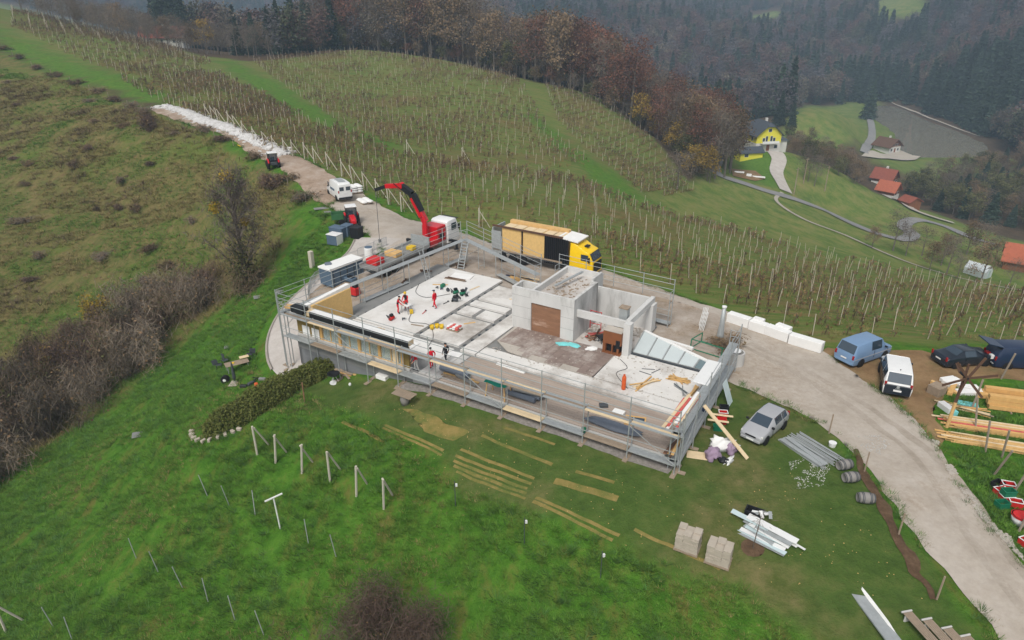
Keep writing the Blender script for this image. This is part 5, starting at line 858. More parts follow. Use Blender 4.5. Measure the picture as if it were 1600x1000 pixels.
# blue panel van
t4 = [(2.35, .35, .6, .8, .84, .76, .82, .62), (2.2, .25, .65, .95, 1.02, .84, .89, .7), (1.55, .24, .7, 1.08, 1.16, .88, .91, .74), (.95, .24, .7, 1.12, 1.88, .88, .92, .72), (-.4, .24, .7, 1.15, 1.94, .88, .92, .74), (-2.0, .24, .7, 1.16, 1.92, .88, .92, .74), (-2.3, .3, .7, 1.1, 1.2, .86, .9, .8), (-2.36, .36, .7, .9, .95, .84, .88, .8)]
t4r = math.atan2(48.2 - 46.9, 29.8 - 27.4); n_ = Vector((-math.sin(t4r), math.cos(t4r), 0)); ctr = Vector((28.6, 47.55, 0)) + n_ * .9
c_ = car('panel_van', gp(ctr), t4r, 'light blue panel van parked at the vineyard edge', 'van', t4, 'blue_paint', [(3, 4)], [(2, 3, 'windscreen'), (5, 6, 'rear_window')], [(1.45, .845), (1.45, -.845), (-1.4, .845), (-1.4, -.845)], .33, mirrors=1.25, doors=[(1., .5)], tail_z=.8)
for s in (-1, 1): MB().box(-2.3, s * .925 - .012, .78, 2.1, s * .925 + .012, .83).build('side_trim', 'silver_paint', c_)
# dark saloon
sal = [(2.28, .34, .5, .64, .68, .7, .78, .6), (2.05, .22, .5, .76, .82, .8, .87, .7), (1.1, .2, .52, .9, .95, .84, .89, .72), (.35, .2, .52, .94, 1.36, .84, .89, .6), (-.75, .2, .52, .96, 1.4, .84, .89, .6), (-1.5, .2, .52, .98, 1.02, .84, .89, .72), (-2.1, .22, .52, .94, .98, .82, .87, .72), (-2.3, .32, .52, .78, .82, .76, .82, .68)]
sr = math.atan2(.75, 4.4); c_ = car('saloon', gp((35.9, 47.75)), sr + .02, 'dark saloon car parked behind the wooden wind rattle', 'car', sal, 'dark_car', [(3, 4)], [(2, 3, 'windscreen'), (4, 5, 'rear_window')], [(1.35, .825), (1.35, -.825), (-1.35, .825), (-1.35, -.825)], .31, mirrors=.95, doors=[(.3, -.1)])
# navy van with its tailgate up
nv_ = [(a * 1.06, b, c, d, e, f, g2, h2) for a, b, c, d, e, f, g2, h2 in t4]
c_ = car('passenger_van', gp((40.4, 47.55)), -.06, 'navy blue van with raised tailgate and open side door', 'van', nv_, 'navy_paint', [(3, 4)], [(2, 3, 'windscreen')], [(1.5, .845), (1.5, -.845), (-1.5, .845), (-1.5, -.845)], .33, doors=[(1., .5)], plate=False, tail_z=.8)
MB().add([(-2.5, -.78, .5), (-2.5, .78, .5), (-2.2, .72, 1.8), (-2.2, -.72, 1.8)], [(0, 3, 2, 1)]).build('cargo_opening', 'black_plastic', c_); MB().bar((-2.15, 0, 1.93), (-3.3, 0, 2.2), 1.6, .07).build('tailgate', 'navy_paint', c_); MB().bar((-2.4, 0, 1.95), (-3.1, 0, 2.14), 1.3, .02).build('tailgate_glass', 'dark_glass', c_)
MB().cb((-2.55, .2, .75), (.35, .4, .35)).build('cargo_box', 'red_plastic', c_); MB().cb((-2.55, -.35, .8), (.3, .35, .3)).build('cargo_box', 'white_paint', c_); MB().bar((-2.62, -.8, .55), (-2.62, .8, .55), .1, .06).build('bumper_strip', 'galvanised', c_)
MB().box(.2, -.97, .45, 1.1, -.935, 1.75).build('open_door', 'black_plastic', c_); MB().bar((.9, .3, 1.95), (.5, .2, 2.3), .06, .06).build('roof_bar', 'black_plastic', c_)
# white high roof van on the track
dv = [(2.65, .4, .7, .9, .95, .82, .9, .7), (2.45, .28, .75, 1.1, 1.2, .92, .98, .74), (1.75, .26, .8, 1.25, 1.4, .95, 1.0, .8), (1.2, .26, .8, 1.35, 2.35, .95, 1.01, .8), (-.5, .26, .8, 1.4, 2.5, .95, 1.02, .84), (-2.5, .26, .8, 1.4, 2.48, .95, 1.02, .84), (-2.68, .3, .8, 1.4, 2.3, .93, 1.0, .84)]
vr = math.atan2(96.3 - 91.3, -26.3 + 23.3); vn = Vector((-math.sin(vr), math.cos(vr), 0)); vc = Vector((-24.4, 93.3, 0)) - vn * .4
c_ = car('delivery_van', gp(vc), vr, 'white high roof delivery van on the track beside the vineyard', 'van', dv, 'white_paint', [], [(2, 3, 'windscreen')], [(1.85, .935), (1.85, -.935), (-1.65, .935), (-1.65, -.935)], .36, mirrors=1.5, doors=[(1.2, .7)], tail_z=1.2)
for s in (-1, 1): MB().box(1.15, s * 1.0 - .02, 1.45, 1.75, s * 1.0 + .02, 1.95).build('window', 'dark_glass', c_); MB().box(-1.2, s * 1.02 - .012, 1.2, .6, s * 1.02 + .012, 1.5).build('side_lettering', 'box_slate', c_); MB().box(-2.72, s * .45 - .3, 1.5, -2.68, s * .45 + .3, 2.0).build('rear_window', 'dark_glass', c_)
MB().box(-1.9, -.45, 2.52, .3, .45, 2.57).build('roof_panel', 'galvanised', c_); MB().box(-2.8, -.95, .35, -2.68, .95, .6).build('rear_bumper', 'black_plastic', c_)
# ------------------------------------------------------------------ crane lorry (drawn in house coordinates, along v)
g0 = gz(-37.2, 22); LZ = lambda z: g0 + z
C_ = BT('crane_lorry', (-37.2, 21, g0), 'lorry with white cab, flat bed and red folding crane beside the left scaffold', 'lorry')
C_.part('chassis', MB().box(-37.7, 14.2, LZ(.75), -36.7, 28.2, LZ(1.05)), 'steel_dark'); C_.part('flat_bed', MB().box(-38.45, 14.0, LZ(1.1), -35.95, 22.4, LZ(1.28)), 'concrete_dark')
for u_ in (-38.43, -35.97): C_.part('side_board', MB().box(u_ - .03, 14.0, LZ(1.28), u_ + .03, 22.4, LZ(1.55)), 'galvanised')
C_.part('headboard', MB().box(-38.45, 22.4, LZ(1.2), -35.95, 22.55, LZ(2.3)), 'galvanised')
rg = []
for v_, zt, zb, hw_ in ((26.0, 3.0, .6, 1.2), (26.3, 3.15, .55, 1.23), (27.7, 3.15, .5, 1.23), (28.2, 2.2, .5, 1.23), (28.35, 1.0, .45, 1.2)): rg.append([(-37.2 - hw_, v_, LZ(zb)), (-37.2 + hw_, v_, LZ(zb)), (-37.2 + hw_, v_, LZ((zb + zt) / 2 + .2)), (-37.2 + hw_ * .93, v_, LZ(zt)), (-37.2 - hw_ * .93, v_, LZ(zt)), (-37.2 - hw_, v_, LZ((zb + zt) / 2 + .2))])
cab = C_.part('cab', MB().loft(rg), 'white_paint', bevel=.1, bseg=2)
C_.part('windscreen', MB().add([(-38.25, 27.85, LZ(2.95)), (-36.15, 27.85, LZ(2.95)), (-36.1, 28.26, LZ(2.05)), (-38.3, 28.26, LZ(2.05))], [(0, 1, 2, 3), (3, 2, 1, 0)]), 'dark_glass', cab)
for u_ in (-38.44, -35.96): C_.part('door_window', MB().box(u_ - .02, 26.7, LZ(1.95), u_ + .02, 27.6, LZ(2.75)), 'dark_glass', cab); C_.part('mirror', MB().cb((u_ + (.18 if u_ > -37 else -.18), 27.9, LZ(1.9)), (.2, .12, .55)), 'black_plastic', cab)
C_.part('sun_visor', MB().box(-38.2, 28.0, LZ(2.95), -36.2, 28.35, LZ(3.03)), 'black_plastic', cab)
for u_ in (-38.15, -36.25): C_.part('headlight', MB().cb((u_, 28.36, LZ(.75)), (.35, .06, .22)), 'lamp_clear', cab)
C_.part('crane_cabinet', MB().box(-38.3, 24.2, LZ(1.1), -36.1, 25.8, LZ(2.9)), 'red_paint', bevel=.06); C_.part('crane_base', MB().box(-38.35, 22.8, LZ(.95), -36.05, 24.2, LZ(1.6)), 'red_paint', bevel=.05)
C_.part('control_box', MB().box(-36.6, 24.6, LZ(1.5), -36.02, 25.3, LZ(2.1)), 'black_plastic')
C_.part('crane_column', MB().tube((-37.2, 23.5, LZ(1.5)), (-37.25, 23.5, LZ(4.0)), .34, 10, r2=.27), 'red_paint')
J0, J1, J2, J3 = (-37.2, 23.6, LZ(3.6)), (-38.6, 23.3, LZ(6.6)), (-40.2, 23.4, LZ(7.3)), (-44.0, 23.4, LZ(6.3))
b1 = C_.part('lower_boom', MB().bar(J0, (-37.9, 23.45, LZ(5.0)), .55, .6).bar((-37.5, 23.1, LZ(4.2)), (-38.6, 23.05, LZ(6.2)), .2, .25), 'red_paint'); C_.part('folding_boom', MB().bar((-37.7, 23.5, LZ(4.7)), J1, .6, .7).bar(J1, J2, .5, .62), 'black_plastic'); C_.part('jib', MB().bar(J2, (-42.4, 23.4, LZ(6.95)), .42, .5), 'red_paint', bevel=.04); C_.part('jib_end', MB().bar((-42.4, 23.4, LZ(6.93)), J3, .32, .38), 'black_plastic')
C_.part('cylinder', MB().tube((-37.45, 23.9, LZ(3.2)), (-38.4, 23.75, LZ(5.9)), .12, 8), 'steel_dark'); C_.part('boom_knuckle', MB().lathe((J2[0], 23.1, J2[2]), [(.05, 0), (.36, 0), (.36, .6), (.05, .6)], 10, axis='y'), 'red_paint')
C_.part('hoses', MB().path([(-37.6, 23.0, LZ(4)), (-38.5, 22.9, LZ(5.2)), (-39.3, 22.95, LZ(6.7)), (-41, 23.1, LZ(7.5))], .04, 5), 'black_rubber'); C_.part('hook_rope', MB().tube(J3, (-44.0, 23.35, gz(-44, 23.35) + .35), .03, 5), 'steel_dark'); C_.part('hook', MB().cb((-44.0, 23.35, gz(-44, 23.35) + .03), (.2, .2, .4)), 'steel_dark')
C_.part('outrigger', MB().bar((-38.2, 23.4, LZ(1.15)), (-39.9, 23.4, LZ(1.15)), .25, .25).bar((-39.8, 23.4, LZ(1.2)), (-39.8, 23.4, LZ(.05)), .18, .18), 'black_plastic'); C_.part('outrigger', MB().bar((-36.2, 26.2, LZ(.95)), (-34.9, 26.2, LZ(.95)), .25, .25).bar((-34.95, 26.2, LZ(1.1)), (-34.95, 26.2, LZ(.05)), .2, .2).cb((-34.95, 26.2, LZ(.0)), (.5, .5, .06)), 'black_plastic')
tm, rm = wheel_meshes(.5, .32)
for v_ in (15.6, 16.9, 26.9, 22.9):
    for u_ in (-38.2, -36.2): q = link('wheel', tm, C_.o, loc=(u_ + 37.2, v_ - 21, .5), rz=math.pi / 2); link('rim', rm, q)
# timber lorry with yellow cab
g0 = gz(-24, 27); LZ = lambda z: g0 + z
Y_ = BT('timber_lorry', (-24, 26.6, g0), 'lorry with yellow cab loaded with upright timber panels behind the back scaffold', 'lorry')
Y_.part('chassis', MB().box(-29.3, 26.1, LZ(.7), -18.2, 27.1, LZ(1.0)), 'steel_dark'); Y_.part('deck', MB().box(-29.5, 25.35, LZ(1.05), -20.4, 27.85, LZ(1.2)), 'steel_dark'); Y_.part('rear_frame', MB().box(-29.55, 25.35, LZ(.9), -29.4, 27.85, LZ(3.7)), 'galvanised'); Y_.part('rear_door', MB().box(-29.6, 25.3, LZ(.9), -28.4, 25.38, LZ(3.4)), 'galvanised')
for k, (a, b) in enumerate(((-28.35, -25.9), (-25.8, -23.2), )): Y_.part('timber_panel', MB().box(a, 25.5, LZ(1.2), b, 27.0, LZ(3.9)), 'osb')
Y_.part('timber_panel', MB().box(-28.3, 27.05, LZ(1.2), -21.2, 27.6, LZ(4.25)), 'pine')
for k in range(6): Y_.part('packing_board', MB().box(-28.2 + k * 1.2, 25.6, LZ(3.9), -27.15 + k * 1.2, 26.9, LZ(3.96 + .03 * (k % 2))), 'pine_pale')
Y_.part('side_rail', MB().box(-29.5, 25.34, LZ(3.85), -21.0, 25.44, LZ(4.05)), 'dark_wood'); Y_.part('stanchion', MB().box(-25.9, 25.36, LZ(1.2), -25.78, 25.5, LZ(3.85)), 'black_plastic'); Y_.part('lashing', MB().box(-29.4, 25.3, LZ(1.22), -21, 25.34, LZ(1.4)), 'old_wood')
cu = MB(); cp = [(-23.1 + i * .11, 25.36 + (.07 if i % 2 else -.06)) for i in range(26)]
cu.add([(a, b, LZ(.9)) for a, b in cp] + [(a, b, LZ(3.85)) for a, b in cp], [(i, i + 1, i + 27, i + 26) for i in range(25)]); Y_.part('curtain', cu, 'black_plastic')
Y_.part('roof_sheet', MB().bar((-21.6, 26.6, LZ(3.95)), (-19.3, 26.6, LZ(3.75)), 2.5, .12), 'white_foam')
rg = []
for u_, zt, zb, hw_ in ((-20.2, 3.55, .6, 1.22), (-19.8, 3.6, .55, 1.24), (-18.7, 2.95, .5, 1.24), (-18.1, 2.75, .5, 1.24), (-17.65, 1.9, .45, 1.2), (-17.6, 1.0, .45, 1.18)): rg.append([(u_, 26.6 + hw_, LZ(zb)), (u_, 26.6 - hw_, LZ(zb)), (u_, 26.6 - hw_, LZ((zb + zt) / 2)), (u_, 26.6 - hw_ * .9, LZ(zt)), (u_, 26.6 + hw_ * .9, LZ(zt)), (u_, 26.6 + hw_, LZ((zb + zt) / 2))])
cab = Y_.part('cab', MB().loft(rg), 'yellow_paint', bevel=.12, bseg=2)
Y_.part('windscreen', MB().add([(-18.02, 25.6, LZ(2.7)), (-18.02, 27.6, LZ(2.7)), (-17.62, 27.6, LZ(1.95)), (-17.62, 25.6, LZ(1.95))], [(0, 1, 2, 3), (3, 2, 1, 0)]), 'dark_glass', cab); Y_.part('roof_hatch', MB().box(-19.0, 26.3, LZ(3.1), -18.6, 26.9, LZ(3.22)), 'black_plastic', cab); Y_.part('door_window', MB().box(-18.9, 25.33, LZ(1.95), -18.1, 25.37, LZ(2.6)), 'dark_glass', cab); Y_.part('grille', MB().box(-17.62, 25.7, LZ(.7), -17.54, 27.5, LZ(1.75)), 'black_plastic', cab); Y_.part('mirror', MB().cb((-17.9, 25.15, LZ(1.9)), (.12, .2, .55)), 'black_plastic', cab)
for u_ in (-28.4, -27.1, -25.8, -18.6):
    for v_ in (25.6, 27.6): q = link('wheel', tm, Y_.o, loc=(u_ + 24, v_ - 26.6, .5)); link('rim', rm, q)
# ------------------------------------------------------------------ tractors
def tractor(p, rz, label, body='red_paint', trailer=None):
    o = empty('tractor', gp(p), rz, label, 'tractor')
    MB().loft([[(x, -w, a), (x, w, a), (x, w, b - .15), (x, w * .75, b), (x, -w * .75, b), (x, -w, b - .15)] for x, w, a, b in ((.3, .4, .7, 1.5), (.9, .38, .7, 1.48), (1.7, .34, .7, 1.35), (1.95, .26, .75, 1.15))]).build('bonnet', body, o, bevel=.03)
    MB().box(-1.1, -.55, .6, .35, .55, 1.1).build('body', 'steel_dark', o, bevel=.05)
    MB().box(-1.05, -.68, 1.15, .2, .68, 1.2).build('cab_floor', 'black_plastic', o); MB().box(-1.1, -.7, 2.35, .25, .7, 2.5).build('cab_roof', 'white_paint', o, bevel=.05)
    for x in (-1.0, .15):
        for y in (-.62, .62): MB().bar((x, y, 1.1), (x, y, 2.36), .07, .07).build('cab_pillar', 'black_plastic', o)
    MB().box(-.95, -.6, 1.3, .1, .6, 2.3).build('cab_glass', mat('cab_pane', (60, 74, 84), .15, .1, 2., alpha=.6), o); MB().box(-.7, -.25, 1.2, -.3, .25, 1.75).build('seat', 'black_plastic', o)
    for s in (-1, 1): MB().path([(-1.35, s * .75, 1.0), (-1.1, s * .75, 1.42), (-.5, s * .75, 1.5), (-.1, s * .75, 1.3)], .12, 6).build('mudguard', body, o)
    MB().tube((1.0, .25, 1.4), (1.0, .25, 2.1), .045, 6).build('exhaust', 'steel_dark', o)
    wheels(o, [(-.65, .78), (-.65, -.78)], .68, .38, 'red_paint'); wheels(o, [(1.35, .68), (1.35, -.68)], .43, .28, 'red_paint'); return o
tractor((-36.81,105.15), R(118), 'red tractor with pale roof driving up the gravel track'); tractor((-20.05,82.66), R(-70), 'red tractor with green cab coupled to a trailer behind the containers', 'red_paint')
tp = (-21.61,83.54); o = empty('farm_trailer', gp(tp), R(15), 'green farm trailer hitched behind the red tractor', 'trailer'); MB().box(-1.2, -.8, .7, 1.2, .8, .8).box(-1.2, -.8, .8, 1.2, -.74, 1.4).box(-1.2, .74, .8, 1.2, .8, 1.4).box(-1.2, -.74, .8, -1.14, .74, 1.4).box(1.14, -.74, .8, 1.2, .74, 1.4).build('tub', 'green_paint', o); wheels(o, [(0, .8), (0, -.8)], .38, .22)
# ------------------------------------------------------------------ people
def person(base, rz, label, top, legs, headgear, hat, stride=.0, bend=.0, arms=((.06, .05, .3), (.06, .05, .3)), vest=None):
    """one continuous skinned body; x right, y forward. arms: (out, forward, bend) for each side"""
    bm = bmesh.new(); sk = bm.verts.layers.skin.verify(); V = {}
    def add(n, co, r, par=None):
        v = bm.verts.new(co); v[sk].radius = (r, r) if not hasattr(r, '__len__') else r; V[n] = v
        if par: bm.edges.new((V[par], v))
        return Vector(co)
    by = bend; add('pelvis', (0, 0, .96), (.15, .11)); add('waist', (0, .05 * by, 1.1), (.145, .105), 'pelvis'); add('chest', (0, .3 * by, 1.3 - .05 * by), (.17, .12), 'waist'); add('neck', (0, .45 * by, 1.49 - .1 * by), .06, 'chest')
    add('chin', (0, .5 * by + .02, 1.57 - .12 * by), .075, 'neck'); add('brow', (0, .52 * by + .03, 1.67 - .13 * by), (.085, .1), 'chin'); add('crown', (0, .52 * by + .01, 1.75 - .14 * by), .07, 'brow')
    hands = []
    for s, (ao, af, ab_) in zip((-1, 1), arms):
        nm = 'l' if s < 0 else 'r'; sh = add('sh' + nm, (s * .19, .33 * by, 1.42 - .08 * by), .075, 'chest'); el = add('el' + nm, (s * (.22 + ao), sh.y + af, sh.z - .28), .052, 'sh' + nm); wr = add('wr' + nm, (s * (.22 + ao * .8), el.y + ab_, el.z - .25 + ab_ * .5), .036, 'el' + nm)
        d = (wr - el).normalized(); pm_ = add('pa' + nm, wr + d * .085, (.042, .026), 'wr' + nm); hands.append(wr); side = Vector((s, 0, 0)).cross(d).normalized()
        for f in range(4): k = (f - 1.5) * .02; a = add('fa%s%d' % (nm, f), pm_ + d * .03 + side * k, .009, 'pa' + nm); add('fb%s%d' % (nm, f), a + d * (.06 - .008 * abs(f - 1)) + Vector((-s * .02, .01, 0)), .008, 'fa%s%d' % (nm, f))
        a = add('ta' + nm, wr + d * .05 + side * .045, .011, 'pa' + nm); add('tb' + nm, a + d * .045 + side * .01, .009, 'ta' + nm)
        st = stride * s; hp = add('hip' + nm, (s * .1, 0, .9), .095, 'pelvis'); kn = add('kn' + nm, (s * .11, st * .5 + .04, .5), .066, 'hip' + nm); an = add('an' + nm, (s * .11, st - .02, .1), .046, 'kn' + nm); add('to' + nm, (s * .13, st + .16, .045), .04, 'an' + nm)
    V['pelvis'][sk].use_root = True
    me = bpy.data.meshes.new('body'); bm.to_mesh(me); bm.free(); ob = bpy.data.objects.new('tmp', me); COL.objects.link(ob)
    ob.modifiers.new('s', 'SKIN').use_smooth_shade = True; ob.modifiers.new('u', 'SUBSURF').levels = 1
    bpy.context.view_layer.update(); out = bpy.data.meshes.new_from_object(ob.evaluated_get(bpy.context.evaluated_depsgraph_get())); bpy.data.objects.remove(ob)
    for m in ('skin', top, legs, 'black_plastic', vest or top): out.materials.append(MATS[m])
    for p in out.polygons:
        c = p.center; i = 2 if c.z < 1.0 - .05 * by else 1
        if c.z > 1.5 - .1 * by and abs(c.x) < .14: i = 0
        if c.z < .12: i = 3
        if any((c - h).length < .05 or (c.z < h.z + .01 and abs(c.x - h.x) < .07 and abs(c.y - h.y) < .16 and c.z > .62 and (c - h).length < .26 and abs(c.x) > .17) for h in hands): i = 0
        if i == 1 and vest and abs(c.x) < .17 : i = 4
        p.material_index = i
    o = link('person', out, loc=base, rz=rz, label=label, cat='person')
    hy, hz_ = .52 * by + .02, 1.75 - .14 * by
    for s in (-1, 1): MB().blob((s * .03, hy + .11, hz_ - .07), (.012, .008, .009), 1, 0, 6, 4).build('eye', 'black_plastic', o); MB().blob((s * .092, hy, hz_ - .085), (.015, .025, .035), 2, 0, 6, 4).build('ear', 'skin', o)
    MB().blob((0, hy + .115, hz_ - .1), (.016, .022, .025), 3, 0, 6, 4).build('nose', 'skin', o); MB().blob((0, hy + .1, hz_ - .15), (.028, .01, .008), 3, 0, 6, 4).build('mouth', 'red_plastic', o)
    if hat == 'helmet': MB().lathe((0, hy, hz_ - .05), [(.155, 0), (.15, .02), (.128, .03), (.12, .08), (.08, .13), (.02, .145)], 12).build('helmet', headgear, o, smooth=True)
    elif hat == 'cap': MB().lathe((0, hy, hz_ - .05), [(.108, 0), (.11, .05), (.08, .085), (.02, .1)], 12).box(-.07, hy + .08, hz_ - .05, .07, hy + .19, hz_ - .035).build('cap', headgear, o)
    else: MB().blob((0, hy - .015, hz_ - .045), (.1, .112, .075), 5, .1, 10, 7).build('hair', headgear, o, smooth=True)
    return o
def on(u, v, z=.69): return W(u, v, z)
person(on(-26.5, 10.9), AB + R(95), 'worker all in red walking alone across the pale slab', 'work_red', 'work_red', 'navy_paint', 'cap', .22, 0, ((.02, .03, .05), (.02, -.06, .04)))
person(on(-28.6, 8.25), AB + R(-60), 'worker in red trousers and dark vest stooping at the saw table', 'work_red', 'work_red', 'work_black', 'hair', .05, .35, ((.02, .15, .2), (.02, .15, .2)), vest='work_black')
person(on(-28.5, 9.35), AB + R(190), 'worker with a yellow helmet behind the saw table', 'work_red', 'work_red', 'yellow_plastic', 'helmet', .05, .25, ((.03, .12, .2), (.03, .1, .2)), vest='work_black')
person(on(-20.85, 1.1, .62), AB + R(150), 'worker in red jacket half hidden behind the front scaffold post', 'work_red', 'concrete', 'work_black', 'hair', .1, .3, ((.02, .1, .15), (.02, .1, .1)))
person(on(-20.1, 2.0, .62), AB + R(60), 'worker in red overalls seen from behind on the paved strip', 'work_red', 'work_red', 'work_black', 'hair', .12, .1, ((.08, -.05, .05), (.14, .02, .05)))
person(on(-19.6, 3.2, .62), AB + R(80), 'person dressed in black walking onto the slab', 'work_black', 'work_black', 'work_black', 'hair', .18, 0, ((.05, .02, .08), (.08, -.03, .05)))
# ------------------------------------------------------------------ things on the slab
def bx(name, base, dims, m, label, cat, rz=0, parts=None, group=None, bevel=.02, tilt=0):
    o = MB().cb((0, 0, 0), dims, tilt=tilt).build(name, m, loc=base, rz=rz, label=label, cat=cat, group=group, bevel=bevel); return o
def openbox(name, base, dims, m, label, cat, rz=0, group=None, t=.03, rim=None, tilt=0):
    a, b, c = dims[0] / 2, dims[1] / 2, dims[2]; o = empty(name, base, rz, label, cat, group)
    if tilt: o.rotation_euler = (tilt, 0, rz)
    MB().box(-a, -b, 0, a, b, t).build('base', m, o)
    for q in ((-a, -b, a, -b + t), (-a, b - t, a, b), (-a, -b + t, -a + t, b - t), (a - t, -b + t, a, b - t)): MB().box(q[0], q[1], t, q[2], q[3], c).build('side', m, o)
    MB().box(-a - .02, -b - .02, c, a + .02, -b + t, c + .03).box(-a - .02, b - t, c, a + .02, b + .02, c + .03).box(-a - .02, -b + t, c, -a + t, b - t, c + .03).box(a - t, -b + t, c, a + .02, b - t, c + .03).build('rim', rim or m, o); return o
def pallet(parent, dx=1.2, dy=.8, m='old_wood'):
    for k in range(5): MB().box(-dx / 2, -dy / 2 + k * dy / 5 + .01, .1, dx / 2, -dy / 2 + (k + 1) * dy / 5 - .03, .125).build('pallet_slat', m, parent)
    for y in (-dy / 2 + .05, 0, dy / 2 - .05): MB().box(-dx / 2, y - .05, 0, dx / 2, y + .05, .1).build('pallet_bearer', m, parent)
def plankpile(name, base, rz, n, ln, label, mats=('pine',), w=.16, t=.05, sp=.5, seed=1, cat='timber', group=None, jit=.1, high=3):
    g = random.Random(seed); o = empty(name, base, rz, label, cat, group)
    for k in range(n):
        l = ln * g.uniform(.8, 1.05); y = (k % max(1, n // high) - (n // high) / 2) * (w + .02) * 1.0 + g.uniform(-.03, .03); z = (k // max(1, n // high)) * (t + .008)
        MB().cb((g.uniform(-.1, .1) * ln, y, z), (l, w * g.uniform(.7, 1.05), t), g.gauss(0, jit)).build('plank', mats[k % len(mats)], o)
    return o
o = empty('sack_pallet', on(-22.4, 8.2), AB, 'pallet of red and white cement sacks on the slab', 'pallet'); pallet(o)
for k in range(8): MB().blob((-.42 + (k % 4) * .28, -.2 + (k // 4) * .4, .2), (.16, .24, .09), k, .08, 10, 6, flat=.9).build('sack', 'white_foam' if k % 3 else 'paper_red', o)
for k in range(8): MB().blob((-.42 + (k % 4) * .28, -.2 + (k // 4) * .4, .34), (.16, .24, .08), k + 9, .08, 10, 6, flat=.9).build('sack', 'paper_red' if k % 2 else 'white_foam', o)
def bucket(base, m, label, r=.16, h=.3, group=None):
    o = empty('bucket', base, 0, label, 'bucket', group); MB().lathe((0, 0, 0), [(.02, .0), (r * .8, 0), (r, h), (r * .9, h), (r * .72, .04), (.02, .04)], 12).build('pail', m, o, smooth=True); MB().path([(-r, 0, h), (-r * .7, .06, h + .12), (r * .7, .06, h + .12), (r, 0, h)], .008, 4).build('handle', 'steel_dark', o)
for (u, v), lab in ((((-24.09,7.29)), 'yellow bucket leftmost by the cement sacks'), (((-23.87,7.71)), 'yellow bucket between another bucket and the sacks'), (((-23.46,7.81)), 'yellow bucket touching the cement sacks')): bucket(on(u, v), 'yellow_plastic', lab, .2, .36)
bucket(on(*(-6.39,0.31), .66), 'green_plastic', 'small dark green bucket on the front scaffold deck')
o = empty('gas_can', on(*(-27.55,8.83)), .4, 'yellow fuel can beside the saw table', 'can'); MB().cb((0, 0, 0), (.32, .2, .42)).build('body', 'yellow_plastic', o, bevel=.05); MB().tube((.08, 0, .42), (.08, 0, .5), .03, 8).build('cap', 'black_plastic', o)
o = empty('saw_table', on(-28.05, 8.75), AB, 'white saw table between the two stooping workers', 'saw')
MB().cb((0, 0, .78), (.9, .6, .06)).build('table_top', 'white_paint', o)
for x in (-.38, .38):
    for y in (-.24, .24): MB().bar((x, y, 0), (x * .85, y * .85, .78), .05, .05).build('leg', 'galvanised', o)
MB().lathe((0, -.02, .9), [(.01, 0), (.16, 0), (.16, .03), (.01, .03)], 12, axis='y').build('blade', 'steel_dark', o); MB().cb((-.2, .1, .84), (.3, .25, .22)).build('motor', 'red_plastic', o, bevel=.03)
mcol = ['black_plastic', 'green_plastic', 'steel_dark', 'navy_paint', 'red_plastic', 'black_rubber']
def tool(base, rz, m, label, kind):
    o = empty(kind, base, rz, label, 'tool')
    if kind == 'drill': MB().cb((0, 0, .12), (.3, .1, .12)).build('body', m, o, bevel=.02); MB().bar((-.08, 0, .14), (-.12, 0, .0), .07, .06).build('grip', 'black_plastic', o); MB().tube((.15, 0, .18), (.28, 0, .18), .02, 6).build('bit', 'steel_dark', o)
    elif kind == 'toolcase': MB().cb((0, 0, 0), (.5, .34, .3)).build('case', m, o, bevel=.03); MB().path([(-.1, 0, .3), (-.08, 0, .37), (.08, 0, .37), (.1, 0, .3)], .018, 5).build('handle', 'black_plastic', o)
    elif kind == 'compressor': MB().lathe((-.3, 0, .22), [(.02, 0), (.17, .04), (.17, .56), (.02, .6)], 12, axis='x').build('tank', m, o, smooth=True); MB().cb((0, 0, .38), (.35, .25, .22)).build('motor', 'black_plastic', o, bevel=.03); MB().bar((.3, 0, .3), (.5, 0, .65), .3, .04).build('handle', 'steel_dark', o); MB().lathe((-.2, -.2, .1), [(.02, 0), (.1, 0), (.1, .05), (.02, .05)], 10, axis='y').build('wheel', 'black_rubber', o)
    elif kind == 'cable_reel': MB().lathe((0, -.1, .17), [(.03, 0), (.17, 0), (.17, .02), (.09, .03), (.09, .17), (.17, .18), (.17, .2), (.03, .2)], 12, axis='y').build('drum', m, o); MB().path([(-.15, -.12, 0), (0, -.14, .38), (.15, -.12, 0)], .015, 5).build('stand', 'steel_dark', o)
    elif kind == 'bar_clamp': MB().bar((-.4, 0, .03), (.4, 0, .05), .05, .04).build('rail', m, o); MB().cb((.3, 0, .02), (.08, .14, .1)).build('jaw', 'steel_dark', o)
    return o
spec = [(692, 448, 'toolcase', 1), (700, 455, 'cable_reel', 2), (706, 457, 'drill', 0), (712, 458, 'compressor', 1), (722, 458, 'compressor', 1), (714, 464, 'cable_reel', 0), (690, 452, 'drill', 3), (683, 451, 'drill', 2), (697, 473, 'bar_clamp', 0), (711, 470, 'compressor', 2), (728, 463, 'cable_reel', 0), (718, 467, 'drill', 0), (663, 487, 'bar_clamp', 4), (612, 498, 'compressor', 4), (631, 500, 'drill', 2)]
pos = [(-28.86,15.31),(-27.77,14.66),(-27.28,14.60),(-26.78,14.54),(-26.03,14.63),(-26.15,13.85),(-28.49,14.60),(-29.05,14.63),(-26.32,12.36),(-25.78,13.03),(-25.54,14.57),(-25.77,13.73),(-26.74,9.64),(-28.20,6.88),(-27.29,7.43)]
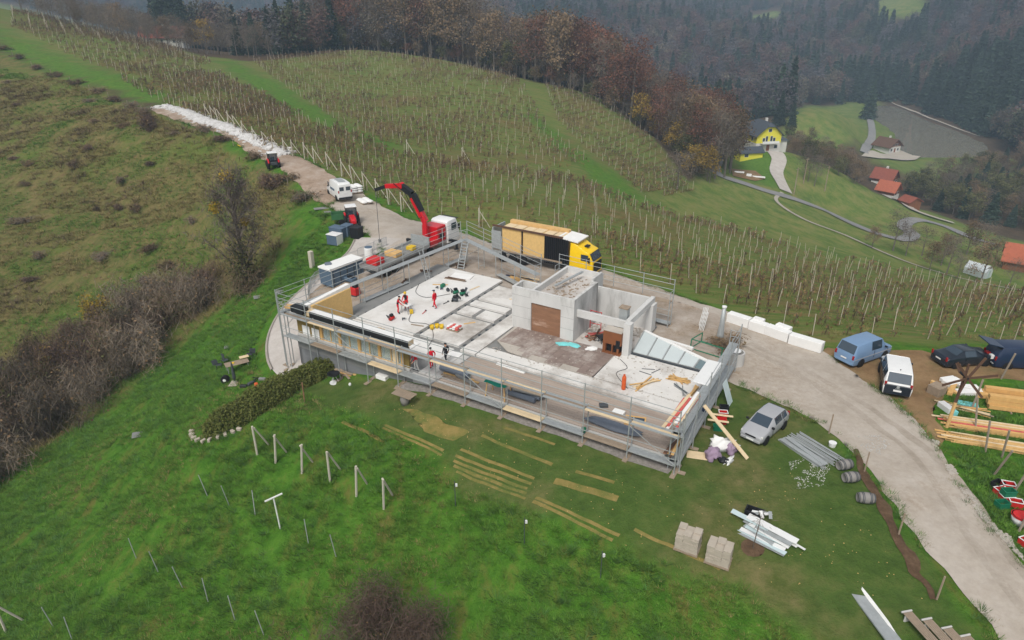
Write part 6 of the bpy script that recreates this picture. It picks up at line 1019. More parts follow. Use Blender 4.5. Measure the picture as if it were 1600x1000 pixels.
labs = ['dark green tool case at the back of the tool cluster on the slab', 'dark cable reel beside the green tool case', 'black drill lying mid tool cluster', 'green compressor left of the bigger green one', 'larger dark green compressor on the slab', 'black cable reel in front of the green compressors', 'blue drill next to the green tool case', 'dark drill at the left edge of the tool cluster', 'black clamp lying flat in front of the tool cluster', 'dark compressor nearest the joint in the slab', 'black cable reel rightmost of the tools', 'black drill right of the dark compressor', 'red clamp lying by the saw table', 'red compressor lying near the window wall', 'small dark drill by the red compressor']
for (x, y, kd, c_), (u, v), l_ in zip(spec, pos, labs): tool(on(u, v), random.random() * 6, mcol[c_], l_, kd)
o = empty('gas_bottle', on(*(-6.25,6.58)), 0, 'tall orange gas bottle standing on the pale slab', 'gas bottle'); MB().lathe((0, 0, 0), [(.02, 0), (.15, .02), (.16, .1), (.16, .95), (.13, 1.06), (.06, 1.12), (.02, 1.13)], 14).build('cylinder', 'orange_paint', o, smooth=True); MB().lathe((0, 0, 1.1), [(.085, 0), (.09, .12), (.075, .12), (.07, 0)], 10).build('collar', 'orange_paint', o); MB().tube((0, 0, 1.12), (0, 0, 1.2), .025, 6).build('valve', 'steel_dark', o)
plankpile('timber_offcuts', on(-5.2, 8.2), AB + R(72), 6, 2.4, 'long pale planks lying beside the orange gas bottle', ('pine', 'pine_pale', 'pine_orange'), .14, .05, seed=2, jit=.14)
plankpile('timber_offcuts', on(-3.3, 9.9), AB + R(12), 12, 1.6, 'jumbled heap of short orange battens on the slab', ('pine_orange', 'pine'), .08, .05, seed=3, jit=.45)
plankpile('timber_offcuts', on(-1.85, 8.1), AB + R(84), 5, 2.6, 'boards lying along the right edge of the slab', ('pine', 'pine_orange'), .15, .05, seed=4, jit=.08)
plankpile('steel_offcuts', on(-2.6, 8.6), AB + R(-25), 5, 1.8, 'thin grey metal strips beside the battens', ('galvanised', 'steel_dark'), .05, .04, seed=5, jit=.35, cat='metal')
for (u, v), r_, lab in (((-5.76,10.27), .4, 'short dark bar left of the battens'), ((-5.16,10.29), 1.2, 'short dark bar nearest the battens'), ((-5.75,9.59), -.1, 'short dark bar lying flattest')): bx('iron_bar', on(u, v), (1.0, .06, .05), 'steel_dark', lab, 'bar', AB + r_)
for k, ((u, v), m_, lab) in enumerate((((-12.39,10.80), 'cyan_foam', 'crumpled turquoise sheet on the brown tiles'), ((-13.20,10.57), 'cyan_foam', 'turquoise strip left of the crumpled sheet'), ((-10.86,11.07), 'white_foam', 'white rubble sheet before the fireplace'))): MB().blob((0, 0, .05), (.8 - .15 * k, .3, .09), k, .6, 12, 6, flat=.5).build('crumpled_sheet', m_, loc=on(u, v), rz=AB + .5 * k, label=lab, cat='sheet')
bx('white_board', on(*(-28.80,18.49)), (2.2, 1.3, .08), 'white_foam', 'white board pack lying at the back corner of the slab', 'board', AB + .2); plankpile('timber_offcuts', on(*(-28.85,17.45)), AB + .1, 4, 2.4, 'dark boards next to the white pack at the back corner', ('old_wood', 'dark_wood'), .14, .05, seed=6, jit=.06)
plankpile('timber_offcuts', on(-28.6, 4.6), AB + R(10), 6, 2.6, 'pale boards lying behind the window wall', ('pine_pale', 'pine'), .3, .05, seed=7, jit=.18); bx('white_board', on(-24.9, 4.0), (3.2, 1.2, .07), 'white_foam', 'white sheet lying behind the right half of the window wall', 'board', AB)
bx('white_board', on(*(-19.93,4.74), .6), (1.2, .7, .05), 'white_foam', 'white board on the paving beside the black clad person', 'board', AB + .1)
for k, (pts_, l_) in enumerate((([(-27.6, 8.9), (-26.6, 7.4), (-24.9, 7.8), (-23.2, 6.3), (-22.4, 4.6)], 'black power cable snaking from the saw table to the terrace'), ([(-27.2, 14.2), (-28.6, 12.4), (-30.2, 12.8), (-31.2, 14.5)], 'dark cable running from the tools to the left slab edge'), ([(-6.0, 6.8), (-7.6, 8.4), (-7.2, 9.6), (-8.2, 10.6)], 'thin hose curling behind the orange gas bottle'))):
    b0 = W(*pts_[0], .7); c_ = smooth_line(pts_, .3); MB().path([(u - pts_[0][0], v - pts_[0][1], .02) for u, v in c_], .022, 4).build('cable', 'black_rubber', loc=b0, rz=AB, label=l_, cat='cable')
for k, (u, v, r_, l_) in enumerate(((-29.4, 15.6, .5, 'loose board on the slab behind the tools'), (-26.0, 16.6, 1.4, 'loose board near the back joint of the slab'), (-25.6, 7.2, .2, 'loose board between the saw table and the buckets'), (-22.0, 9.9, .9, 'loose board behind the cement sacks'), (-21.3, 16.2, .1, 'loose board beside the core wall'))): bx('loose_board', on(u, v), (1.5 - .15 * k, .14, .04), ('pine', 'pine_pale', 'old_wood')[k % 3], l_, 'board', AB + r_, bevel=0)
# inside the open frame
o = empty('wheelbarrow', on(-10.6, 12.7, .66), AB + 1, 'dark wheelbarrow under the open concrete frame', 'wheelbarrow'); MB().loft([[(-.35, -.25, .3), (.3, -.2, .3), (.3, .2, .3), (-.35, .25, .3)], [(-.5, -.36, .58), (.5, -.32, .58), (.5, .32, .58), (-.5, .36, .58)]]).build('tray', 'black_plastic', o); MB().lathe((.55, -.04, .18), [(.02, 0), (.18, 0), (.18, .08), (.02, .08)], 12, axis='y').build('wheel', 'black_rubber', o)
for s in (-1, 1): MB().path([(.5, s * .05, .2), (-.4, s * .25, .32), (-1.0, s * .3, .5)], .025, 5).build('handle', 'steel_dark', o); MB().bar((-.3, s * .22, .3), (-.35, s * .24, 0), .04, .04).build('leg', 'steel_dark', o)
for k, (u, v, lab) in enumerate(((-10.2, 14.5, 'copper brown drum inside the frame'), (-9.6, 15.2, 'second brown drum behind the other'), (-11.2, 15.4, 'squat dark drum near the back wall'))): o = empty('drum', on(u, v, .64), 0, lab, 'drum'); MB().lathe((0, 0, 0), [(.02, 0), (.38, 0), (.4, .3), (.38, .32), (.4, .6), (.38, .9), (.02, .9)], 14).build('barrel', 'copper_tank', o, smooth=True); MB().lathe((0, 0, .9), [(.02, 0), (.39, 0), (.39, .03), (.02, .03)], 14).build('lid', 'steel_dark', o)
o = empty('red_trestle', on(-12.2, 14.6, .64), AB, 'red tubular frame against the inner core wall', 'frame')
for x in (-.5, .5): MB().tube((x, 0, 0), (x, 0, 1.7), .035, 6).build('upright', 'red_plastic', o)
for z in (.5, 1.0, 1.65): MB().tube((-.5, 0, z), (.5, 0, z), .03, 6).build('rung', 'red_plastic', o)
plankpile('demolition_timber', on(-11.6, 13.6, .64), AB + .8, 9, 2.2, 'heap of reddish demolition boards under the frame', ('plywood_brown', 'dark_wood', 'paper_red'), .18, .05, seed=9, jit=.5)
for k in range(14): pass
rb = MB(); g = random.Random(4)
for k in range(260):
    u, v = g.uniform(-12.6, -8.3), g.uniform(12.4, 16.7); s = g.uniform(.04, .16); rb.cb((u + 10.5, v - 14.5, 0), (s, s * g.uniform(.6, 1.4), s * .7), g.random() * 3)
bone('rubble', (-10.5, 14.5, .64), rb, 'dusty', 'pale rubble strewn inside the open frame', None, kind='stuff')
rb = MB()
for k in range(420):
    u, v = g.uniform(-18, -2), g.choice([g.gauss(7.0, .25), g.uniform(5.6, 11), g.gauss(11.1, .25)]); s = g.uniform(.02, .1); rb.cb((u + 10, v - 8, 0), (s, s * g.uniform(.6, 1.6), s * .5), g.random() * 3)
bone('debris', (-10, 8, .68), rb, 'dusty', 'small debris scattered over the slab', None, kind='stuff')
bone('roof_batten', (-15.2, 15.2, 4.42), MB().bar((-.3, -1.9, 0), (.4, 1.9, .12), .22, .1), 'galvanised', 'pale beam lying across the flat roof of the concrete core', 'beam')
rb = MB()
for k in range(160): s = g.uniform(.03, .14); rb.cb((g.uniform(-1.4, 1.4), g.uniform(-2.8, 2.4), 0), (s, s * 2 * g.random() + .03, s * .4), g.random() * 3)
bone('debris', (-15, 14.6, 3.9), rb, 'old_wood', 'dirt and chips on the core roof', None, kind='stuff')
# ---- on the front terrace
def roll(u, v, z, ln, r, m, label, rz=0, cat='roll', group=None): return MB().lathe((-ln / 2, 0, r), [(.02, 0), (r * .96, .0), (r, .03), (r, ln - .03), (r * .96, ln), (.02, ln)], 14, axis='x').build('membrane_roll', m, loc=W(u, v, z), rz=AB + rz, label=label, cat=cat, group=group, smooth=False)
plankpile('timber_offcuts', W(-17.4, 1.9, .56), AB + .05, 6, 3.0, 'boards under the grey rolls at the left end of the terrace', ('old_wood', 'pine'), .22, .05, seed=11, jit=.08)
roll(-17.9, 2.0, .72, 2.6, .26, 'grey_tarp', 'thick grey membrane roll on boards at the left end of the terrace'); roll(-16.6, 1.55, .72, 2.2, .13, 'concrete_dark', 'thin pale roll leaning off the thick grey one', -.25)
for k, (dv, dz, lab) in enumerate(((0, 0, 'front grey roll of the stack beside the green sheet'), (.42, 0, 'middle grey roll of the stack beside the green sheet'), (.8, .02, 'rear grey roll of the stack beside the green sheet'), (.3, .36, 'topmost grey roll of the stack beside the green sheet'))): roll(-12.0 + .15 * k, 1.7 + dv, .66 + dz, 2.3, .19, 'grey_tarp' if k != 3 else 'concrete_dark', lab, .04 * k)
o = empty('trestle_table', W(-13.6, 1.3, .56), AB, 'trestle with bright green sheet over its top on the terrace', 'table'); ts = MB()
for i in range(7):
    for j in range(5): ts.v.append((-.9 + i * .3 + .05 * math.sin(j), -.55 + j * .27, 1.28 + .06 * math.sin(i * 1.3 + j) - .12 * (abs(j - 2) == 2)))
ts.f = [(i * 5 + j, (i + 1) * 5 + j, (i + 1) * 5 + j + 1, i * 5 + j + 1) for i in range(6) for j in range(4)]; ts.m = [0] * len(ts.f); ts.build('cover_sheet', 'teal_tarp', o, smooth=True)
MB().cb((0, 0, 1.1), (1.6, .9, .06)).build('table_top', 'pine', o)
for x in (-.7, .7):
    for y in (-.4, .4): MB().bar((x * 1.15, y * 1.2, 0), (x, y, 1.1), .06, .06).build('leg', 'pine', o)
MB().blob((0, 0, .22), (2.1, .42, .26), 12, .25, 22, 8, flat=.8).build('wrapped_bundle', 'grey_tarp', loc=W(-5.0, 1.75, .57), rz=AB + .02, label='long bundle wrapped in grey sheeting on the terrace', cat='bundle', smooth=True)
o = empty('window_unit', W(-4.0, 3.3, .57), AB + .3, 'small dark window unit with wooden frame lying on the terrace', 'window'); MB().box(-.7, -.5, 0, .7, -.4, .12).box(-.7, .4, 0, .7, .5, .12).box(-.7, -.4, 0, -.6, .4, .12).box(.6, -.4, 0, .7, .4, .12).build('frame', 'pine_orange', o); MB().box(-.6, -.4, .04, .6, .4, .08).build('pane', 'dark_glass', o)
bx('foam_block', W(-5.3, 3.5, .57), (.8, .5, .3), 'white_foam', 'white foam block left of the dark window unit', 'block', AB); bx('toolbag', W(-6.6, 3.9, .57), (.6, .4, .2), 'steel_dark', 'flat grey bag on the terrace boards', 'bag', AB + .6); bx('white_strip', W(-14.9, 5.1, .57), (2.6, .25, .12), 'white_foam', 'pale strip lying at the slab edge above the terrace', 'strip', AB - .05)
plankpile('pink_boards', W(-.95, 3.0, 2.66), AB + R(88), 8, 4.6, 'pinkish insulation boards on the upper deck at the right corner', ('paper_red', 'pine_pale', 'white_foam'), .2, .06, seed=12, jit=.02, high=2)
plankpile('timber_offcuts', W(-.75, 1.3, .95), AB + R(85), 6, 2.2, 'brown boards on the lower right corner of the scaffold', ('plywood_brown', 'pine', 'dark_wood'), .2, .05, seed=13, jit=.1)
bx('wall_board', W(-.9, 8.6, 2.66), (1.1, 3.6, .08), 'white_paint', 'white panel lying on the upper deck of the end scaffold', 'panel', AB); bx('blue_case', W(-.2, 6.3, 1.0), (.4, .3, .28), 'navy_paint', 'small blue case on the end scaffold', 'case', AB)
lp = (Vector(W(.05, 4.6, 2.5)), Vector((*(14.86,35.11), .06))); MB().bar(lp[0] - lp[0], lp[1] - lp[0], .3, .06).build('leaning_plank', 'pine_pale', loc=lp[0], label='long plank leaning from the end scaffold down to the lawn', cat='plank')
lb = (15.35,41.57); MB().bar((0, 0, 0), (-.5, -.3, 1.9), .6, .04).build('leaning_sheet', 'galvanised', loc=gp((17.0, 40.6)), label='pale metal sheet leaning against the end scaffold', cat='sheet') if False else MB().bar((0, 0, .02), (-.55, .35, 1.7), .9, .04).build('leaning_sheet', 'glass_clear', loc=gp((15.6, 41.4)), label='pale glass sheet leaning against the end scaffold', cat='sheet')
# ------------------------------------------------------------------ lawn in front
ST = [((535,660),(600,690),.35),((600,664),(693,705),.3),((597,669),(690,711),.25),((720,703),(835,748),.3),((712,712),(830,756),.3),((708,720),(824,764),.3),((708,729),(822,772),.3),((712,737),(820,780),.25),((752,680),(862,727),.35),((786,668),(868,695),.3),((836,778),(968,838),.3),((832,784),(958,845),.3),((866,752),(966,780),.7),((900,738),(960,755),.35),((990,828),(1125,890),.3)]
SP = [(-12.32,41.57),(-8.75,38.57),(-9.02,40.23),(-4.53,37.06),(-9.11,39.97),(-4.63,36.70),(-3.38,37.01),(1.38,33.87),(-3.69,36.52),(1.18,33.49),(-3.83,36.13),(0.94,33.12),(-3.80,35.73),(0.85,32.74),(-3.60,35.26),(0.77,32.37),(-2.07,38.18),(2.50,34.87),(-0.61,38.82),(2.84,36.75),(1.38,32.33),(6.01,29.27),(1.22,32.07),(5.63,29.01),(2.59,33.48),(6.25,31.74),(3.96,34.12),(6.19,33.03),(6.84,29.58),(10.90,26.68)]
for k in range(len(ST)):
    a, b = np.array(SP[2 * k]), np.array(SP[2 * k + 1]); ribbon('dry_strip', [a, (a * 2 + b) / 3, (a + 2 * b) / 3, b], ST[k][2] * .7, .012, 'dry_strip', .4, 2, wob=.1, kind='structure', label='strip of yellowed grass left by stored timber')
drape_poly('sand_patch', [(-7.96,41.86),(-6.87,41.37),(-3.04,38.50),(-3.95,37.83),(-6.17,39.16)], .3, .015, 'dry_strip', wob=.5, kind='structure', label='yellowed patch of lawn below the terrace')
ribbon('gravel_strip', [W(-22, .25)[:2], W(-10, .25)[:2], W(-.4, .2)[:2]], .9, .02, 'gravel_strip', .5, 3, wob=.2, kind='structure', label='grey gravel strip under the front scaffold')
def flecks(name, poly, n, m, label, s0=.03, s1=.12, seed=1, lift=.0, dens=None):
    g = random.Random(seed); P = np.array(poly); lo, hi = P.min(0), P.max(0); c = P.mean(0); mb = MB(); z0 = float(hg(*c)); k = 0
    while k < n:
        p = (g.uniform(lo[0], hi[0]), g.uniform(lo[1], hi[1]))
        if not inside(poly, np.array(p[0]), np.array(p[1])) or float(vnoise(np.array(p[0]), np.array(p[1]), .7, seed)) < .42: continue
        s = g.uniform(s0, s1); mb.cb((p[0] - c[0], p[1] - c[1], float(hg(*p)) - z0 + lift), (s, s * g.uniform(.5, 1.2), s * .4), g.random() * 3); k += 1
    return mb.build(name, m, loc=(c[0], c[1], z0), label=label, kind='stuff')
flecks('plaster_crumbs', [(17.33,34.80),(19.32,35.46),(19.96,34.58),(18.50,32.47),(16.89,32.22)], 420, 'stone_white', 'white plaster crumbs scattered on the lawn', .015, .06, 2)
flecks('plaster_crumbs', [(22.93,37.56),(24.52,37.76),(24.75,36.75),(23.44,35.54),(22.53,36.21)], 240, 'stone_white', 'white crumbs spilled on the gravel road', .015, .06, 3, .05)
flecks('stones', [(27.86,37.85),(28.09,37.17),(27.29,33.35),(27.09,30.17),(27.56,27.34),(26.99,26.97),(26.61,30.28),(26.97,34.04)], 700, 'dusty', 'loose stones along the outer road edge', .04, .16, 4, .03)
flecks('fallen_leaves', [(-17.98,46.81),(-7.51,42.69),(9.56,32.55),(16.12,34.99),(20.00,30.32),(21.41,24.23),(13.05,25.51),(5.36,29.08),(-4.10,35.21)], 260, 'pine', 'pale leaves and litter on the lawn', .02, .05, 5)
ribbon('mulch_bed', [(22.01,35.99),(21.62,33.68),(21.22,30.17),(21.04,27.64),(20.99,25.87),(20.97,24.44)], [.3, .6, .6, .65, .6, .35], .05, 'leaf_mulch', .3, 4, wob=.6, crown=.06, kind='structure', label='strip of brown leaf mulch along the road verge')
vp = MB().path([(0, 0, -.2), (.05, 0, 1.5)], .05, 6).mesh('stake', 'old_wood')
for (x, y), lab in zip([(21.15,37.88),(21.60,33.79),(21.14,28.66),(21.13,24.68)], ('thin stake beside the steel tube stack', 'thin stake behind the three wooden casks', 'thin stake midway down the mulch strip', 'thin stake at the lower end of the mulch strip')): link('stake', vp, loc=gp((x, y)), rz=1, label=lab, cat='stake')
def stake_at(): pass
# wooden casks
def cask(p, rz, label):
    o = empty('cask', gp(p), rz, label, 'barrel'); MB().lathe((-.47, 0, .33), [(.02, .02), (.25, .02), (.26, 0), (.31, .2), (.335, .47), (.31, .74), (.26, .94), (.25, .92), (.02, .92)], 16, axis='x').build('staves', 'barrel_wood', o, smooth=True)
    for x, r in ((.05, .275), (.22, .318), (.3, .328), (.64, .328), (.72, .318), (.89, .275)): MB().lathe((-.47 + x - .02, 0, .33), [(r - .02, 0), (r + .006, 0), (r + .006, .045), (r - .02, .045)], 16, axis='x').build('hoop', 'steel_dark', o)
cask((20.49,34.12), R(15), 'grey wooden cask nearest the steel tubes'); cask((20.34,32.92), R(8), 'grey wooden cask in the middle of the three'); cask((20.40,31.11), R(-8), 'grey wooden cask lying apart from the other two')
# stack of scaffold tubes
o = empty('tube_stack', gp((19.22,36.13)), R(-62), 'stack of galvanised scaffold decks and tubes on the lawn', 'stack'); g = random.Random(5)
for k in range(4): MB().cb((-.1 + .08 * k, -.95 + .33 * (k % 2), .06 * k), (3.2, .31, .06), g.gauss(0, .02)).build('deck_plank', 'galvanised', o)
for k in range(16): MB().tube((-1.7 + g.uniform(0, .4), -.35 + (k % 8) * .16 + g.uniform(-.05, .05), .06 + .1 * (k // 8)), (1.5 + g.uniform(0, .5), -.25 + (k % 8) * .17 + g.uniform(-.1, .1), .06 + .1 * (k // 8)), .035, 6).build('tube', 'galvanised', o)
for k in range(3): MB().tube((1.2, -.8 + .12 * k, .05), (1.9, -1.1 + .12 * k, .05), .03, 6).build('tube', 'galvanised', o)
o = empty('white_tub', gp((20.76,36.46)), 0, 'small white tub beside the steel tube stack', 'tub'); MB().lathe((0, 0, 0), [(.02, 0), (.2, 0), (.25, .3), (.02, .3)], 12).build('pail', 'white_paint', o)
# paver pallets
def pavers(p, rz, label, seed):
    g = random.Random(seed); o = empty('paver_pallet', gp(p), rz, label, 'pallet'); pallet(o, 1.3, 1.0)
    for l in range(11):
        for i in range(3):
            for j in range(2):
                if l == 10 and (i + j + seed) % 2: continue
                MB().cb(((i - 1) * .406 + g.gauss(0, .008), (j - .5) * .478 + g.gauss(0, .012), .13 + l * .1), (.4, .47, .09), g.gauss(0, .015)).build('paver', 'paver', o)
pavers((9.50,28.08), R(-28), 'pallet of beige pavers farther from the road', 1); pavers((10.92,27.17), R(-28), 'pallet of beige pavers nearer the road with raised top slabs', 2)
# scrap sheet metal with sapling
o = empty('scrap_metal', gp((13.77,28.44)), R(-42), 'heap of pale bent sheet metal on the lawn', 'scrap'); g = random.Random(8)
for k in range(9): MB().cb((g.uniform(-.5, .5) * (1 + k * .05), -.5 + k * .13, .02 + .05 * k), (g.uniform(1.8, 3.2), g.uniform(.25, .5), .03), g.gauss(0, .09), tilt=g.gauss(0, .04)).build('sheet', ('galvanised', 'glass_clear', 'white_paint')[k % 3], o)
for k in range(3): MB().bar((-1.4 + k * .3, .7 + k * .1, .1), (1.2 + k * .4, .2 + .1 * k, .22), .12, .04).build('strip', 'white_paint', o)
o = empty('scrap_bin', gp((13.67,30.07)), R(-30), 'black tub with white scrap pieces beside the sheet metal heap', 'tub'); MB().box(-.5, -.3, 0, .5, .3, .05).box(-.5, -.3, .05, -.44, .3, .4).box(.44, -.3, .05, .5, .3, .4).box(-.44, -.3, .05, .44, -.24, .4).box(-.44, .24, .05, .44, .3, .4).build('tub', 'black_plastic', o)
for k in range(6): MB().cb((.3 + .15 * k - .2, -.1 * (k % 3), .3 + .05 * k), (.5, .18, .03), k, tilt=.4 * (k % 2) - .2).build('scrap_piece', ('white_paint', 'galvanised')[k % 2], o)
o = empty('sapling', gp((12.93,27.82)), 0, 'thin staked sapling in a ring of bark mulch by the scrap metal', 'tree'); MB().path([(0, 0, -.1), (.05, .0, 1.2), (.12, .05, 2.3)], [.03, .025, .01], 5).build('trunk', 'bark', o); q_ = np.random.default_rng(3).normal(size=(60, 3)) * [.25, .25, .3] + [.1, 0, 2.0]; v, f = leaves(60, q_, .025, 3, aspect=14); link('crown', leafmesh('crown', v, f, 'twig'), o)
c0 = np.array((12.93,27.82)); drape_poly('mulch_ring', [tuple(c0 + .62 * np.array([math.cos(a), math.sin(a)])) for a in np.arange(0, 6.28, .5)], .15, .02, 'leaf_mulch', wob=.2, kind='structure')
# metal sheet and benches at the lower right
sp_ = gp((17.56,24.30)); o = empty('sheet_bundle', sp_, R(98), 'long bluish metal sheet with torn wrapping at the lower right', 'sheet'); MB().cb((0, 0, .02), (4.2, .72, .08)).build('sheet', 'galvanised', o); MB().blob((.3, -.32, .12), (1.9, .1, .06), 3, .5, 16, 6).build('wrapping', 'white_foam', o)
def bench(p, rz, label):
    o = empty('bench', gp(p), rz, label, 'bench')
    for k in range(5): MB().box(-.85, -.24 + k * .1, .44, .85, -.16 + k * .1, .48).build('slat', 'old_wood', o)
    for x in (-.72, .72): MB().box(x - .05, -.24, 0, x + .05, .24, .43).build('leg', 'concrete', o, bevel=.04)
    MB().tube((-.92, -.28, .47), (-.92, .28, .47), .05, 8).build('end_rail', 'concrete', o)
for p, l_ in zip([(19.31,22.88),(20.04,22.45),(20.74,21.99),(21.36,21.56)], ('leftmost slatted bench in the row at the bottom edge', 'second slatted bench from the metal sheet', 'third slatted bench from the metal sheet', 'last slatted bench nearest the gravel road')): bench(p, R(-78), l_)
# by the end scaffold
for k, (p, m_, l_) in enumerate(zip([(14.92,40.68),(14.65,40.00),(14.31,39.12),(13.84,38.33)], ('black_plastic', 'red_plastic', 'red_plastic', 'green_plastic'), ('black crate at the back of the row by the end scaffold', 'red crate next to the black one', 'red crate crossed by a plank', 'green crate in front of the row by the end scaffold'))): openbox('grape_crate', gp(p), (.6, .42, .32), m_, l_, 'crate', R(-8), rim='white_paint' if k == 1 else None)
for p, l_ in zip([(14.45,39.46),(13.96,38.79)], ('pale board lying on the crates farther from the lawn', 'pale board lying on the crates in front')): bx('short_board', gp(p, .36), (1.4, .2, .06), 'pine_pale', l_, 'board', R(-14))
bx('plywood_sheet', gp((11.76,35.46)), (1.3, .8, .04), 'pine_pale', 'pale plywood sheet lying at the scaffold corner', 'sheet', R(-14))
for k, (p, m_, r_, l_) in enumerate(zip([(13.48,36.13),(12.67,35.23),(13.93,35.78),(13.24,34.80),(13.67,34.91)], ('white_foam', 'mauve_cloth', 'mauve_cloth', 'black_plastic', 'white_paint'), ((.75, .55, .5), (.5, .42, .42), (.32, .35, .4), (.3, .22, .16), (.5, .18, .12)), ('bulky white rubble bag on the lawn', 'mauve cloth bundle before the white bag', 'greyish sack behind the white bag', 'small dark bundle between the bags', 'flat white bag end on the grass'))): MB().blob((0, 0, r_[2] * .6), r_, k + 3, .8, 16, 10, flat=.5).build('rubble_bag', m_, loc=gp(p), rz=k, label=l_, cat='bag', smooth=True)
# ------------------------------------------------------------------ road side: foam blocks, well ring, steel pipe
FB = [((-3.2, 23.3), (-1.2, 22.85), 0), ((-1.15, 22.75), (.3, 22.4), 0), ((.32, 22.45), (2.3, 21.85), 0), ((2.35, 21.8), (5.0, 21.35), 0), ((-1.0, 23.1), (-.1, 22.9), 0), ((1.0, 22.9), (2.2, 22.5), 0)]
for k, (a, b, z) in enumerate(FB):
    A, B = Vector(W(*a)), Vector(W(*b)); c = (A + B) / 2; d = B - A; MB().cb((0, 0, 0), (d.length, .75 if k < 4 else .6, .85 if k < 4 else 1.0)).build('foam_block', 'white_foam', loc=gp(c, .03), rz=math.atan2(d.y, d.x), bevel=.03, label=['leftmost long white block of the row at the roadside', 'short white block second in the roadside row', 'long white block third in the roadside row', 'longest white block at the right end of the roadside row', 'upright white block behind the first joint of the row', 'upright white block behind the third of the row'][k], cat='block')
pr = W(-.5, 15.5); o = empty('well_ring', gp(pr), 0, 'round concrete well ring with white lid beside the road', 'well ring'); MB().lathe((0, 0, 0), [(.3, 0), (.62, 0), (.62, 1.1), (.5, 1.1), (.5, .05), (.3, .05)], 18).build('ring', 'concrete', o); MB().lathe((-.1, .1, 1.1), [(.02, 0), (.42, 0), (.42, .06), (.02, .08)], 16).build('lid', 'white_paint', o)
o = empty('vent_pipe', gp(W(-2.7, 18.9)), 0, 'tall tapered steel vent pipe between the frame and the road', 'pipe'); MB().lathe((0, 0, 0), [(.02, 0), (.36, 0), (.28, .5), (.2, 1.6), (.15, 3.0), (.02, 3.0)], 14).build('pipe', 'galvanised', o, smooth=True); MB().lathe((0, 0, 3.0), [(.02, 0), (.2, .02), (.2, .14), (.02, .2)], 12).build('cap', 'white_paint', o); MB().tube((0, 0, 2.8), (0, 0, 3.1), .09, 8).build('neck', 'steel_dark', o)
o = empty('green_frame', gp(W(-2.9, 16.6)), AB, 'green tubular frame and netting on the ground behind the roof light', 'frame')
for a, b in (((-1.4, -.6, .1), (1.2, -.9, .1)), ((1.2, -.9, .1), (1.5, .9, .1)), ((1.5, .9, .1), (-1.0, 1.1, .1)), ((-1.0, 1.1, .1), (-1.4, -.6, .1)), ((-1.4, -.6, .1), (-1.4, -.5, .9)), ((1.2, -.9, .1), (1.2, -.8, .9)), ((-1.4, -.5, .9), (1.2, -.8, .9)), ((-1.0, 1.1, .1), (-1.0, 1.1, .9)), ((-1.4, -.5, .9), (-1.0, 1.1, .9)), ((1.2, -.8, .9), (1.5, .9, .1))): MB().tube(a, b, .045, 6).build('tube', 'green_plastic', o)
c0 = W(-2.4, 17.8); link('weed_clump', small[0], loc=gp(c0), scale=(1.6, 1.3, .6), label='clump of dark weeds by the steel vent pipe', cat='bush')
bone('white_beam', (-6.0, 16.0, .35), MB().bar((-2, .25, .1), (2, -.25, .1), .3, .22), 'white_foam', 'long white beam on the ground behind the roof light', 'beam')
o = empty('frame_stack', gp(W(-4.9, 20.2)), AB + .3, 'white steel frames leaning together beside the road', 'frame')
for k in range(4):
    x = k * .12
    for y in (-.5, .5): MB().bar((x, y, 0), (x + .25, y, 1.8), .05, .05).build('upright', 'white_paint', o)
    for z in (.3, .7, 1.1, 1.5): MB().bar((x + .14 * z, -.5, z), (x + .14 * z, .5, z), .03, .03).build('rung', 'white_paint', o)
# ---- back yard clutter
plankpile('timber_stack', gp(W(-23.6, 21.6), .06), AB + .1, 14, 3.2, 'stack of boards with blue wrap behind the back scaffold', ('pine', 'navy_paint', 'old_wood', 'pine_pale'), .2, .1, seed=21, jit=.12)
plankpile('timber_stack', gp(W(-21.6, 20.9), .06), AB - .1, 8, 2.2, 'grey boards near the concrete core behind the slab', ('old_wood', 'dark_wood'), .2, .08, seed=22, jit=.2)
for k, (u, v) in enumerate(((-33.0, 18.0), (-31.2, 21.8), (-33.2, 14.6))): plankpile('timber_offcuts', gp(W(u, v), .06), AB + k, 5, 1.3, ['small heap of boards left of the slab near the saw', 'small heap of boards at the back corner under the scaffold', 'small heap of boards beside the left scaffold'][k], ('dark_wood', 'old_wood'), .16, .08, seed=23 + k, jit=.3)
def ladder(base, top, label, w=.42, n=9, m='galvanised'):
    a, b = Vector(base), Vector(top); d = b - a; s = Vector((d.y, -d.x, 0)).normalized() * w / 2; o = empty('ladder', base, 0, label, 'ladder')
    for q in (s, -s): MB().bar(q, d + q, .05, .08).build('rail', m, o)
    for k in range(1, n): MB().tube(d * (k / n) + s, d * (k / n) - s, .022, 5).build('rung', m, o)
ladder(W(-31.2, 16.0, .7), W(-32.2, 16.3, 3.6), 'aluminium ladder leaning on the left scaffold above the slab'); 
o = empty('stair_unit', gp(W(-31.0, 22.0), .06), AB + R(100), 'steep aluminium stair under the back corner of the scaffold', 'stair')
for s in (-.35, .35): MB().bar((-.9, s, 0), (.5, s, 2.55), .06, .16).build('stringer', 'galvanised', o)
for k in range(9): MB().box(-.9 + k * .155 - .1, -.33, .15 + k * .28, -.9 + k * .155 + .1, .33, .19 + k * .28).build('tread', 'galvanised', o)
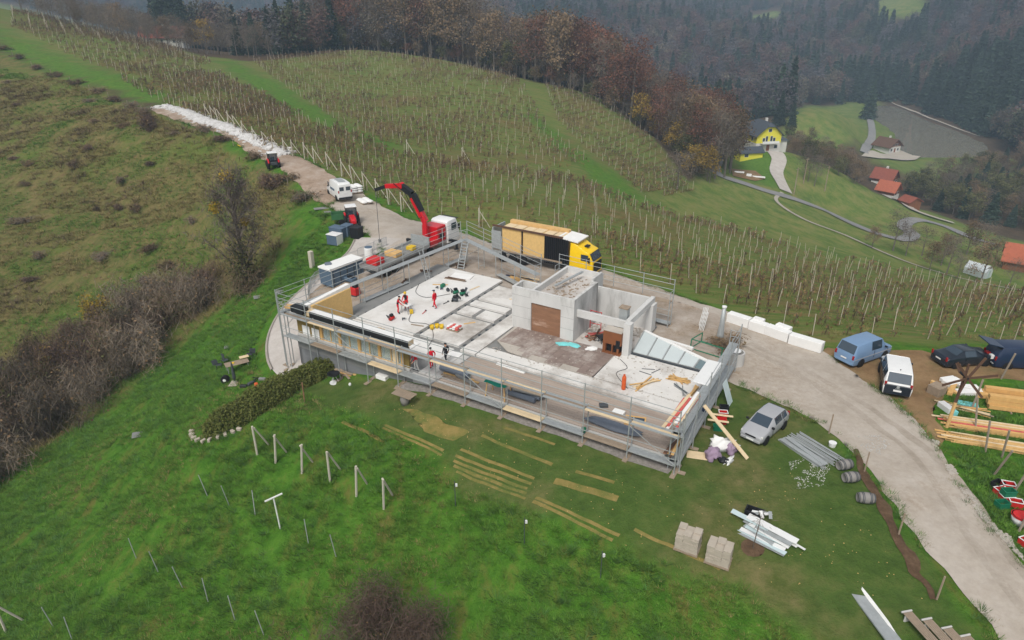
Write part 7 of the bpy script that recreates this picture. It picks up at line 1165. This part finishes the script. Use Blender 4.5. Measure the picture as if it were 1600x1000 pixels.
# ---- left of the building: barricades, container, tank, boxes
def barricade(p, rz, label, ln=2.2):
    o = empty('barrier_panel', gp(p), rz, label, 'barrier', 'site barriers along the driveway')
    MB().tube((-ln / 2, 0, .1), (-ln / 2, 0, 1.1), .02, 5).tube((ln / 2, 0, .1), (ln / 2, 0, 1.1), .02, 5).tube((-ln / 2, 0, 1.1), (ln / 2, 0, 1.1), .02, 5).tube((-ln / 2, 0, .2), (ln / 2, 0, .2), .02, 5).build('frame', 'galvanised', o)
    for k in range(1, 12): MB().tube((-ln / 2 + ln * k / 12, 0, .2), (-ln / 2 + ln * k / 12, 0, 1.1), .012, 4).build('bar', 'galvanised', o)
    for x in (-.7, .7): MB().bar((x, -.25, .03), (x, .25, .03), .05, .04).build('foot', 'galvanised', o)
BL = smooth_line([(-20.23,62.29),(-20.86,65.61),(-20.50,67.68),(-19.47,69.25),(-17.21,72.01),(-15.74,73.90),(-14.47,75.19)], 2.2)
for k in range(len(BL) - 1):
    a, b = BL[k], BL[k + 1]; barricade((a + b) / 2, math.atan2(b[1] - a[1], b[0] - a[0]), 'galvanised crowd barrier lining the inner side of the driveway', float(np.linalg.norm(b - a)) * .96)
o = empty('site_box', gp(W(-40.6, 13.6)), AB + R(85), 'dark grey site box with dusty white top beside the driveway', 'container'); MB().box(-2.2, -.9, 0, 2.2, .9, 1.75).build('body', 'box_slate', o, bevel=.06); MB().box(-2.25, -.95, 1.75, 2.25, .95, 1.95).build('lid', 'white_foam', o, bevel=.03)
for k in range(5): MB().box(-1.9 + k * .9, -.93, .15, -1.82 + k * .9, -.9, 1.65).build('rib', 'steel_dark', o)
bx('grey_sack', tuple(Vector(gp(W(-41.2, 12.4))) + Vector((0, 0, 1.95))), (.7, .6, .4), 'grey_tarp', 'grey bundle lying on the dusty box lid', 'bundle', .4, bevel=.1)
o = empty('water_tank', gp((-15.97,71.98)), 0, 'white round tank behind the crowd barriers', 'tank'); MB().lathe((0, 0, 0), [(.02, 0), (.5, 0), (.5, 1.1), (.46, 1.2), (.02, 1.2)], 18).build('shell', 'white_paint', o, smooth=False); MB().lathe((0, 0, 1.2), [(.02, 0), (.44, 0), (.44, .04), (.02, .05)], 18).build('lid', 'box_slate', o)
for k, (p, d, m_, l_) in enumerate((((-13.63,67.16), (1.6, 1.0, .8), 'red_plastic', 'dark red toolbox pile near the rear of the crane lorry'), ((-15.38,61.50), (.9, .7, 1.1), 'red_plastic', 'red generator beside the board wall panel'), ((-16.63,65.25), (1.2, .8, .5), 'box_slate', 'grey plastic crate beside the dusty site box'))):
    o = empty(('tool_pile', 'generator', 'crate')[k], gp(p, .05), AB, l_, ('tools', 'generator', 'crate')[k]); MB().cb((0, 0, .1), (d[0], d[1], d[2] * .7)).build('body', m_, o, bevel=.05); MB().cb((.1, 0, .1 + d[2] * .7), (d[0] * .6, d[1] * .6, d[2] * .3)).build('top', 'black_plastic', o, bevel=.04)
    for y in (-.3, .3): MB().bar((-d[0] / 2, y, .05), (d[0] / 2, y, .05), .08, .1).build('skid', 'steel_dark', o)
BD = LZ_ = gz(-37.2, 22)
for k, (u, v, d, m_, l_) in enumerate(((-37.4, 18.2, (1.6, 1.2, .5), 'pine', 'brown timber pack on the flat bed of the crane lorry'), (-37.0, 20.6, (.9, .7, .45), 'yellow_plastic', 'yellow strapping box on the flat bed of the crane lorry'), (-37.5, 15.4, (1.4, 1.3, .6), 'red_plastic', 'dark red case at the tail of the flat bed'))): bx('load', W(u, v, BD + 1.29), d, m_, l_, 'load', AB, bevel=.04)
o = bx('stone_pillar', gp((-22.57,72.26), -.2), (.45, .5, 2.1), 'concrete_post', 'upright pale concrete block on the grass by the driveway', 'pillar', AB, bevel=.04)
for k, (p, d, m_, l_) in enumerate((((-21.11,77.57), (1.5, 1.2, 1.2), 'box_slate', 'slate blue cabinet with white side nearest the lawn'), ((-20.98,79.11), (1.9, 1.2, 1.35), 'box_slate', 'long slate blue cabinet behind the nearest one'), ((-20.06,79.62), (1.1, 1.2, 1.3), 'box_slate', 'slate blue cabinet next to the black bin'), ((-18.69,78.66), (1.2, 1.1, 1.3), 'black_plastic', 'black wheeled bin beside the cabinets'))):
    o = empty('cabinet' if k < 3 else 'waste_bin', gp(p), AB + .1, l_, 'cabinet' if k < 3 else 'bin'); MB().cb((0, 0, 0), d).build('body', m_, o, bevel=.04); MB().cb((0, 0, d[2]), (d[0] + .08, d[1] + .08, .08)).build('lid', 'white_paint' if k == 0 else m_, o, bevel=.03)
    if k == 0: MB().cb((d[0] / 2 + .012, 0, .05), (.02, d[1] * .95, d[2] * .92)).build('side_panel', 'white_paint', o)
o = empty('bag_pallets', gp((-22.34,96.07)), R(-55), 'pallet stacked high with white sacks beside the delivery van', 'pallet'); pallet(o, 2., 1.6)
for k in range(18): MB().blob((-.6 + (k % 3) * .6, -.4 + (k // 3 % 2) * .8, .25 + (k // 6) * .32), (.36, .46, .2), k, .08, 10, 6, flat=.85).build('sack', 'white_foam', o)
o = empty('bag_pallets', gp((-20.31,92.02)), R(-55), 'lower pallet of white sacks at the road edge', 'pallet'); pallet(o, 2.4, 1.6)
for k in range(8): MB().blob((-.85 + (k % 4) * .57, -.4 + (k // 4) * .8, .28), (.34, .46, .2), k + 30, .08, 10, 6, flat=.85).build('sack', 'white_foam', o)
for p, l_ in zip([(-19.22,96.83),(-20.98,98.00)], ('yellow steel beam at the vineyard edge by the sacks', 'second yellow beam behind the first')): pass
for p, d_, l_ in (((-28.25,69.98), (1.2, .9, .05), 'timber framed cover lying on the grass left of the scaffold'), ((-24.83,67.95), (1.3, .8, .05), 'flat grey cover set in the grass by the driveway'), ((-25.24,89.14), (2.6, 1.0, .05), 'grey slab lying at the track edge'), ((-24.35,87.56), (.9, .7, .05), 'small grey slab below the larger one'), ((-27.73,59.16), (.8, .6, .04), 'grey stone slab flush in the grass above the garden table'), ((-32.34,49.43), (1.4, .9, .05), 'grey stone slab flush in the long grass')): bx('stone_slab', gp(p), d_, 'concrete_dark', l_, 'slab', .4)
# white stone windrow along the track
wr = smooth_line([(-71.98,146.93),(-65.20,140.94),(-56.21,131.03),(-49.45,125.30),(-43.50,120.66),(-37.28,113.80)], .8); g = random.Random(12); mb = MB(); c0 = wr[len(wr) // 2]; z0 = float(hg(*c0))
for i, p in enumerate(wr):
    for k in range(26): s = g.uniform(.12, .5); a = g.gauss(0, .75); q = (p[0] + a * .75 + g.uniform(-.4, .4), p[1] + a * .6 + g.uniform(-.4, .4)); mb.blob((q[0] - c0[0], q[1] - c0[1], float(hg(*q)) - z0 + max(0, .55 - abs(a) * .4) * g.random()), (s, s * .8, s * .5), k, .5, 5, 3)
mb.build('stone_rubble', 'stone_white', loc=(c0[0], c0[1], z0), kind='stuff', label='long windrow of broken white stone beside the track')
ribbon('rubble_bed', [(-71.98,146.93),(-65.20,140.94),(-56.21,131.03),(-49.45,125.30),(-43.50,120.66),(-37.28,113.80)], [1.8, 2.6, 2.8, 2.6, 2.6, 1.5], .1, 'rubble_white', .6, 6, wob=.6, crown=.45, kind='structure')
c0 = np.array((-72.97,145.94)); MB().blob((0, 0, .05), (1.6, 1.1, .4), 2, .4, 14, 8, flat=.4).build('stone_pile', 'stone_white', loc=gp(c0), label='small pile of white stone at the upper end of the track', cat='stones')
bx('yellow_plank', gp((-47.65,120.31)), (2.6, .22, .06), 'yellow_plastic', 'yellow plank lying along the track edge', 'plank', R(-52))
# ------------------------------------------------------------------ garden set on the left lawn
o = empty('garden_table', gp((-24.47,53.14)), R(32), 'grey garden table with papers on it on the left lawn', 'table'); 
for k in range(6): MB().box(-1.0, -.45 + k * .15, .72, 1.0, -.32 + k * .15, .75).build('slat', 'old_wood', o)
for x in (-.85, .85):
    for y in (-.36, .36): MB().bar((x, y, 0), (x, y, .72), .05, .05).build('leg', 'galvanised', o)
bx('parcel', tuple(Vector(gp((-24.44,53.72))) + Vector((.35, .25, .78))), (.8, .45, .06), 'pine_pale', 'pale board lying on the garden table', 'board', R(32)); bx('parcel', tuple(Vector(gp((-24.47,53.14))) + Vector((-.3, -.15, .76))), (.3, .25, .06), 'yellow_plastic', 'small yellow box on the garden table', 'box', R(20))
def chair(p, rz, label):
    o = empty('garden_chair', gp(p), rz, label, 'chair'); MB().box(-.25, -.25, .42, .25, .25, .46).build('seat', 'steel_dark', o, bevel=.02); MB().bar((-.25, 0, .46), (-.34, 0, .95), .5, .04).build('backrest', 'steel_dark', o)
    for x in (-.22, .22):
        for y in (-.22, .22): MB().bar((x, y, 0), (x, y, .42), .035, .035).build('leg', 'black_plastic', o)
    for y in (-.27, .27): MB().bar((-.28, y, .66), (.22, y, .66), .04, .04).build('armrest', 'black_plastic', o)
for p, r_, l_ in zip([(-27.03,55.02),(-26.52,55.37),(-23.80,54.55)], (20, -40, 200), ('grey garden chair leftmost at the garden table', 'grey garden chair behind the garden table', 'grey garden chair at the far end of the garden table')): chair(p, R(r_), l_)
o = empty('parasol_stand', gp((-23.77,50.61)), 0, 'closed dark parasol on a pale square foot by the garden table', 'parasol'); MB().cb((0, 0, 0), (.9, .9, .08)).build('foot', 'paver', o); MB().lathe((0, 0, .3), [(.03, 0), (.14, .3), (.12, 1.2), (.03, 1.9)], 10).build('canopy', 'steel_dark', o); MB().tube((0, 0, 0), (0, 0, .5), .03, 6).build('pole', 'galvanised', o)
o = empty('hose_reel', gp((-24.97,51.44)), 0, 'black drum with white core left of the parasol', 'reel'); MB().lathe((0, -.2, .35), [(.08, 0), (.35, 0), (.35, .4), (.08, .4)], 14, axis='y').build('drum', 'black_rubber', o); MB().lathe((0, -.22, .35), [(.02, 0), (.14, 0), (.14, .44), (.02, .44)], 10, axis='y').build('core', 'white_paint', o)
for k, (p, m_, l_) in enumerate(zip([(-22.62,49.55),(-22.06,49.73),(-21.39,49.23),(-21.16,50.06)], ('black_plastic', 'steel_dark', 'orange_paint', 'concrete_dark'), ('black machine part heap above the hedge', 'dark handle piece in the heap above the hedge', 'orange garden tool above the hedge', 'grey stones beside the heap above the hedge'))): o = empty('garden_tool', gp(p), k, l_, 'tool'); MB().cb((0, 0, 0), (.6, .3, .25)).build('body', m_, o, bevel=.05); MB().bar((.2, 0, .15), (.8, .1, .3), .06, .05).build('handle', 'black_plastic', o)
o = empty('fire_bowl', gp((-14.33,47.64)), 0, 'black fire bowl on a white ring stand at the hedge end', 'fire bowl'); MB().lathe((0, 0, .75), [(.05, -.12), (.35, -.05), (.52, .1), (.5, .12), (.33, 0), (.05, -.05)], 18).build('bowl', 'black_plastic', o, smooth=True); MB().lathe((0, 0, 0), [(.34, 0), (.4, 0), (.4, .04), (.34, .04)], 16).build('ring', 'white_paint', o)
for k in range(3): a = k * 2.1; MB().tube((math.cos(a) * .36, math.sin(a) * .36, .02), (math.cos(a) * .1, math.sin(a) * .1, .66), .02, 5).build('leg', 'white_paint', o)
bx('foam_crate', gp((-10.13,46.58)), (1.0, .7, .35), 'white_foam', 'white foam crate on the ground below the window wall', 'crate', AB)
o = empty('cask_table', gp((-7.78,42.21)), AB, 'slatted table top set on an upright cask on the lawn', 'table'); MB().lathe((0, 0, 0), [(.02, 0), (.26, 0), (.34, .42), (.26, .86), (.02, .86)], 16).build('cask', 'barrel_wood', o, smooth=True)
for k in range(9): MB().box(-.85 + k * .19, -.45, .88, -.69 + k * .19, .45, .92).build('slat', 'old_wood', o)
for y in (-.3, .3): MB().box(-.85, y - .04, .84, .85, y + .04, .88).build('batten', 'old_wood', o)
o = MB().path([(0, 0, -.2), (.02, 0, 1.7)], .05, 6).build('rusty_stake', 'plywood_brown', loc=gp((-16.25,45.55)), label='rusty brown stake standing in the hedge', cat='stake')
plankpile('timber_offcuts', gp((-13.62,48.54)), AB, 5, 2.2, 'weathered boards below the window wall beside the fire bowl', ('old_wood', 'pine'), .2, .06, seed=31, jit=.15)
MB().blob((0, 0, .1), (.12, .12, .14), 1, .1, 8, 6).build('white_stone', 'white_paint', loc=gp((-12.83,46.60)), label='small white ornament on the lawn near the fire bowl', cat='ornament')
# ------------------------------------------------------------------ timber yard on the right
def beam(a, b, w, h, m): return a, b, w, h, m
o = empty('beam_stack', gp((35.23,41.04)), R(-16), 'stack of big orange laminated beams at the right edge', 'timber'); g = random.Random(41)
for k, (y, z, x0) in enumerate(((1.7, 0, -1.2), (1.2, 0, -1.7), (1.75, .33, -1.1), (-.2, 0, -1.4), (.3, 0, -1.3), (-.15, .33, -1.5), (.25, .34, -1.2), (-.1, .66, -1.45))): MB().cb((x0 + 3.6, y, z + .1), (7.2, .42, .31), g.gauss(0, .01)).build('beam', 'pine_orange', o)
for x in (0, 3, 6): MB().cb((x, .8, 0), (.1, 2.9, .1)).build('bearer', 'old_wood', o)
plankpile('plank_stack', gp((32.98,38.58)), R(-17), 34, 6.6, 'wide stack of pale planks in front of the big beams', ('pine', 'pine_pale', 'pine_orange', 'paper_red'), .2, .05, seed=42, jit=.025, high=5)
plankpile('plank_stack', gp((31.70,36.93)), R(-19), 24, 6.4, 'lowest plank stack nearest the road at the right edge', ('pine', 'pine_orange', 'pine_pale'), .17, .05, seed=43, jit=.02, high=4)
plankpile('batten_pile', gp((32.05,41.04)), R(-25), 14, 3.2, 'loose battens behind the wind rattle post', ('pine_pale', 'pine_orange', 'old_wood'), .1, .06, seed=44, jit=.18)
for k, (p, d, r_, m_, l_, t_) in enumerate((((32.64,43.51), (2.0, .35, .3), 50, 'pine_orange', 'short orange beam lying askew by the wind rattle', 0), ((32.15,43.72), (1.9, .25, .25), -50, 'pine', 'pale beam crossing the askew orange beam', .1), ((33.21,44.41), (1.4, .8, .3), 20, 'white_foam', 'white foam slab behind the crossed beams', 0), ((33.11,44.75), (1.2, .6, .3), 15, 'white_foam', 'white foam slab farthest back by the crossed beams', 0), ((33.71,43.05), (2.0, .6, .3), 0, 'white_foam', 'long white wrapped slab right of the wind rattle post', 0), ((33.97,43.72), (1.3, .5, .3), -5, 'white_foam', 'white slab behind the long wrapped one', 0), ((32.65,41.62), (1.4, .6, .12), -25, 'cyan_foam', 'turquoise foam board right of the wind rattle post', 0), ((30.71,40.95), (.5, 1.1, .4), 10, 'white_foam', 'upright white foam piece left of the wind rattle post', 0), ((30.83,40.60), (.35, 1.1, .4), 5, 'cyan_foam', 'turquoise foam piece beside the upright white one', 0), ((31.21,43.07), (1.0, .9, .7), 30, 'old_wood', 'brown slatted crate in front of the crossed beams', 0))): bx('foam_board' if 'foam' in m_ else 'beam_piece', gp(p), d, m_, l_, 'board' if 'foam' in m_ else 'timber', R(r_), tilt=t_)
o = empty('wind_rattle', gp((29.59,38.82)), 0, 'wooden wind rattle with six blades on a tall post', 'wind rattle'); MB().path([(0, 0, -.3), (.05, 0, 2.0)], [.12, .11], 8).build('post', 'pine', o); MB().path([(.05, 0, 2.0), (.12, 0, 4.9)], [.1, .08], 8).build('upper_post', 'dark_wood', o)
MB().tube((.1, -.35, 4.0), (.1, .5, 4.0), .09, 10).build('hub', 'black_plastic', o)
for k in range(6): a = R(12 + 60 * k); MB().bar((.1, -.3, 4.0), (.1 + math.cos(a) * 1.75, -.3 - .25, 4.0 + math.sin(a) * 1.75), .05, .16).build('blade', 'dark_wood', o)
MB().bar((.1, .4, 4.0), (.5, 1.5, 4.1), .3, .05).build('tail', 'dark_wood', o)
pm2 = MB().path([(0, 0, -.3), (.08, 0, 2.3)], .07, 6).mesh('row_post', 'wood_post')
for k, ((x, y), l_) in enumerate(zip([(37.38,45.18),(32.64,41.04),(31.35,38.49),(30.58,36.14),(31.26,35.57),(29.71,33.89),(29.53,31.98),(28.13,29.16)], ('grey post before the navy van', 'grey post amid the foam boards', 'grey post before the wide plank stack', 'grey post before the lowest plank stack', 'grey post at the road end of the planks', 'grey post between the planks and the crates', 'grey post among the red crates', 'grey post in the white tub'))): link('row_post', pm2, loc=gp((x, y)), rot=(.05, .1 + .06 * (k % 3), k), label=l_, cat='post')
CR = [((1557,762), 'black_plastic', 'small black crate at the left of the crate heap', 0, .4), ((1562,772), 'red_plastic', 'red crate left in the heap', 0, .2), ((1573,765), 'red_plastic', 'red lid like crate at the back of the heap', .1, -.3), ((1571,782), 'red_plastic', 'red crate under the green one', 0, 0), ((1571,781), 'green_plastic', 'dark green crate stacked on the red one', .36, .05), ((1564,793), 'green_plastic', 'green crate at the front of the heap', 0, .15), ((1585,790), 'red_plastic', 'red crate at the right of the heap', 0, -.35), ((1602,850), 'red_plastic', 'red crate alone at the right edge', 0, .3)]
CP = [(29.16,32.75),(28.99,32.19),(29.63,32.54),(28.98,31.63),(28.98,31.65),(28.35,31.06),(29.21,31.19),(27.89,28.25)]
for (q, m_, l_, dz, r_), p in zip(CR, CP): openbox('grape_crate', gp(p, dz), (.68, .46, .36), m_, l_, 'crate', r_, rim='white_paint' if m_ == 'red_plastic' else None)
o = empty('white_tub', gp((28.58,29.81)), 0, 'large white tub by the road at the right edge', 'tub'); MB().lathe((0, 0, 0), [(.02, 0), (.42, 0), (.5, .55), (.44, .55), (.38, .05), (.02, .05)], 14).build('shell', 'white_paint', o, smooth=True); MB().lathe((0, 0, .5), [(.5, 0), (.53, 0), (.53, .05), (.5, .05)], 14).build('rim', 'red_plastic', o)
# ------------------------------------------------------------------ houses in the valley
def house(p, rz, w, d, eave, ridge, wall, upper, roof, label, dz=0., over=.6, hip=0., front=(), side=(), chimney=True, name='house', cat='house', deep=3., door=None, wall_split=None, z=None):
    o = empty(name, (p[0], p[1], float(hg(p[0], p[1])) + dz if z is None else z), rz, label, cat); a, b = w / 2, d / 2; sp = wall_split if wall_split else 0
    MB().box(-a, -b, -deep, a, b, sp if sp else eave).build('wall', wall, o)
    if sp: MB().box(-a, -b, sp, a, b, eave).build('upper_wall', upper, o)
    MB().add([(-a, -b, eave), (a, -b, eave), (a * hip * .5, -b, ridge - (ridge - eave) * hip * .5), (-a * hip * .5, -b, ridge - (ridge - eave) * hip * .5), (-a, b, eave), (a, b, eave), (a * hip * .5, b, ridge - (ridge - eave) * hip * .5), (-a * hip * .5, b, ridge - (ridge - eave) * hip * .5)], [(0, 1, 2, 3), (5, 4, 7, 6), (0, 3, 7, 4), (1, 5, 6, 2), (3, 2, 6, 7), (0, 4, 5, 1)]).build('gable', upper, o)
    sl = (ridge - eave) / a; A, Bb = a + over, b + over; ze = eave - over * sl; t = .22; hb = b * hip * .7
    for s in (-1, 1):
        q = [(s * A, -Bb, ze), (s * A, Bb, ze), (0, Bb - hb, ridge), (0, -Bb + hb, ridge)]; top = [(x, y, z_ + t) for x, y, z_ in q]
        if hip: 
            zh = ridge - (ridge - ze) * hip * .5; xh = A * hip * .5; q = [(s * A, -Bb, ze), (s * A, Bb, ze), (s * xh, Bb, zh), (0, Bb - hb, ridge), (0, -Bb + hb, ridge), (s * xh, -Bb, zh)]; top = [(x, y, z_ + t) for x, y, z_ in q]
        n = len(q); f = [tuple(range(n)), tuple(range(n, 2 * n))[::-1]] + [(k, (k + 1) % n, n + (k + 1) % n, n + k) for k in range(n)]; rf = MB().add(q + top, f).build('roof', roof, o)
    if hip:
        for s in (-1, 1):
            q = [(-xh, s * Bb, zh), (xh, s * Bb, zh), (0, s * (Bb - hb), ridge)]; MB().add(q + [(x, y, z_ + t + .01) for x, y, z_ in q], [(0, 1, 2), (5, 4, 3), (0, 3, 4, 1), (1, 4, 5, 2), (2, 5, 3, 0)]).build('roof_hip', roof, o)
    if chimney: MB().box(a * .2 - .35, -.4, ridge - 1.2, a * .2 + .35, .4, ridge + 1.0).build('chimney', 'house_white', o)
    for (x, z0, ww, hh) in front:
        f = MB().box(x - ww / 2 - .08, -b - .05, z0 - .08, x + ww / 2 + .08, -b + .02, z0 + hh + .08).build('window', 'white_paint', o); MB().box(x - ww / 2, -b - .07, z0, x + ww / 2, -b - .04, z0 + hh).build('pane', 'dark_glass', f)
    for (y, z0, ww, hh) in side:
        f = MB().box(-a - .05, y - ww / 2 - .08, z0 - .08, -a + .02, y + ww / 2 + .08, z0 + hh + .08).build('window', 'white_paint', o); MB().box(-a - .07, y - ww / 2, z0, -a - .04, y + ww / 2, z0 + hh).build('pane', 'dark_glass', f)
    if door: MB().box(door[0] - door[1] / 2, -b - .06, 0, door[0] + door[1] / 2, -b + .02, door[2]).build('door', 'brass_wood', o)
    return o
YH = (89.95,250.66); h_ = house(YH, R(12), 9.5, 10, 5.6, 9.6, 'house_white', 'house_yellow', 'roof_slate', 'yellow house with dark half hipped roof on the far meadow', .2, .8, .55, front=[(-2, 3.3, .9, 1.2), (2, 3.3, .9, 1.2), (-.9, 3.1, .8, 2.0), (.9, 3.1, .8, 2.0), (0, 6.6, 1.2, 1.0), (-3, .8, 1.2, 1.1), (3, .8, 1.2, 1.1)], side=[(-2, 3.3, 1, 1.2), (2, 3.3, 1, 1.2)], wall_split=2.7, door=(0, 1.2, 2.1))
MB().box(-3.2, -6.6, 2.6, 3.2, -5.05, 2.75).build('balcony', 'concrete', h_); MB().box(-3.2, -6.62, 2.75, 3.2, -6.55, 3.6).build('balcony_rail', 'white_paint', h_)
MB().box(4.8, -2.5, -2, 9, 3, 2.9).build('garage', 'house_white', h_); MB().add([(4.7, -3, 2.9), (9.4, -3, 2.9), (9.4, 3.5, 2.9), (4.7, 3.5, 2.9), (4.8, .2, 4.6), (7, .2, 4.6)], [(0, 1, 5, 4), (1, 2, 5), (2, 3, 4, 5), (3, 0, 4), (0, 3, 2, 1)]).build('garage_roof', 'roof_slate', h_)
house((83.00,241.22), R(102), 4.2, 8.5, 2.1, 3.5, 'house_yellow', 'house_yellow', 'roof_slate', 'small yellow shed with dark roof in front of the yellow house', .1, .5, name='shed', cat='shed', chimney=False, side=[(2, .6, 1.4, 1)])
house((194.85,358.95), R(28), 9, 9, 3.4, 6.6, 'house_white', 'house_wood', 'dark_wood', 'chalet with white ground floor and brown roof beside the pond', .3, 1.1, front=[(-2.6, .8, 1.1, 1.2), (2.4, .8, 1.1, 1.2), (-1.6, 3.4, .9, 1), (0, 3.4, .9, 1), (1.6, 3.4, .9, 1)], door=(0, 1.1, 2.1), wall_split=2.9)
house((157.86,286.95), R(42), 6.5, 8, 3., 6.2, 'house_white', 'house_wood', 'roof_tile', 'upper of two red roofed cottages on the slope above the valley wood', .2, .8, front=[(-1.5, 1, 1, 1), (1.5, 1, 1, 1), (0, 3.3, 1, 1)], wall_split=1.2)
house((149.82,267.58), R(42), 6, 6.5, 2.8, 5.6, 'house_white', 'brass_wood', 'roof_orange', 'lower of two red roofed cottages with a wooden gable', .2, .8, front=[(-1.2, 1, .9, 1), (1.2, 1, .9, 1), (0, 3.1, .9, .9)], wall_split=.9, chimney=False)
house((141.32,236.88), R(20), 5.5, 4.5, 2.2, 3.6, 'house_wood', 'house_wood', 'roof_tile', 'low red roofed shed below the two cottages', .1, .5, name='shed', cat='shed', chimney=False)
house((124.24,154.91), R(55), 7, 9, 2.6, 5.6, 'house_wood', 'house_wood', 'roof_orange', 'house with bright orange roof cut by the right edge', .1, .7, front=[(0, 1, 1, 1)])
o = empty('greenhouse', gp((109.48,149.77)), R(35), 'small white translucent greenhouse on the lower meadow', 'greenhouse'); gm = mat('poly_sheet', (206, 212, 214), .4, .08, .6); MB().add([(-1.7, -2.4, -.5), (1.7, -2.4, -.5), (1.7, -2.4, 1.7), (0, -2.4, 3.0), (-1.7, -2.4, 1.7), (-1.7, 2.4, -.5), (1.7, 2.4, -.5), (1.7, 2.4, 1.7), (0, 2.4, 3.0), (-1.7, 2.4, 1.7)], [(0, 1, 2, 3, 4), (9, 8, 7, 6, 5), (1, 6, 7, 2), (2, 7, 8, 3), (3, 8, 9, 4), (4, 9, 5, 0)]).build('cover', 'poly_sheet', o); MB().box(-.5, -2.46, 0, .5, -2.41, 1.9).build('door', 'glass_clear', o)
for y in (-2.4, -.8, .8, 2.4): MB().bar((-1.72, y, 1.7), (0, y, 3.03), .06, .06).bar((1.72, y, 1.7), (0, y, 3.03), .06, .06).build('rib', 'galvanised', o)
fh = (-143, 306); house(fh, R(6), 7.5, 17, 3.2, 6.4, 'house_white', 'house_white', 'dark_wood', 'long roofed old farmhouse in the trees beyond the upper vineyard', 0, .8, side=[(-5, 1, 1, 1.2), (0, 1, 1, 1.2), (5, 1, 1, 1.2)], front=[(0, 1, 1, 1)], z=4.5) if False else house((-147, 312), R(96), 8, 17, 3.4, 7., 'house_white', 'house_white', 'roof_tile', 'long roofed old farmhouse in the trees beyond the upper vineyard', 0, .8, side=[(-5, 1, 1, 1.2), (0, 1, 1, 1.2), (5, 1, 1, 1.2)], front=[(0, 1, 1, 1)], z=7.2, deep=12)
# utility poles
for (x, y), l_ in zip([(88.08,209.60),(96.54,223.71),(103.55,222.61),(57.50,254.50)], ('timber utility pole beside the lane fork', 'utility pole on the slope under the yellow house drive', 'utility pole on the open meadow', 'utility pole at the edge of the crest wood')):
    o = empty('utility_pole', gp((x, y)), .5, l_, 'pole'); MB().path([(0, 0, -.5), (0, 0, 8.5)], [.16, .11], 6).build('pole', 'old_wood', o); MB().bar((-.9, 0, 8.0), (.9, 0, 8.0), .1, .12).build('crossarm', 'old_wood', o)
for (x, y), d_, l_ in zip([(72.93,218.10),(75.46,216.07),(78.80,216.60)], ((3, 1.2, .4), (1.6, 2.2, .5), (4, 1., .4)), ('white sheet on the garden soil left piece', 'white heap on the garden soil middle piece', 'white sheet on the garden soil right piece')): bx('white_sheet', gp((x, y), .25), d_, 'white_foam', l_, 'sheet', R(-20), bevel=.1)

# ------------------------------------------------------------------ haze: one closed box of air round the whole place
hz = bpy.data.materials.new('haze_air'); hz.use_nodes = True; n = hz.node_tree; n.nodes.clear()
vo = n.nodes.new('ShaderNodeVolumePrincipled'); ou = n.nodes.new('ShaderNodeOutputMaterial'); n.links.new(vo.outputs[0], ou.inputs['Volume'])
vo.inputs['Color'].default_value = (.6, .78, 1., 1); vo.inputs['Density'].default_value = 3.5e-4; vo.inputs['Anisotropy'].default_value = 0
MATS['haze_air'] = hz; zlo = float(ZZ.min()) - 1; zhi = float(ZZ.max()) + 40
MB().box(-2480, -330, zlo, 2480, 2930, zhi).build('haze', 'haze_air', kind='stuff', label='thin grey blue haze over the hills')
